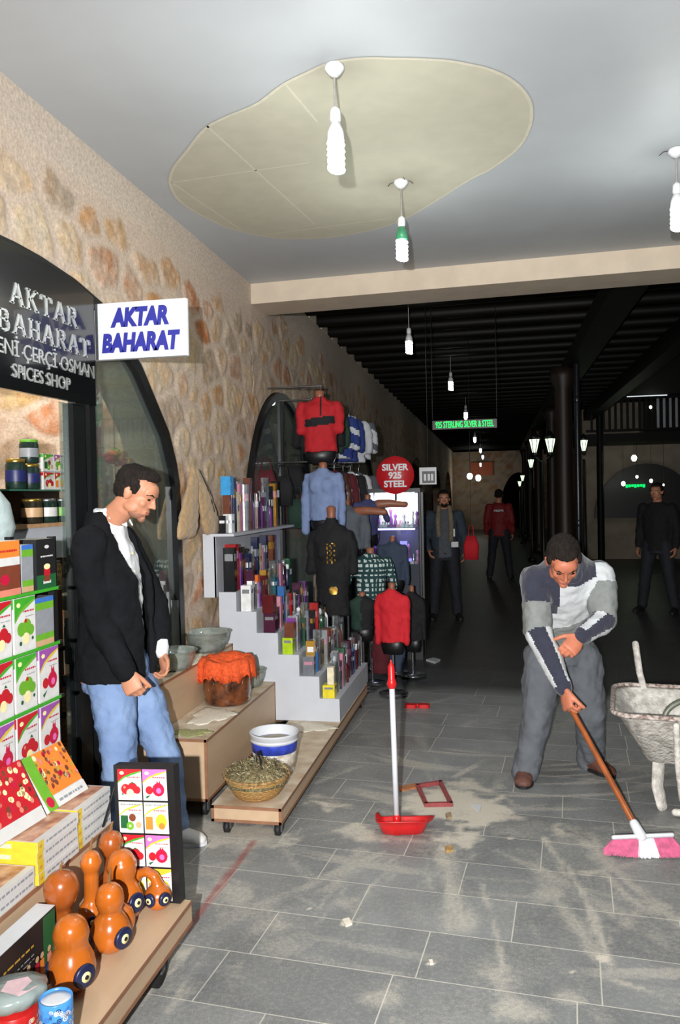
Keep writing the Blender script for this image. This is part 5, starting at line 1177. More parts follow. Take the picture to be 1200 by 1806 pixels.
mannequin('dark green and black top low behind the end of the perfume stair', p.x, 6.75, p.z, .26, .28, [green_c, black_c], fn=lambda p, n: 1 if p.x > 0 else 0, pole=p.z-.02)
for lab, px, py, y, m_ in (('folded dark jeans hanging low beside the scarlet jumper', 700, 1175, 7.0, denim_d), ('folded maroon cloth hanging at the foot of the stands', 672, 1175, 6.9, maroon_c)):
    p = at(px, py, y=y); b = MB(); b.loft([((p.x, y, .12), (.07, 0, 0), (0, .05, 0)), ((p.x, y, .3), (.08, 0, 0), (0, .04, 0)), ((p.x, y, .5), (.06, 0, 0), (0, .03, 0))], 18)
    b.tube([(p.x, y, .5), (p.x, y, .56)], .004, 6); tag(b.build('folded_trousers', m_, voxel=.012, smooth=2, disp=.02, dscale=.05), lab, 'clothing')
# second arch: black frame, glass and a few things inside
def arch_window(nm, fn, y0, y1, n=60):
    fr = bpy.data.objects.new(nm, None); C.objects.link(fr); struct(fr)
    P1 = arc_pts(fn, y0+.01, y1-.01, n, -.01); cyy = (y0+y1)/2
    b = MB()
    for (ya, za), (yb, zb) in zip(P1[:-1], P1[1:]):
        def inn(y, z, d=.06): v = Vector((y-cyy, z-1.2)).normalized(); return (y-v.x*d, z-v.y*d)
        a2, b2 = inn(ya, za), inn(yb, zb)
        b.add([(x, *q) for x in (-2.03, -1.96) for q in ((ya, za), (yb, zb), b2, a2)], [(0, 1, 2, 3), (7, 6, 5, 4), (0, 4, 5, 1), (2, 6, 7, 3)])
    b.build('window_frame', black_frame, fr)
    b = MB(); b.prismx([(y0+.02, .02)]+P1+[(y1-.02, .02)], -2.004, -2.0); b.build('pane', glass, fr)
    b = MB(); b.box(-2.03, -1.975, cyy-.02, cyy+.02, 0, float(fn(np.array([cyy]))[0])-.06); b.build('mullion', black_frame, fr)
arch_window('window_2', arch2, 6.14, 8.70); arch_window('window_3', arch3, 8.90, 13.3)
wood_in = mat('shop_shelf_wood', c(110, 70, 50), .6, var=.2)
b = MB()
for z in (1.2, 1.6, 2.0, 2.4): b.box(-3.6, -3.2, 5.6, 8.5, z, z+.02)
b.box(-3.62, -3.6, 5.6, 8.5, 0, 2.8); tag(b.build('wall_shelf', wood_in), 'wooden wall shelving inside the second shop behind the pointed arch', 'shelf')
# dark bags hung in the second arch
for i, (px, py, y, m_) in enumerate([(500, 860, 6.9, black_c), (470, 850, 6.7, maroon_c), (520, 840, 7.2, black_c), (525, 900, 7.0, green_c)]):
    p = at(px, py, y=y); b = MB(); b.loft([((p.x, y, p.z-.16), (.08, 0, 0), (0, .04, 0)), ((p.x, y, p.z), (.09, 0, 0), (0, .05, 0)), ((p.x, y, p.z+.10), (.06, 0, 0), (0, .03, 0))], 16, power=3)
    b.tube([(p.x-.05, y, p.z+.09), (p.x-.03, y, p.z+.2), (p.x+.03, y, p.z+.2), (p.x+.05, y, p.z+.09)], .006, 6)
    tag(b.build('handbag', m_), ['black shoulder bag hanging in the second arch above the perfume', 'maroon shoulder bag hanging left of the black bags', 'second black bag hanging beside the red fleece', 'dark green bag hanging low behind the long shelf'][i], 'bag')
# round red sign, lit display case, small notice
sg = thing('round_sign', 'round red sign with white capitals above the lit display case', 'sign', (-.995, 8.0, 1.852), R(2))
b = MB(); M = Matrix.Rotation(R(90), 4, 'X'); b.T = M; b.lathe([(.001, -.02), (.185, -.02), (.19, -.01), (.185, .0), (.001, .0)], n=48); b.build('disc', mat('red_sign', c(190, 30, 38), .4, var=.05), sg)
for s_, z in (('SILVER', .075), ('925', -.005), ('STEEL', -.09)): text(s_, .088, white_p, parent=sg, loc=(0, -.006, z), rot=ROTY, bold=.003, ext=.002)
b = MB(); b.tube([(0, .03, .17), (-.05, .03, .34)], .004, 6); b.tube([(0, .03, -.18), (0, .03, -.28)], .012, 6); b.build('bracket', black_m, sg)
cs = thing('display_case', 'tall glass display case with bright lit jewellery behind the clothes mannequins', 'cabinet', (-1.03, 8.25, 0))
case_glass = glassmat('case_glass', (.92, .94, .96, 1), .15, dens=.02)
b = MB()
for x in (-.26, .26):
    for y in (-.15, .15): b.box(x-.012, x+.012, y-.012, y+.012, 0, 1.70)
b.box(-.27, .27, -.16, .16, 1.68, 1.72); b.box(-.27, .27, -.16, .16, 0, .3); b.build('case_frame', black_m, cs)
b = MB(); b.box(-.26, .26, -.162, -.158, .3, 1.68); b.build('pane', case_glass, cs)
for z in (.6, .95, 1.32): b = MB(); b.box(-.255, .255, -.15, .15, z, z+.008); b.build('glass_shelf', glass_edge, cs)
b = MB(); b.box(-.24, .24, .14, .15, .3, 1.68); b.build('back_panel', mat('case_back', c(40, 40, 60), .5), cs)
b = MB(); b.box(-.24, .24, .135, .14, 1.335, 1.67); b.build('bright_backing', mat('case_bright_backing', c(214, 206, 220), .25, .3, var=.25, scale=30), cs)  # pale backing added to brighten the upper part of the case
lampw = mat('case_lamp', (1, 1, 1, 1), emit=(0.9, 0.95, 1, 1), estr=25); lampv = mat('case_lamp_violet', (1, 1, 1, 1), emit=(.35, .3, 1, 1), estr=12)
b = MB(); b.box(-.2, .2, -.06, -.04, 1.665, 1.678); b.build('lamp_strip', lampw, cs)
b = MB(); b.box(-.2, .2, -.06, -.04, 1.30, 1.315); b.build('lamp_strip', lampv, cs)
light('case_light', 'POINT', (-1.03, 8.16, 1.60), 9, (.95, .97, 1), .03); light('case_light', 'POINT', (-.95, 8.16, 1.25), 2.5, (.4, .35, 1), .03)
rr = random.Random(3)
for i in range(22):
    x = -1.25+.44*(i % 11)/10; z = [1.33, .96][i//11]; hh = rr.uniform(.05, .2); col = rr.choice(['silver', 'pink', 'white', 'purple', 'silver'])
    b = MB(); b.lathe([(.014, 0), (.02, hh*.3), (.008, hh*.6), (.018, hh*.85), (.001, hh)], x, 8.22+rr.uniform(-.06, .06), z, n=10)
    b.box(x-.018, x+.018, 8.2-.1, 8.2-.085, z, z+.03)
    tag(b.build('jewellery_stand', PM[col]), '%s jewellery holder on the %s shelf of the lit case, %s from its left' % (col, ['upper', 'lower'][i//11], ordn[i % 11] if i % 11 else 'first'), 'jewellery', 'jewellery in the lit case')
for i, (px, py, w_, h_) in enumerate([(712, 960, .07, .06), (706, 985, .06, .035), (722, 988, .05, .03)]):
    p = at(px, py, y=8.16); b = MB(); b.box(p.x-w_/2, p.x+w_/2, 8.16, 8.2, p.z-h_/2, p.z+h_/2); tag(b.build('lit_panel', mat('violet_lit', c(60, 60, 160), emit=(.3, .28, 1, 1), estr=1.6)), ['largest violet glowing panel low in the display case', 'left small violet glowing panel under the largest one', 'right small violet glowing panel under the largest one'][i], 'display')
nb = thing('notice', 'small white framed notice hanging right of the round red sign', 'sign', (-.72, 8.6, 1.85))
b = MB(); b.box(-.09, .09, -.012, 0, -.09, .09); b.build('notice_board', white_p, nb); b = MB(); b.box(-.06, .075, -.016, -.012, -.075, .05); b.build('dark_field', black_m, nb)
for dx in (-.03, .01, .045): b = MB(); b.box(dx-.012, dx+.012, -.019, -.016, -.05, .02); b.build('white_mark', white_p, nb)
b = MB(); b.tube([(0, -.005, .09), (0, -.005, 1.85)], .003, 6); b.build('hanging_wire', black_m, nb)
# green moving-letter sign
led = mat('green_led', c(10, 60, 20), emit=(0.0, 1.0, .12, 1), estr=2.2)
ls = thing('letter_display', 'green glowing letter display hanging under the dark roof', 'sign', (-.345, 9.0, 2.415))
b = MB(); b.box(-.35, .35, 0, .02, -.048, .048); b.build('housing', black_m, ls)
text('925 STERLING SILVER & STEEL', .098, led, parent=ls, loc=(0, -.004, -.002), rot=ROTY, bold=.0005, sx=.49, ext=.001)
for x in (-.35, .35): b = MB(); b.tube([(x, .03, .07), (x, .03, 1.3)], .004, 6); b.build('hanging_wire', black_m, ls)

# ---------------------------------------------------------------- courtyard and far end
far_stone = attrmat('far_stone', bump=.4, nscale=30)
dk = mat('night_plaster', c(120, 112, 102), .9, var=.15, scale=2, bump=.2)
# end wall of the arcade with an arch
def end_open(x): return np.where(np.abs(x-.95) < .9, 2.2*np.sqrt(np.clip(1-((x-.95)/.9)**2, 0, 1))+.4, 0)
xs = np.arange(-2.1, 12, .12); zt = 3.6; nz = 30; v = np.linspace(0, 1, nz)
Z = np.maximum(zt*v[None, :]+0*xs[:, None], end_open(xs)[:, None]); X = np.repeat(xs[:, None], nz, 1)
h, col, _, _ = stones(X, Z, 9+0*X, cy=.45, cz=.3, seed=9)
o = gridmesh('wall_far', None, None, np.stack([X, 38-h, Z], -1), col*.8, far_stone); struct(o)
b = MB(); b.box(-1.2, -.2, 37.84, 37.95, 2.5, 3.1); tag(b.build('shop_board', mat('orange_board', c(200, 90, 30), .5, var=.1)), 'orange shop board on the far end wall of the arcade', 'sign')
# timber posts, drain pipe
def post(label, x, y, r, h, m_, y_name='timber_post'):
    b = MB(); b.lathe([(r*1.5, 0), (r*1.5, .12), (r*1.05, .2), (r, .3), (r*.92, h-.3), (r*1.4, h-.15), (r*1.4, h)], x, y, 0, n=20); return tag(b.build(y_name, m_), label, 'post')
postw = mat('post_timber', c(40, 29, 22), .5, var=.3, scale=8, stretch=(3, 3, .3))
p = at(994, 700, y=12); post('thick round timber post behind the sweeping man', p.x, 12, .13, 3.42, postw)
for i, (px, y) in enumerate([(975, 17.5), (950, 23.0), (935, 28.5), (925, 34)]):
    p = at(px, 850, y=y); post('round timber post of the arcade, %s beyond the thick one' % ordn[i].replace('nearest', 'first'), p.x, y, .12, 3.42, postw)
p = at(1018, 700, y=11.6); b = MB(); b.tube([(p.x, 11.6, .02), (p.x, 11.6, 3.42)], .042, 12); b.tube([(p.x-.0, 11.6, 2.9), (p.x, 11.6, 2.94)], .05, 12); b.tube([(p.x, 11.6, 1.2), (p.x, 11.6, 1.24)], .05, 12)
tag(b.build('drain_pipe', mat('dark_pipe', c(60, 62, 66), .3, .7)), 'shiny dark drain pipe standing right of the thick timber post', 'pipe')
b = MB(); b.box(1.0, 1.3, 6.98, 38, 3.40, 3.62); struct(b.build('trim_71', dark_wood))
# lanterns on poles
lant_g = mat('lantern_glow', c(230, 240, 220), emit=(.80, 1.0, .72, 1), estr=1.6)
def lantern(label, px, py, y, k=1.0):
    p = at(px, py, y=y); t = thing('lantern_post', label, 'lamp', (p.x, y, 0), 0, 'lantern posts along the courtyard')
    b = MB(); b.lathe([(.10, 0), (.1, .06), (.04, .12), (.028, .5), (.022, p.z-.25)], n=12); b.build('pole', black_m, t)
    for dx in (-.13*k, .13*k) if k > .9 else (0,):
        b = MB(); b.lathe([(.035*k, p.z-.12*k), (.085*k, p.z+.1*k)], dx, 0, 0, n=6); b.build('lantern_glass', lant_g, t)
        b = MB(); b.lathe([(.11*k, p.z+.1*k), (.05*k, p.z+.18*k), (.01, p.z+.24*k)], dx, 0, 0, n=6); b.build('lantern_cap', black_m, t)
        b = MB(); b.lathe([(.02, p.z-.2*k), (.05*k, p.z-.13*k)], dx, 0, 0, n=6); b.build('lantern_foot', black_m, t)
        for j in range(6):
            a = 2*PI*j/6; b = MB(); b.tube([(dx+.036*k*math.cos(a), .036*k*math.sin(a), p.z-.12*k), (dx+.087*k*math.cos(a), .087*k*math.sin(a), p.z+.1*k)], .006*k, 5); b.build('glazing_bar', black_m, t)
    if k > .9:
        b = MB(); b.tube([(-.13, 0, p.z-.18), (0, 0, p.z-.3), (.13, 0, p.z-.18)], .012, 8); b.build('bracket', black_m, t)
    light('lantern_light', 'POINT', (p.x, y-.2, p.z), .35, (.8, 1, .75), .08)
    return t
lantern('twin lantern post left of the thick timber post, nearest and largest', 957, 785, 14)
lantern('second lantern post, left of and below the nearest one', 937, 817, 20, .85)
lantern('third lantern post further down the courtyard', 922, 843, 27, .8)
lantern('fourth small lantern post far down the courtyard', 917, 853, 31, .8)
lantern('single lantern post visible right of the drain pipe', 1030, 785, 15, .85)
# building across the courtyard
fac = mat('facade_plaster', c(150, 140, 124), .9, var=.15, scale=3, bump=.2)
b = MB(); b.box(1.9, 16, 20.6, 21, 0, 7.5); struct(b.build('wall_courtyard', fac))
fstone = mat('upper_stonework', c(160, 150, 136), .9, var=.3, scale=5, bump=.6, bscale=9)
bd = thing('balcony', 'dark first floor balcony with white balusters across the courtyard', 'balcony', (0, 20, 0))
b = MB(); b.box(2.0, 14, -.8, .6, 2.75, 2.95); b.build('balcony_floor', dark_wood, bd)
b = MB(); b.box(2.0, 14, -.8, -.74, 3.70, 3.76); b.build('hand_rail', dark_wood, bd)
b = MB(); b.box(2.0, 14, -.8, -.74, 3.0, 3.05); b.build('bottom_rail', dark_wood, bd)
for i in range(60): b = MB(); b.box(2.1+i*.13, 2.15+i*.13, -.79, -.75, 3.05, 3.70); b.build('baluster', white_m if 10 < i < 34 else dark_wood, bd)
for i, x in enumerate((2.3, 4.1, 6.5)): b = MB(); b.tube([(x, -.75, 0), (x, -.75, 5.0)], .08, 10); b.build('balcony_post', dark_wood, bd)
ev = thing('eaves', 'tiled eaves with a pale gutter line over the courtyard balcony', 'roof', (0, 20, 0))
b = MB(); b.add([(1.9, -1.4, 5.0), (16, -1.4, 5.0), (16, .6, 5.6), (1.9, .6, 5.6), (1.9, -1.4, 5.08), (16, -1.4, 5.08), (16, .6, 5.7), (1.9, .6, 5.7)], [(0, 1, 2, 3), (7, 6, 5, 4), (0, 4, 5, 1), (1, 5, 6, 2), (2, 6, 7, 3), (3, 7, 4, 0)]); b.build('roof_slab', dark_wood, ev)
b = MB(); b.tube([(2.6, -1.45, 4.98), (16, -1.45, 5.05)], .05, 10); b.build('gutter', mat('pale_gutter', c(170, 176, 180), .3, .6), ev)
b = MB(); b.box(1.95, 9, 20.5, 20.6, 5.7, 6.9); struct(b.build('trim_72', fstone))
dd = thing('door', 'tall dark door on the balcony across the courtyard', 'door', (3.9, 20.55, 2.95)); b = MB(); b.box(-.45, .45, -.05, .05, 0, 2.0); b.build('door_leaf', dark_wood, dd); b = MB(); b.box(-.52, -.45, -.06, .05, 0, 2.08); b.box(.45, .52, -.06, .05, 0, 2.08); b.box(-.52, .52, -.06, .05, 2.0, 2.08); b.build('door_frame', black_m, dd)
b = MB(); b.lathe([(.001, 0), (.45, 0), (.45, .04), (.001, .04)], n=30); o = b.build('oval_sign', black_m, loc=(2.55, 20.5, 4.3)); o.rotation_euler = (R(90), 0, 0); o.scale = (1, .5, 1); tag(o, 'dark oval sign on the courtyard facade above the balcony', 'sign')
b = MB(); b.box(2.2, 8.5, 20.55, 20.6, 0, .01); b = MB(); b.prismy([(2.3+2.4*(1-math.cos(PI*k/16))/2, 1.0+1.3*math.sin(PI*k/16)) for k in range(17)], 20.45, 20.6); o = struct(b.build('door_1', black_m))
light('balcony_lamp', 'POINT', (3.2, 19.4, 3.9), .5, (.9, .95, 1), .1)
light('roof_lamp', 'POINT', (4.0, 18.4, 6.2), 3, (.95, .95, 1), .2)
glow = mat('lamp_glow', (1, 1, 1, 1), emit=(1, 1, .86, 1), estr=12)
for i, (px, py, y, r_) in enumerate([(1119, 808, 19.1, .06), (1124, 841, 19.5, .03), (1149, 848, 19.5, .035), (1100, 853, 19.5, .045), (1171, 855, 19.5, .02), (1148, 718, 19.2, .03), (935, 880, 30, .05), (829, 840, 36, .12), (844, 843, 36, .12)]):
    p = at(px, py, y=y); b = MB(); b.ell(p, (r_, r_, r_*1.2), n=12); o = b.build('lamp_bulb', glow)
    b = MB(); b.tube([(p.x, p.y, p.z+r_), (p.x, p.y, 2.76 if i < 5 else (p.z+r_+.15 if i == 5 else (3.41 if i == 6 else 3.79)))], .004, 5); b.build('cord', black_m, o)
    tag(o, ['glowing bulb hanging over the courtyard arch, brightest on the right', 'tiny lit bulb just below the bright courtyard bulb', 'lit bulb under the right side of the courtyard arch', 'white lit bulb left of the green letters across the courtyard', 'faint bulb furthest right across the courtyard', 'small light on the balcony door', 'tiny light low between the lantern posts', 'left of two lit bulbs under the orange board', 'right of two lit bulbs under the orange board'][i], 'bulb')
p = at(1122, 857, y=20.38); b = MB()
for i in range(7): b.box(p.x-.22+i*.065, p.x-.18+i*.065, 20.38, 20.46, p.z-.035+.01*(i % 3), p.z+.035)
tag(b.build('letter_display', led), 'small green lit letter display across the courtyard', 'sign')
b = MB(); b.box(2.9, 3.75, 19.2, 19.26, 3.755, 3.79); tag(b.build('tube_lamp', mat('cool_tube', (1, 1, 1, 1), emit=(.85, .95, 1, 1), estr=.8)), 'thin white tube light along the balcony rail', 'lamp')
HB = at(1122, 1458, z=.11)                # socket of the broom head
HT = at(1008, 1250, y=4.20)               # handle end in the hand
# ---------------------------------------------------------------- people
V = Vector
skin_a = mat('skin_light_brown', c(196, 136, 106), .5, var=.07, scale=18, bump=.04, spec=.4)
skin_b = mat('skin_ruddy', c(190, 116, 88), .5, var=.10, scale=18, bump=.06, spec=.4)
hair_m = mat('black_hair', c(34, 28, 25), .8, var=.3, scale=60, bump=.9, bscale=160, stretch=(1, 1, .4), spec=.2)
lip_m = mat('lips', c(150, 84, 76), .5); eye_w = mat('eye_white', c(210, 205, 200), .2); eye_d = mat('eye_dark', c(26, 18, 14), .15)
jack_m = mat('black_suede_jacket', c(24, 25, 28), .95, var=.15, scale=14, bump=.3, bscale=60, spec=.1)
shirt_m = mat('white_shirt', c(226, 228, 232), .7, var=.04, bump=.15, bscale=20)
jean_m = mat('light_blue_jeans', c(110, 136, 180), .85, var=.08, scale=5, bump=.3, bscale=120, col2=c(136, 160, 198), spec=.2)
trou_m = mat('grey_trousers', c(92, 96, 102), .85, var=.1, scale=10, bump=.15)
def seg3(p, a, b):
    d = b-a; t = max(0, min(1, (p-a).dot(d)/d.length_squared)); return (p-a-d*t).length, t
def head_frame(cen, fwd, up):
    f = V(fwd).normalized(); r_ = f.cross(V(up)).normalized(); u = r_.cross(f)
    M = Matrix((r_, f, u)).transposed().to_4x4(); M.translation = V(cen); return M
def add_head(b, M, s=1.0, neck=None, nr=.056):
    b.T = M @ Matrix.Scale(s, 4)
    b.ell((0, -.014, .030), (.075, .094, .086), n=28); b.ell((0, .026, -.028), (.060, .064, .082), n=24)
    b.ell((0, .034, -.076), (.047, .046, .032)); b.ell((0, .072, -.096), (.022, .018, .018)); b.ell((0, .06, .03), (.058, .034, .045))
    b.tube([(0, .086, .016), (0, .095, -.006), (0, .106, -.026)], [.0075, .0085, .0105], 10); b.ell((-.010, .094, -.029), (.008, .010, .0065)); b.ell((.010, .094, -.029), (.008, .010, .0065))
    b.tube([(-.046, .066, .020), (-.02, .086, .024), (.02, .086, .024), (.046, .066, .020)], .0095, 8)
    for sg in (-1, 1):
        b.ell((sg*.036, .058, -.024), (.022, .022, .022)); b.ell((sg*.052, .02, -.06), (.014, .034, .024))
        b.ell((sg*.077, -.006, -.006), (.009, .019, .031), (0, 0, sg*.35)); b.ell((sg*.080, -.010, .004), (.007, .018, .020), (0, 0, sg*.5))
    b.tube([(-.023, .084, -.056), (0, .091, -.054), (.023, .084, -.056)], .005, 8); b.tube([(-.02, .083, -.066), (0, .092, -.067), (.02, .083, -.066)], .0065, 8)
    b.T = Matrix.Identity(4)
    if neck is not None: b.tube([M @ V((0, -.02, -.02)), M @ V((0, -.028, -.085)), V(neck)], [nr*1.0, nr, nr*1.15], 16)
def head_details(parent, M, s=1.0, closed=True):
    T = M @ Matrix.Scale(s, 4)
    for sg in (-1, 1):
        b = MB(); b.T = T; b.ell((sg*.031, .0805, .002), (.0135, .006, .0055)); b.build('eye', eye_w if not closed else eye_d, parent)
        b = MB(); b.T = T; b.tube([(sg*.017, .091, .021), (sg*.033, .088, .027), (sg*.051, .070, .021)], [.0035, .0042, .003], 8); b.build('eyebrow', hair_m, parent)
    b = MB(); b.T = T; b.tube([(-.021, .086, -.0585), (0, .0945, -.058), (.021, .086, -.0585)], .0036, 8); b.tube([(-.017, .086, -.065), (0, .0945, -.0665), (.017, .086, -.065)], .004, 8); b.build('lips', lip_m, parent)
def add_hair(parent, M, s=1.0, m_=None, vol=1.0, top=0.0, voxel=.006):
    b = MB(); b.T = M @ Matrix.Scale(s, 4)
    b.ell((0, -.028, .044), (.079*vol, .092*vol, .080*vol), n=26); b.ell((0, -.060, .004), (.066, .050, .066)); b.ell((0, .020, .088+top), (.058, .056, .026+top*.6))
    for sg in (-1, 1): b.ell((sg*.071, .004, .030), (.012, .030, .034)); b.ell((sg*.072, -.035, .0), (.012, .03, .04))
    return b.build('hair', m_ or hair_m, parent, voxel=voxel, smooth=2, disp=.012, dscale=.012)
def add_hand(b, wrist, dr, pn, th, curl=(25, 35, 25), s=1.0, spread=.06, thumb=(.5, .8, .25), tcurl=20):
    """dr finger direction, pn palm normal, th towards the thumb"""
    w = V(wrist); d = V(dr).normalized(); n_ = V(pn); n_ = (n_-d*n_.dot(d)).normalized(); t = V(th); t = (t-d*t.dot(d)-n_*t.dot(n_)).normalized()
    pc = w+d*.050*s
    b.loft([(w-d*.01*s, t*.026*s, n_*.020*s), (w+d*.012*s, t*.030*s, n_*.019*s), (w+d*.045*s, t*.042*s, n_*.017*s), (w+d*.078*s, t*.043*s, n_*.014*s), (w+d*.092*s, t*.040*s, n_*.011*s)], 18)
    for i, (L_, off, r_) in enumerate(((.074, .031, .0088), (.082, .010, .0092), (.076, -.011, .0088), (.060, -.031, .0078))):
        p = w+d*(.086-.006*abs(i-1.2))*s+t*off*s; dd = (d+t*(off*spread*20*.1)).normalized(); pts = [p-d*.02*s, p]; a = 0
        for k, fr in enumerate((.45, .32, .23)):
            a += R(curl[k]+i*2); q = dd*math.cos(a)+n_*math.sin(a); p = p+q*L_*fr*s; pts.append(p)
        b.tube(pts, [r_*s, r_*1.02*s, r_*.98*s, r_*.9*s, r_*.78*s], 10)
    p = w+d*.022*s+t*.028*s; td = (d*thumb[0]+t*thumb[1]+n_*thumb[2]).normalized(); p2 = p+td*.040*s; td2 = (td+d*.7+n_*math.sin(R(tcurl))).normalized(); p3 = p2+td2*.030*s; p4 = p3+(td2+n_*.3).normalized()*.022*s
    b.tube([p-td*.01*s, p, p2, p3, p4], [.014*s, .014*s, .0115*s, .0105*s, .0085*s], 10)
def loftC(b, rings, gap, th=.012, n=26):
    """open-fronted coat: rings (centre, right, front, gap half-angle deg)"""
    vs = []; q = 0
    for (cc, a, f, g) in rings:
        cc, a, f = V(cc), V(a), V(f); pts = []
        for k in range(n+1):
            t = R(g)+(2*PI-2*R(g))*k/n; pts.append((math.sin(t), math.cos(t)))
        out = [cc+a*x+f*y for x, y in pts]
        la, lf = a.length, f.length
        inn = [cc+a*(x*(la-th)/la)+f*(y*(lf-th)/lf) for x, y in pts][::-1]
        vs += out+inn; q = len(out)*2
    m = len(rings); fs = [(i*q+k, i*q+(k+1) % q, (i+1)*q+(k+1) % q, (i+1)*q+k) for i in range(m-1) for k in range(q)]
    half = q//2
    for base, flip in ((0, False), ((m-1)*q, True)):
        for k in range(half-1):
            f = (base+k, base+q-1-k, base+q-2-k, base+k+1); fs.append(f if not flip else f[::-1])
    b.add(vs, fs, 0, True)
def shoe(parent, heel, toe, m_, sole=None, w_=.048, h=.085, name='shoe'):
    h0, t0 = V(heel), V(toe); d = (t0-h0); L_ = d.length; d.normalize(); s = V((0, 0, 1)).cross(d).normalized(); u = V((0, 0, 1))
    b = MB(); b.loft([(h0-d*.0+u*.045, s*.028, u*.040), (h0+d*L_*.12+u*.05, s*w_*.8, u*.048), (h0+d*L_*.4+u*.047, s*w_*.86, u*.045), (h0+d*L_*.65+u*.036, s*w_, u*.034), (h0+d*L_*.88+u*.028, s*w_*.9, u*.026), (h0+d*L_*1.0+u*.022, s*w_*.4, u*.016)], 18)
    b.tube([h0+d*L_*.18+u*.05, h0+d*L_*.16+u*h*1.1], [.044, .046], 14)
    o = b.build(name, m_, parent, voxel=.007, smooth=3)
    b = MB(); pts = []
    for k in range(20):
        a = 2*PI*k/20; pts.append(h0+d*(L_*.5+L_*.52*math.cos(a))+s*w_*1.02*math.sin(a)*(1 if math.cos(a) > 0 else .85))
    b.prism([(p.x, p.y) for p in pts], h0.z+.001, h0.z+.018); b.build('sole', sole or rubber, o)
    return o

# ---- young man leaning at the shop window
ym = thing('person', 'young man in open black jacket, white shirt and light jeans standing by the shop window, looking down', 'person', (-1.7, 3.6, 0))
ym['label'] = 'young dark-haired man in black jacket and light jeans standing looking down by the window'
O = V((-1.7, 3.6, 0))
def L(v): return V(v)-O                       # world to this person's frame
F = V((math.cos(R(3)), math.sin(R(3)), 0)); RT = V((F.y, -F.x, 0)); U = V((0, 0, 1))
hc = at(241, 869, y=3.56); neck0 = V((-1.835, 3.60, 1.545))
hf = (V((.98, .02, 0))-U*.50); HM = head_frame(L(hc), hf, U+F*.3)
sh_c = V((-1.845, 3.60, 1.475)); hipc = V((-1.80, 3.60, .90))
rs, ls = sh_c+RT*.185, sh_c-RT*.185-U*.01
re, rw = at(178, 1100, y=3.42), at(222, 1186, y=3.36)
le, lw = V((-1.70, 3.83, 1.12)), at(286, 1152, y=3.72)
rh, lh = hipc+RT*.10-U*.03, hipc-RT*.10-U*.03
rk, ra = at(212, 1345, y=3.44), V((-1.76, 3.46, .09)); lk, la = at(294, 1340, y=3.68), V((-1.56, 3.66, .095))
b = MB(); add_head(b, HM, 1.03, L(neck0), .057)
b.tube([L(neck0-U*.01), L(sh_c-U*.08), L(hipc)], [.055, .06, .07], 14); b.tube([L(rs-U*.03), L(re), L(rw)], [.035, .034, .027], 12); b.tube([L(ls-U*.03), L(le), L(lw)], [.035, .034, .027], 12); b.tube([L(ls-U*.03), L(sh_c-U*.05), L(rs-U*.03)], .035, 12)
b.tube([L(rh), L(rk), L(ra)], [.075, .05, .035], 12); b.tube([L(lh), L(lk), L(la)], [.075, .05, .035], 12)
hd = (at(244, 1235, y=3.34)-rw).normalized()
add_hand(b, L(rw), hd, V((-.2, .9, .1)), F, curl=(48, 62, 40), s=1.06, thumb=(.75, .35, .5))
add_hand(b, L(lw), V((.25, -.1, -1)), V((-.5, -.6, 0)), F, curl=(40, 50, 35))
b.build('body', skin_a, ym, voxel=.0052, smooth=3)
head_details(ym, HM, 1.03); add_hair(ym, HM, 1.03, vol=1.0, top=.008, voxel=.005)
b = MB(); b.T = HM @ Matrix.Scale(1.03, 4); b.ell((0, .036, -.079), (.0485, .0470, .030)); b.ell((0, .0735, -.098), (.0215, .0172, .0165))
b.build('stubble', mat('stubble_shadowed_skin', c(150, 104, 84), .7, var=.12, scale=120), ym, voxel=.005, smooth=2)
# shirt
b = MB(); D_ = .112
def ring(cc, w_, d_): return (L(cc), RT*w_, F*d_)
b.loft([ring(hipc+U*.02-F*.0, .160, .118), ring(hipc+U*.16, .152, .112), ring(hipc+U*.34-F*.005, .16, .118), ring(sh_c-U*.07+F*.012, .17, .115), ring(sh_c+U*.0+F*.012, .13, .085), ring(neck0+U*.015+F*.005, .080, .076), ring(neck0+U*.050+F*.018, .076, .074), ring(neck0+U*.072+F*.024, .072, .071)], 28)
b.tube([L(lw+U*.05), L(lw+U*.005)], [.036, .034], 12)
b.build('shirt', shirt_m, ym, voxel=.009, smooth=2, disp=.02, dscale=.06)
b = MB()
for k in range(6):
    q = L(hipc.lerp(sh_c, .12+.15*k)+F*(.128)+RT*.012); b.ell(q, (.006, .006, .006), n=8)
b.build('button', creamy, ym)
b = MB(); cn = L(neck0+U*.045+F*.012)
b.tube([cn+RT*.070*math.sin(2*PI*k/24)+F*.066*math.cos(2*PI*k/24)-U*.016*math.cos(2*PI*k/24) for k in range(25)], .013, 8, cap=False); b.build('shirt_collar', shirt_m, ym)
# collar leaves
for sg in (-1, 1):
    b = MB(); nk = L(neck0+U*.045+F*.04); b.add([nk+F*.05+U*.0, nk+RT*sg*.075+U*.02-F*.02, nk+RT*sg*.085-U*.02+F*.005, nk+F*.068+RT*sg*.028-U*.06], [(0, 1, 2, 3)]); o = b.build('shirt_collar', shirt_m, ym); so = o.modifiers.new('t', 'SOLIDIFY'); so.thickness = .006
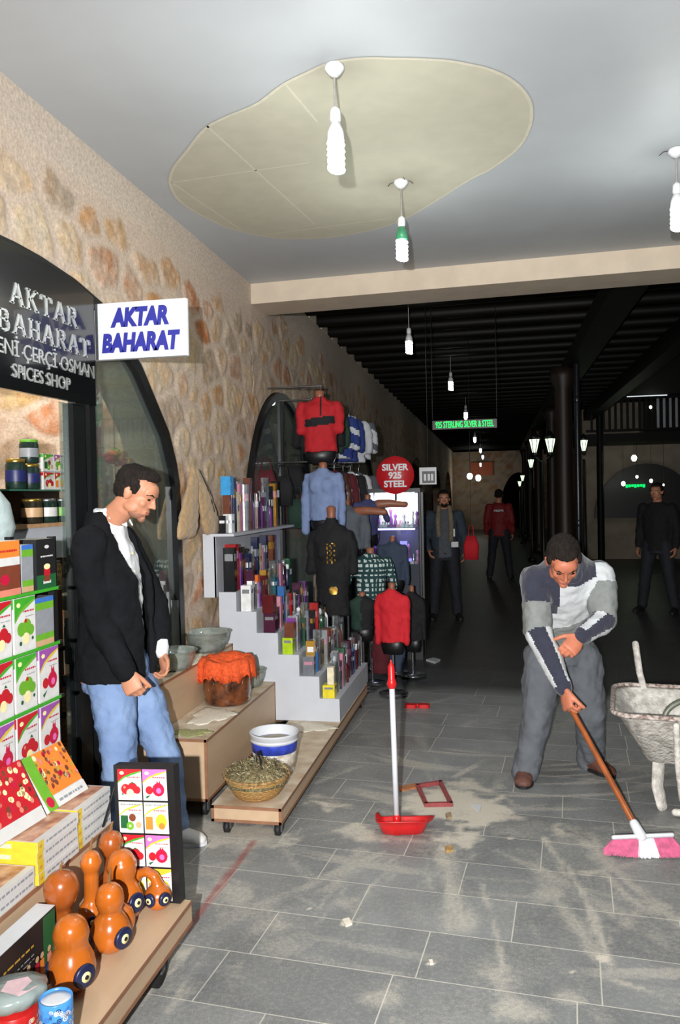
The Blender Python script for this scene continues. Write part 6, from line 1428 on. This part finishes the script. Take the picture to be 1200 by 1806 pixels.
# jacket
b = MB()
loftC(b, [(L(hipc-U*.085-F*.015), RT*.214, F*.188, 14), (L(hipc+U*.06-F*.01), RT*.208, F*.180, 16), (L(hipc+U*.22), RT*.205, F*.165, 18), (L(hipc+U*.38-F*.005), RT*.212, F*.162, 22), (L(sh_c-U*.10), RT*.218, F*.155, 27), (L(sh_c-U*.01), RT*.20, F*.125, 36), (L(sh_c+U*.045), RT*.135, F*.10, 46), (L(neck0+U*.035-F*.012), RT*.090, F*.090, 62), (L(neck0+U*.055-F*.014), RT*.089, F*.089, 72)], 0, .03, 30)
b.tube([L(rs-U*.01), L(rs-U*.12+RT*.012), L(re), L(rw+(re-rw)*.05)], [.078, .076, .066, .050], 16)
b.tube([L(ls-U*.01), L(le), L(lw+(le-lw)*.22)], [.078, .066, .052], 16)
b.build('jacket', jack_m, ym, voxel=.0085, smooth=5, disp=.022, dscale=.07)
b = MB(); b.tube([L(rw+(re-rw)*.09), L(rw+(re-rw)*.015)], [.053, .050], 18); b.build('cuff', jack_m, ym, voxel=.006, smooth=1)
# jeans
b = MB(); b.loft([ring(hipc-U*.15-F*.02, .175, .140), ring(hipc-U*.07-F*.02, .180, .155), ring(hipc+U*.02-F*.01, .165, .130)], 26, 0)
b.tube([L(rh-U*.04), L(rh.lerp(rk, .5)), L(rk), L(rk.lerp(ra, .5)), L(ra+U*.0)], [.108, .098, .078, .074, .072], 18)
b.tube([L(lh-U*.04), L(lh.lerp(lk, .5)), L(lk), L(lk.lerp(la, .5)), L(la+U*.0)], [.108, .095, .074, .068, .068], 18)
b.build('jeans', jean_m, ym, voxel=.010, smooth=2, disp=.035, dscale=.08)
b = MB(); b.ell(L(hipc-U*.085-F*.135+RT*.095), (.014, .02, .028)); b.build('pocket_patch', mat('brown_patch', c(140, 84, 66), .7, var=.3, scale=40), ym)
b = MB(); b.rbox(-.02, .02, -.02, .02, -.01, .02, .01); 
shoe(ym, L((-1.655, 3.65, 0)), L(at(362, 1492, z=0)+V((0, .01, 0))), mat('pale_canvas_shoe', c(214, 214, 212), .6, var=.06, bump=.2), sole=white_p, w_=.05)
shoe(ym, L((-1.84, 3.46, 0)), L((-1.56, 3.37, 0)), MATS['pale_canvas_shoe'], sole=white_p, w_=.05)

# ---- sweeping man
sw = thing('person', 'man in navy, white and grey jumper bending forward to sweep with a broom', 'person', (.35, 4.7, 0))
O = V((.35, 4.7, 0))
hipc = at(988, 1132, y=4.86); shc = at(1000, 1012, y=4.50); neck0 = at(998, 1003, y=4.42)
hc = at(994, 990, y=4.32)
RT = V((-.985, -.17, 0)); LTv = -RT          # his right is at the picture's left
rs = at(946, 1022, y=4.47); ls = at(1058, 1016, y=4.53)
re = at(948, 1112, y=4.36); rw = at(996, 1216, y=4.235); rhnd = at(1012, 1250, y=4.225)
le = at(1066, 1094, y=4.45); lw = at(1024, 1124, y=4.30)
rh = at(958, 1160, y=4.84); lh = at(1024, 1160, y=4.88)
rk = at(948, 1262, y=4.74); ra = at(926, 1362, y=4.74); lk = at(1040, 1256, y=4.86); la = at(1043, 1338, y=5.0)
fw = (V((.06, -.62, -.62))).normalized(); HM = head_frame(L(hc), fw, V((0.03, -.5, .9)))
SC = 1.04
b = MB(); add_head(b, HM, SC, L(neck0), .058)
b.tube([L(neck0), L(shc), L(hipc)], [.07, .10, .12], 14); b.tube([L(rs), L(re), L(rw)], [.045, .04, .030], 12); b.tube([L(ls), L(le), L(lw)], [.045, .04, .030], 12); b.tube([L(ls), L(shc), L(rs)], .05, 12)
b.tube([L(rh), L(rk), L(ra)], [.075, .05, .035], 12); b.tube([L(lh), L(lk), L(la)], [.075, .05, .035], 12)
hdir = (rhnd-rw).normalized(); hax = (HB-HT).normalized()
grip = HT+hax*.015
# the lower hand closes round the handle
add_hand(b, L(rw), (grip-V((.02, .01, 0))-rw), V((.75, .45, .1)), V((.2, -.9, .3)), curl=(50, 68, 45), s=1.12, thumb=(.8, .3, .45), tcurl=35)
add_hand(b, L(lw), (at(1000, 1150, y=4.24)-lw), V((-.35, .75, -.5)), V((-.55, -.3, .75)), curl=(38, 52, 36), s=1.1, thumb=(.6, .7, .35))
b.build('body', skin_b, sw, voxel=.0052, smooth=3)
head_details(sw, HM, SC); add_hair(sw, HM, SC*1.02, vol=1.02, top=.0, voxel=.0055)
# jumper
navy_k = mat('navy_knit', c(44, 46, 62), .9, var=.12, scale=30, bump=.25, bscale=90, sheen=.3); white_k = mat('white_knit', c(196, 200, 202), .9, var=.06, scale=30, bump=.2, bscale=90); grey_k = mat('grey_knit', c(128, 132, 130), .9, var=.08, scale=30, bump=.2, bscale=90)
ax = (shc-hipc).normalized(); fr_ = V((0, -1, 0)); fr_ = (fr_-ax*fr_.dot(ax)).normalized(); rt_ = ax.cross(fr_)
def rg(t, w_, d_, off=0): cc = hipc.lerp(shc, t)+fr_*off; return (L(cc), RT*w_, fr_*d_)
b = MB(); b.loft([rg(-.10, .17, .13), rg(.10, .178, .135), rg(.35, .182, .135), rg(.62, .195, .14), rg(.85, .205, .135), rg(1.0, .19, .12), rg(1.12, .13, .095), rg(1.22, .08, .08)], 28)
b.tube([L(shc), L(neck0+V((0, -.01, .0)))], [.10, .078], 18)
b.tube([L(rs), L(rs.lerp(re, .5)), L(re), L(re.lerp(rw, .5)), L(rw+(re-rw)*.06)], [.084, .080, .074, .062, .046], 18)
b.tube([L(ls), L(ls.lerp(le, .5)), L(le), L(le.lerp(lw, .5)), L(lw+(le-lw)*.08)], [.084, .080, .072, .06, .046], 18)
o = b.build('jumper', [navy_k, white_k, grey_k], sw, voxel=.010, smooth=3, disp=.03, dscale=.09)
Ls = {k_: L(v) for k_, v in dict(rs=rs, re=re, rw=rw, ls=ls, le=le, lw=lw, sh=shc, hip=hipc).items()}
def jump(p, n):
    ds = [seg3(p, Ls['rs'], Ls['re']), seg3(p, Ls['re'], Ls['rw']), seg3(p, Ls['ls'], Ls['le']), seg3(p, Ls['le'], Ls['lw']), seg3(p, Ls['hip'], Ls['sh'])]
    tor = ds[4][0]-.09
    a = [ds[0][0], ds[1][0], ds[2][0], ds[3][0]]; k = min(range(4), key=lambda i: a[i])
    if ds[4][0]/.165 < a[k]/(.085 if k in (0, 2) else .072):
        # torso
        rel = p-Ls['hip']; t = rel.dot(ax)/(shc-hipc).length; u = rel.dot(-RT)
        if n.dot(fr_) < -.15: return 0
        if t > 1.02+.25*abs(u) or t > 1.10: return 0
        if u < -.10 and t > .70: return 0
        if t > .52+.35*u: return 1
        return 2 if t > .10 else 0
    t = ds[k][1]
    if k in (0, 2):
        if t < (.50 if k == 0 else .22): return 0 if k == 0 else (0 if p.y > Ls['ls'].y-.02 and t < .05 else (1 if t < .18 else 2))
        return 2
    a0, b0_ = (Ls['re'], Ls['rw']) if k == 1 else (Ls['le'], Ls['lw']); d = (b0_-a0).normalized(); q = (p-a0); q = q-d*q.dot(d)
    side = d.cross(V((0, -1, .15))).normalized(); fr2 = side.cross(d).normalized(); ang = math.degrees(math.atan2(q.dot(side), q.dot(fr2)))
    if t > .93: return 0
    if k == 1: return 1 if (38 < abs(ang) < 82) else 0
    return 1 if 20 < ang < 65 or -75 < ang < -45 else 0
paint(o, jump)
b = MB(); b.T = Matrix.Identity(4)
cn = L(neck0.lerp(hc, .12)); d = (hc-neck0).normalized(); s1 = d.cross(V((1, 0, 0))).normalized(); s2 = d.cross(s1)
b.tube([cn+s1*.070*math.cos(2*PI*k/20)+s2*.074*math.sin(2*PI*k/20)-V((0, 0, .035))*max(0, math.cos(2*PI*k/20+PI*.5)) for k in range(21)], .013, 8, cap=False); b.build('collar', navy_k, sw)
for w0, e0 in ((rw, re), (lw, le)):
    b = MB(); b.tube([L(w0+(e0-w0)*.14), L(w0+(e0-w0)*.02)], [.047, .043], 16); b.build('cuff', navy_k, sw, voxel=.006, smooth=1)
# trousers
b = MB(); b.loft([(L(hipc+V((0, 0, -.12))), RT*.175, V((0, -.14, 0))), (L(hipc), RT*.178, V((0, -.14, -.02))), (L(hipc.lerp(shc, .12)), RT*.165, fr_*.125)], 24)
b.tube([L(rh), L(rh.lerp(rk, .5)), L(rk), L(rk.lerp(ra, .5)), L(ra-V((0, 0, .01)))], [.112, .104, .088, .080, .076], 20)
b.tube([L(lh), L(lh.lerp(lk, .5)), L(lk), L(lk.lerp(la, .5)), L(la-V((0, 0, .01)))], [.116, .110, .092, .084, .078], 20)
b.build('trousers', trou_m, sw, voxel=.010, smooth=3, disp=.035, dscale=.09)
bshoe = mat('dusty_brown_shoe', c(96, 62, 52), .6, var=.25, scale=20, bump=.2)
fa = at(922, 1388, z=0); shoe(sw, L(V((ra.x+.005, ra.y+.03, 0))), L(V((fa.x, fa.y-.04, 0))), bshoe, w_=.052, h=.08)
fb = at(1066, 1366, z=0); shoe(sw, L(V((la.x-.03, la.y+.0, 0))), L(V((fb.x+.05, fb.y-.06, 0))), bshoe, w_=.05, h=.08)

# ---- people further off
def figure(label, x, y, H, ang, top_m, bot_m, skin=skin_a, hair=hair_m, arms=None, coat=None, stance=.1, shoe_m=None, fn=None, bag=None):
    t = thing('person', label, 'person', (x, y, 0), R(ang)); k = H/1.75
    HM = head_frame((0, 0.02*k, 1.64*k), (0, 1, -.08), (0, 0, 1))
    b = MB(); add_head(b, HM, k, (0, 0, 1.46*k)); arms_ = arms or {}
    b.tube([(0, 0, 1.46*k), (0, 0, 1.3*k), (0, 0, .95*k)], [.07, .1, .11], 12)
    A = {}
    for sg in (-1, 1):
        s_ = V((sg*.19*k, 0, 1.42*k)); e_ = V(arms_.get((sg, 'e'), (sg*.25, -.03, 1.12)))*k; w_ = V(arms_.get((sg, 'w'), (sg*.25, .04, .88)))*k; A[sg] = (s_, e_, w_)
        b.tube([s_, e_, w_], [.045*k, .038*k, .027*k], 10); add_hand(b, w_, (w_-e_)*1.0+V((0, .02, -.02)), V((-sg, 0, 0)), V((0, 1, 0)), curl=(20, 30, 20), s=k)
        h_, kn, an = V((sg*.1*k, 0, .92*k)), V((sg*(.1+stance*.3)*k, .03, .50*k)), V((sg*(.1+stance*.6)*k, 0, .09*k))
        b.tube([h_, kn, an], [.075*k, .05*k, .035*k], 10); A[sg] += (h_, kn, an)
    b.build('body', skin, t, voxel=.008, smooth=2)
    head_details(t, HM, k, False); add_hair(t, HM, k*1.02, hair, voxel=.009)
    b = MB(); b.loft([((0, 0, .84*k), (.185*k, 0, 0), (0, .125*k, 0)), ((0, 0, 1.05*k), (.18*k, 0, 0), (0, .12*k, 0)), ((0, 0, 1.3*k), (.205*k, 0, 0), (0, .13*k, 0)), ((0, 0, 1.43*k), (.18*k, 0, 0), (0, .10*k, 0)), ((0, 0, 1.5*k), (.08*k, 0, 0), (0, .075*k, 0))], 24)
    for sg in (-1, 1): s_, e_, w_ = A[sg][:3]; b.tube([s_, e_, w_+(e_-w_)*.08], [.075*k, .062*k, .045*k], 14)
    o = b.build('jacket', top_m, t, voxel=.014, smooth=3, disp=.03, dscale=.09)
    if fn: paint(o, fn)
    b = MB(); b.loft([((0, 0, .80*k), (.175*k, 0, 0), (0, .12*k, 0)), ((0, 0, .95*k), (.17*k, 0, 0), (0, .115*k, 0))], 20)
    for sg in (-1, 1): h_, kn, an = A[sg][3:]; b.tube([h_, kn, an], [.11*k, .08*k, .07*k], 14)
    b.build('trousers', bot_m, t, voxel=.014, smooth=2, disp=.02, dscale=.08)
    for sg in (-1, 1): an = A[sg][5]; shoe(t, (an.x, -.05, 0), (an.x+sg*.03, .22*k, 0), shoe_m or rubber)
    return t
dj = mat('slate_blue_jacket', c(50, 62, 74), .8, var=.15, bump=.2); dtr = mat('dark_trousers', c(34, 36, 44), .8, var=.1); gs = mat('grey_tshirt', c(84, 88, 94), .8, var=.1)
p = at(786, 1092, z=0)
fm_ = figure('bearded man in a slate blue jacket standing beyond the lit display case', -.70, 10.8, 1.70, 180+6, [dj, gs], dtr, arms={(1, 'e'): (.27, .02, 1.14), (1, 'w'): (.22, .14, .95), (-1, 'e'): (-.27, -.02, 1.12), (-1, 'w'): (-.26, .08, .90)}, fn=lambda p, n: 1 if abs(p.x) < .075 and n.y > .3 else 0)
b = MB(); b.tube([(-.07, .06, 1.48), (-.085, .13, 1.3), (-.08, .14, 1.05)], [.03, .035, .03], 10); b.tube([(.07, .06, 1.48), (.085, .13, 1.3), (.08, .14, 1.12)], [.03, .035, .03], 10); b.build('scarf', mat('sand_scarf', c(130, 116, 96), .9, var=.2), fm_)
b = MB(); b.box(-.13, -.08, .145, .15, 1.10, 1.20); b.build('paper_badge', white_p, fm_); b = MB(); b.box(-.17, -.08, .145, .155, .96, 1.03); b.build('paper_badge', white_p, fm_)
b = MB(); b.ell((0, .075, 1.515), (.045, .03, .04)); b.build('beard', hair_m, fm_)
b = MB(); b.loft([((-.34, 10.4, .82), (.09, 0, 0), (0, .05, 0)), ((-.34, 10.4, 1.0), (.10, 0, 0), (0, .055, 0)), ((-.34, 10.4, 1.12), (.06, 0, 0), (0, .03, 0))], 16, power=3); b.tube([(-.38, 10.4, 1.1), (-.36, 10.4, 1.25), (-.32, 10.4, 1.25), (-.30, 10.4, 1.1)], .006, 6)
o = tag(b.build('hanging_bag', scarlet), 'red cloth bag hanging just right of the bearded man', 'bag')
b = MB(); b.tube([(-.34, 10.4, 1.25), (-.34, 10.4, 3.79)], .002, 6); b.build('cord', black_m, o)
figure('person in a red jacket walking away down the arcade', .02, 16.0, 1.72, -4, [mat('dark_red_jacket', c(130, 24, 28), .7, var=.1), white_c], dtr, fn=lambda p, n: 1 if n.y < -.3 and abs(p.z-1.32) < .018 and abs(p.x) < .09 else 0, stance=.16)
figure('person in dark clothes standing at the right edge of the arcade, left of two', 2.12, 11.6, 1.74, 150, [black_c], dtr, stance=.2)
figure('person in dark clothes cut off by the right frame edge behind the wheelbarrow', 2.72, 11.9, 1.76, 200, [black_c], dtr, stance=.2)
# ---------------------------------------------------------------- hanging bulbs
bulb_g = mat('fluorescent_tube', (1, 1, 1, 1), emit=(.93, 1, .97, 1), estr=9)
porc = mat('white_porcelain', c(225, 228, 230), .3, var=.03)
cordm = mat('grey_cord', c(150, 146, 140), .6)
def pendant(label, x, y, zc, zb, watts, collar=None, scale=1.0, spiral=True, wires=False):
    """zc ceiling height, zb bottom of the tube"""
    t = thing('pendant_bulb', label, 'lamp', (x, y, 0), 0, 'bare bulbs hanging along the arcade')
    s = scale; tb = zb; L_ = .135*s
    b = MB(); b.lathe([(.04, zc-.002), (.042, zc-.018), (.022, zc-.042), (.006, zc-.05)], n=20); b.build('ceiling_rose', porc, t)
    b = MB(); b.tube([(0, 0, zc-.05), (0, 0, zb+L_+.13*s)], .005, 8); b.build('cord', cordm, t)
    b = MB(); b.lathe([(.010, zb+L_+.135*s), (.022*s, zb+L_+.12*s), (.024*s, zb+L_+.085*s), (.020*s, zb+L_+.07*s)], n=16); b.build('socket', porc, t)
    b = MB(); b.lathe([(.020*s, zb+L_+.07*s), (.034*s, zb+L_+.03*s), (.036*s, zb+L_-.005), (.001, zb+L_-.006)], n=20); b.build('ballast', porc if not collar else collar, t)
    if spiral:
        pts = []; n = 46
        for i in range(n+1):
            a = 2*PI*4.5*i/n; pts.append((.026*s*math.cos(a), .026*s*math.sin(a), zb+.008+(L_-.02)*i/n))
        b = MB(); b.tube(pts, .0125*s, 8); b.build('tube', bulb_g, t)
    else:
        b = MB(); b.lathe([(.001, zb), (.022*s, zb+.01), (.034*s, zb+.05), (.034*s, zb+L_)], n=16); b.build('tube', bulb_g, t)
    if wires:
        b = MB()
        for dx, dy in ((.05, .01), (-.06, .02), (.02, -.05)): b.tube([(0, 0, zc-.01), (dx*.5, dy*.5, zc-.004), (dx, dy, zc-.003), (dx*1.3, dy+.02, zc-.012)], .002, 5)
        b.build('loose_wire', black_m, t)
    light('bulb_light', 'POINT', (x, y, zb-.06), watts, (.93, 1, .96), .05)
    return t
pendant('bare spiral bulb hanging nearest the camera from the edge of the unpainted ceiling patch', -.637, 3.339, CZ, 2.998, 12)
pendant('bare spiral bulb with a green collar, second from the camera', -.512, 4.631, CZ, 2.985, 12, mat('green_collar', c(60, 140, 100), .4), .93, wires=True)
pendant('bare spiral bulb at the right frame edge below the painted ceiling', .950, 4.555, CZ, 3.012, 12, None, .93, wires=True)
pendant('bare bulb just beyond the beam, first under the timber roof', -.868, 8.343, 3.78, 3.10, 1.5)
pendant('bare bulb second under the timber roof', -.645, 11.96, 3.78, 3.165, 1.0)
for i, (px, py, y) in enumerate([(822, 737, 16.6), (838, 781, 21.8), (848, 799, 27), (852, 810, 31), (848, 823, 35)]):
    p = at(px, py, y=y); pendant('small lit bulb %s far down the timber roof' % ['third', 'fourth', 'fifth', 'sixth', 'seventh'][i], p.x, y, 3.78, min(p.z, 3.15), .35, spiral=False, scale=1.1)

# ---------------------------------------------------------------- things on the floor
redp = mat('red_plastic', c(206, 26, 30), .35, var=.06, coat=.3)
dp = thing('dustpan', 'red long-handled dustpan with a white tube standing on the dusty floor', 'dustpan', (-.515, 3.93, 0), R(10))
# pan: open-front tray, back wall, turned-up wings
rings_ = []
n = 32
for (wx_, wy_, z_, dz_, k_) in ((.098, .052, .003, 0, 0), (.104, .060, .006, 0, 0), (.118, .078, .050, .012, .35), (.128, .090, .078, .030, 1.0), (.133, .094, .080, .030, 1.1)):
    ring_ = []
    for q_ in range(n):
        t_ = 2*PI*q_/n; co, si = math.cos(t_), math.sin(t_); px_ = wx_*math.copysign(abs(co)**.55, co); py_ = wy_*math.copysign(abs(si)**.6, si)
        if px_ > 0: px_ *= 1+.38*k_*max(0, si+.3)
        zz_ = z_-dz_*(1+si)*.75+(.018*k_ if co < -.75 and si > 0 else 0)
        ring_.append((px_, py_, max(z_ if z_ < .01 else .012, zz_)))
    rings_.append(ring_)
vs = [p_ for r_ in rings_ for p_ in r_]; fs = [(i_*n+q_, i_*n+(q_+1) % n, (i_+1)*n+(q_+1) % n, (i_+1)*n+q_) for i_ in range(4) for q_ in range(n)]+[tuple(range(n))]
b = MB(); b.add(vs, fs, 0, True); o = b.build('pan', redp, dp, loc=(.030, 0, 0)); so = o.modifiers.new('t', 'SOLIDIFY'); so.thickness = .004
b = MB(); b.lathe([(.022, .006), (.018, .08), (.016, .10)], 0, -.045, 0, n=16); b.build('tube_holder', redp, dp)
top = at(690, 1168, y=3.93); 
M_ = dp.matrix_basis.copy(); inv = (Matrix.Translation((-.515, 3.93, 0)) @ Matrix.Rotation(R(10), 4, 'Z')).inverted()
a = Vector((0, -.045, .07)); e = inv @ top
b = MB(); b.tube([a, a+(e-a)*.86], .0135, 14, cap=False); b.build('handle_tube', white_p, dp)
d = (e-a); b = MB(); b.tube([a+d*.855, a+d*.86, a+d*.885, a+d*.90, a+d*.97, a+d*.985], [.022, .026, .02, .0165, .0165, .011], 14); b.build('hand_grip', redp, dp)
b = MB(); b.tube([a+d*.985, a+d*1.01], .005, 8); b.build('hanging_eye', redp, dp)
# small red frame
ff = thing('empty_frame', 'small empty red frame lying on the sawdust right of the dustpan', 'frame', tuple(at(765, 1401, z=.0)), R(-4))
fm = mat('faded_red_wood', c(140, 62, 62), .6, var=.2, scale=30)
A = [at(737, 1386, z=.012), at(777, 1380, z=.012), at(796, 1418, z=.012), at(752, 1419, z=.012)]
ctr = at(765, 1401, z=0); A = [Matrix.Rotation(R(4), 3, 'Z') @ (q-Vector((ctr.x, ctr.y, 0))) for q in A]
for i in range(4):
    p, q = A[i], A[(i+1) % 4]; d = (q-p).normalized(); nn = Vector((-d.y, d.x, 0))*.009; b = MB()
    P_ = [p+nn-d*.009, p-nn-d*.009, q-nn+d*.009, q+nn+d*.009]
    b.add([(v.x, v.y, .001) for v in P_]+[(v.x, v.y, .022) for v in P_], [(3, 2, 1, 0), (4, 5, 6, 7), (0, 1, 5, 4), (1, 2, 6, 5), (2, 3, 7, 6), (3, 0, 4, 7)]); b.build('frame_bar', fm, ff)
def flat_bit(name, label, cat, pts, m_, h=.012):
    P_ = [at(px, py, z=0) for px, py in pts]; b = MB(); b.prism([(p.x, p.y) for p in P_][::-1], .001, h); return tag(b.build(name, m_), label, cat)
flat_bit('brick_fragment', 'flat orange brown strip beside the small red frame', 'debris', [(703, 1390), (735, 1384), (737, 1391), (706, 1397)], mat('terracotta', c(170, 108, 70), .8, var=.2), .01)
rg = thing('red_bracket', 'flat dark red two-lobed plastic piece lying on the floor beyond the dustpan', 'debris', tuple(at(737, 1247, z=0)), 0)
for px in (725, 748):
    p = at(px, 1248, z=0)-at(737, 1247, z=0); b = MB(); b.rbox(p.x-.045, p.x+.045, p.y-.03, p.y+.03, .001, .028, .02); b.build('lobe', redp, rg)
b = MB(); b.box(-.05, .05, .0, .02, .005, .022); b.build('bridge', redp, rg)
flat_bit('paper_scrap', 'crumpled white paper scrap far back on the dark floor', 'debris', [(752, 1166), (765, 1163), (777, 1166), (768, 1171)], white_p, .02)
flat_bit('paper_scrap', 'small pale scrap on the sawdust right of the red frame', 'debris', [(832, 1419), (850, 1421), (846, 1434)], white_p, .006)
flat_bit('plaster_crumb', 'small white plaster crumb on a floor joint in the foreground', 'debris', [(604, 1625), (616, 1622), (622, 1632), (610, 1636)], flour, .01)
flat_bit('plaster_crumb', 'tiny white crumb on the tile right of the foreground joint', 'debris', [(757, 1696), (763, 1695), (765, 1702), (759, 1703)], flour, .008)
flat_bit('sand_clump', 'small grey brown clump in the middle of the sawdust', 'debris', [(786, 1438), (796, 1436), (797, 1444), (788, 1446)], mat('sand_clump', c(150, 130, 100), .9, var=.3), .012)
flat_bit('sand_clump', 'ochre clump at the near edge of the sawdust', 'debris', [(785, 1497), (799, 1495), (799, 1503), (788, 1505)], mat('ochre_clump', c(176, 140, 84), .9, var=.3), .012)

# wheelbarrow
wbm = mat('cement_crusted_metal', c(196, 190, 182), .85, var=.22, scale=26, bump=.9, bscale=50, col2=c(224, 220, 212))
rust = mat('rusty_crust', c(150, 120, 110), .9, var=.4, scale=50, bump=.8, bscale=60, col2=c(206, 196, 188))
w0 = at(1175, 1425, z=0)
wb_ = thing('wheelbarrow', 'cement crusted wheelbarrow cut off by the right frame edge', 'wheelbarrow', (w0.x, w0.y, 0), R(-8))
def ringr(x0, x1, y0, y1, z, r=.07, n=6):
    o_ = []
    for cx, cy, a0 in ((x1-r, y1-r, 0), (x0+r, y1-r, 90), (x0+r, y0+r, 180), (x1-r, y0+r, 270)):
        for k in range(n): a = R(a0+90*k/(n-1)); o_.append((cx+r*math.cos(a), cy+r*math.sin(a), z))
    return o_
R0 = ringr(-.10, .72, -.12, .36, .27, .08); R1 = ringr(-.235, .80, -.22, .44, .52, .1); R2 = ringr(-.255, .82, -.24, .46, .53, .1); R3 = ringr(-.22, .785, -.205, .425, .515, .1); R4 = ringr(-.085, .705, -.105, .345, .285, .08)
allr = [R0, R1, R2, R3, R4]; n = len(R0); vs = [q for r_ in allr for q in r_]
fs = [(i*n+k, i*n+(k+1) % n, (i+1)*n+(k+1) % n, (i+1)*n+k) for i in range(4) for k in range(n)]+[tuple(reversed(range(n))), tuple(range(4*n, 5*n))]
b = MB(); b.add(vs, fs, 0, True); b.build('tray', wbm, wb_)
b = MB(); b.tube([R2[k % n] for k in range(n+1)], .013, 8, cap=False); b.build('rolled_rim', rust, wb_)
for i, yy in enumerate((-.03, .27)):
    b = MB(); b.tube(([(-.13, .50, .76), (-.11, .47, .60)] if i else [])+[(-.02, yy+.1, .26), (.25, yy, .24), (.7, yy, .2), (.98, .12, .2)], .019, 10); b.build('handle_bar', wbm, wb_)
for sx, yy in ((-.03, -.02), (.13, -.1)):
    b = MB(); b.tube([(sx, yy, .29), (sx-.01, yy, .12), (sx+.01, yy-.01, .03)], [.045, .042, .038], 8, flat=.4); b.build('leg', wbm, wb_)
b = MB(); b.tube([(.04, -.25, .50), (.05, -.2, .28), (.07, -.13, .1), (.12, -.12, .02)], .016, 8); b.build('leg', wbm, wb_)
b = MB(); b.tube([(.04, -.13, .03), (.13, -.12, .03)], .02, 8); b.build('foot_bar', wbm, wb_)
b = MB(); M = Matrix.Translation((1.0, .12, .19)) @ Matrix.Rotation(R(90), 4, 'X'); b.T = M; n_ = 24; b.tube([(.15*math.cos(2*PI*k/n_), .15*math.sin(2*PI*k/n_), 0) for k in range(n_+1)], .04, 10, cap=False); b.build('wheel', rubber, wb_)
b = MB(); b.ell((1.0, .12, .19), (.12, .03, .12)); b.build('hub', rust, wb_)
b = MB(); b.T = Matrix.Translation((.16, -.02, .48)); n_ = 20
b.tube([(.17*math.cos(PI*k/n_), .03*math.cos(PI*k/n_), .10*math.sin(PI*k/n_)) for k in range(n_+1)], .014, 8); tag(b.build('bucket_hoop', mat('green_grey_metal', c(120, 124, 110), .5, .4, var=.2), loc=(w0.x, w0.y, 0)), 'curved grey metal hoop lying in the wheelbarrow tray', 'hoop')

# broom
bro = thing('broom', 'pink and white broom with an orange wooden handle held by the sweeping man', 'broom', tuple(HB))
d = HT-HB
b = MB(); b.tube([(0, 0, 0), d*1.04], [.0145, .0135], 14, cap=True); b.build('handle', mat('orange_varnished_wood', c(150, 80, 36), .3, var=.25, scale=18, coat=.5, stretch=(1, 1, .2)), bro)
b = MB(); b.tube([-d.normalized()*.045, d.normalized()*.015], [.026, .021], 12); b.build('socket', white_p, bro)
hd = Vector((.98, .12, 0)).normalized(); b = MB(); cb = -d.normalized()*.05
q1, q2 = cb-hd*.125+Vector((0, 0, -.002)), cb+hd*.135+Vector((0, 0, .012))
b.tube([q1, q2], .010, 10, flat=1.4); b.build('head_block', white_p, bro)
pinkb = mat('pink_bristle', c(196, 90, 128), .6, var=.2, scale=40); whb = mat('white_bristle', c(214, 216, 222), .6, var=.1, scale=40)
r_ = random.Random(12)
mbs = [MB(), MB(), MB()]
for i in range(1500):
    u = r_.random(); v = r_.uniform(-1, 1); seg = 0 if u < .42 else (1 if u < .68 else 2)
    base = q1.lerp(q2, u)+Vector((0, v*.014, -.008)); fl = (u-.5)
    tip = Vector((base.x+fl*.10+r_.uniform(-.006, .006), base.y-.03+v*.02, -HB.z+.002+r_.random()*.004+.018*abs(fl)))
    side = hd*.0013
    mbs[seg].add([base+side, base-side, tip-side*.8, tip+side*.8], [(0, 1, 2, 3)])
for k_, (mb_, m_) in enumerate(zip(mbs, (pinkb, whb, pinkb))): o = mb_.build('bristles', m_, bro); o['kind'] = 'stuff'
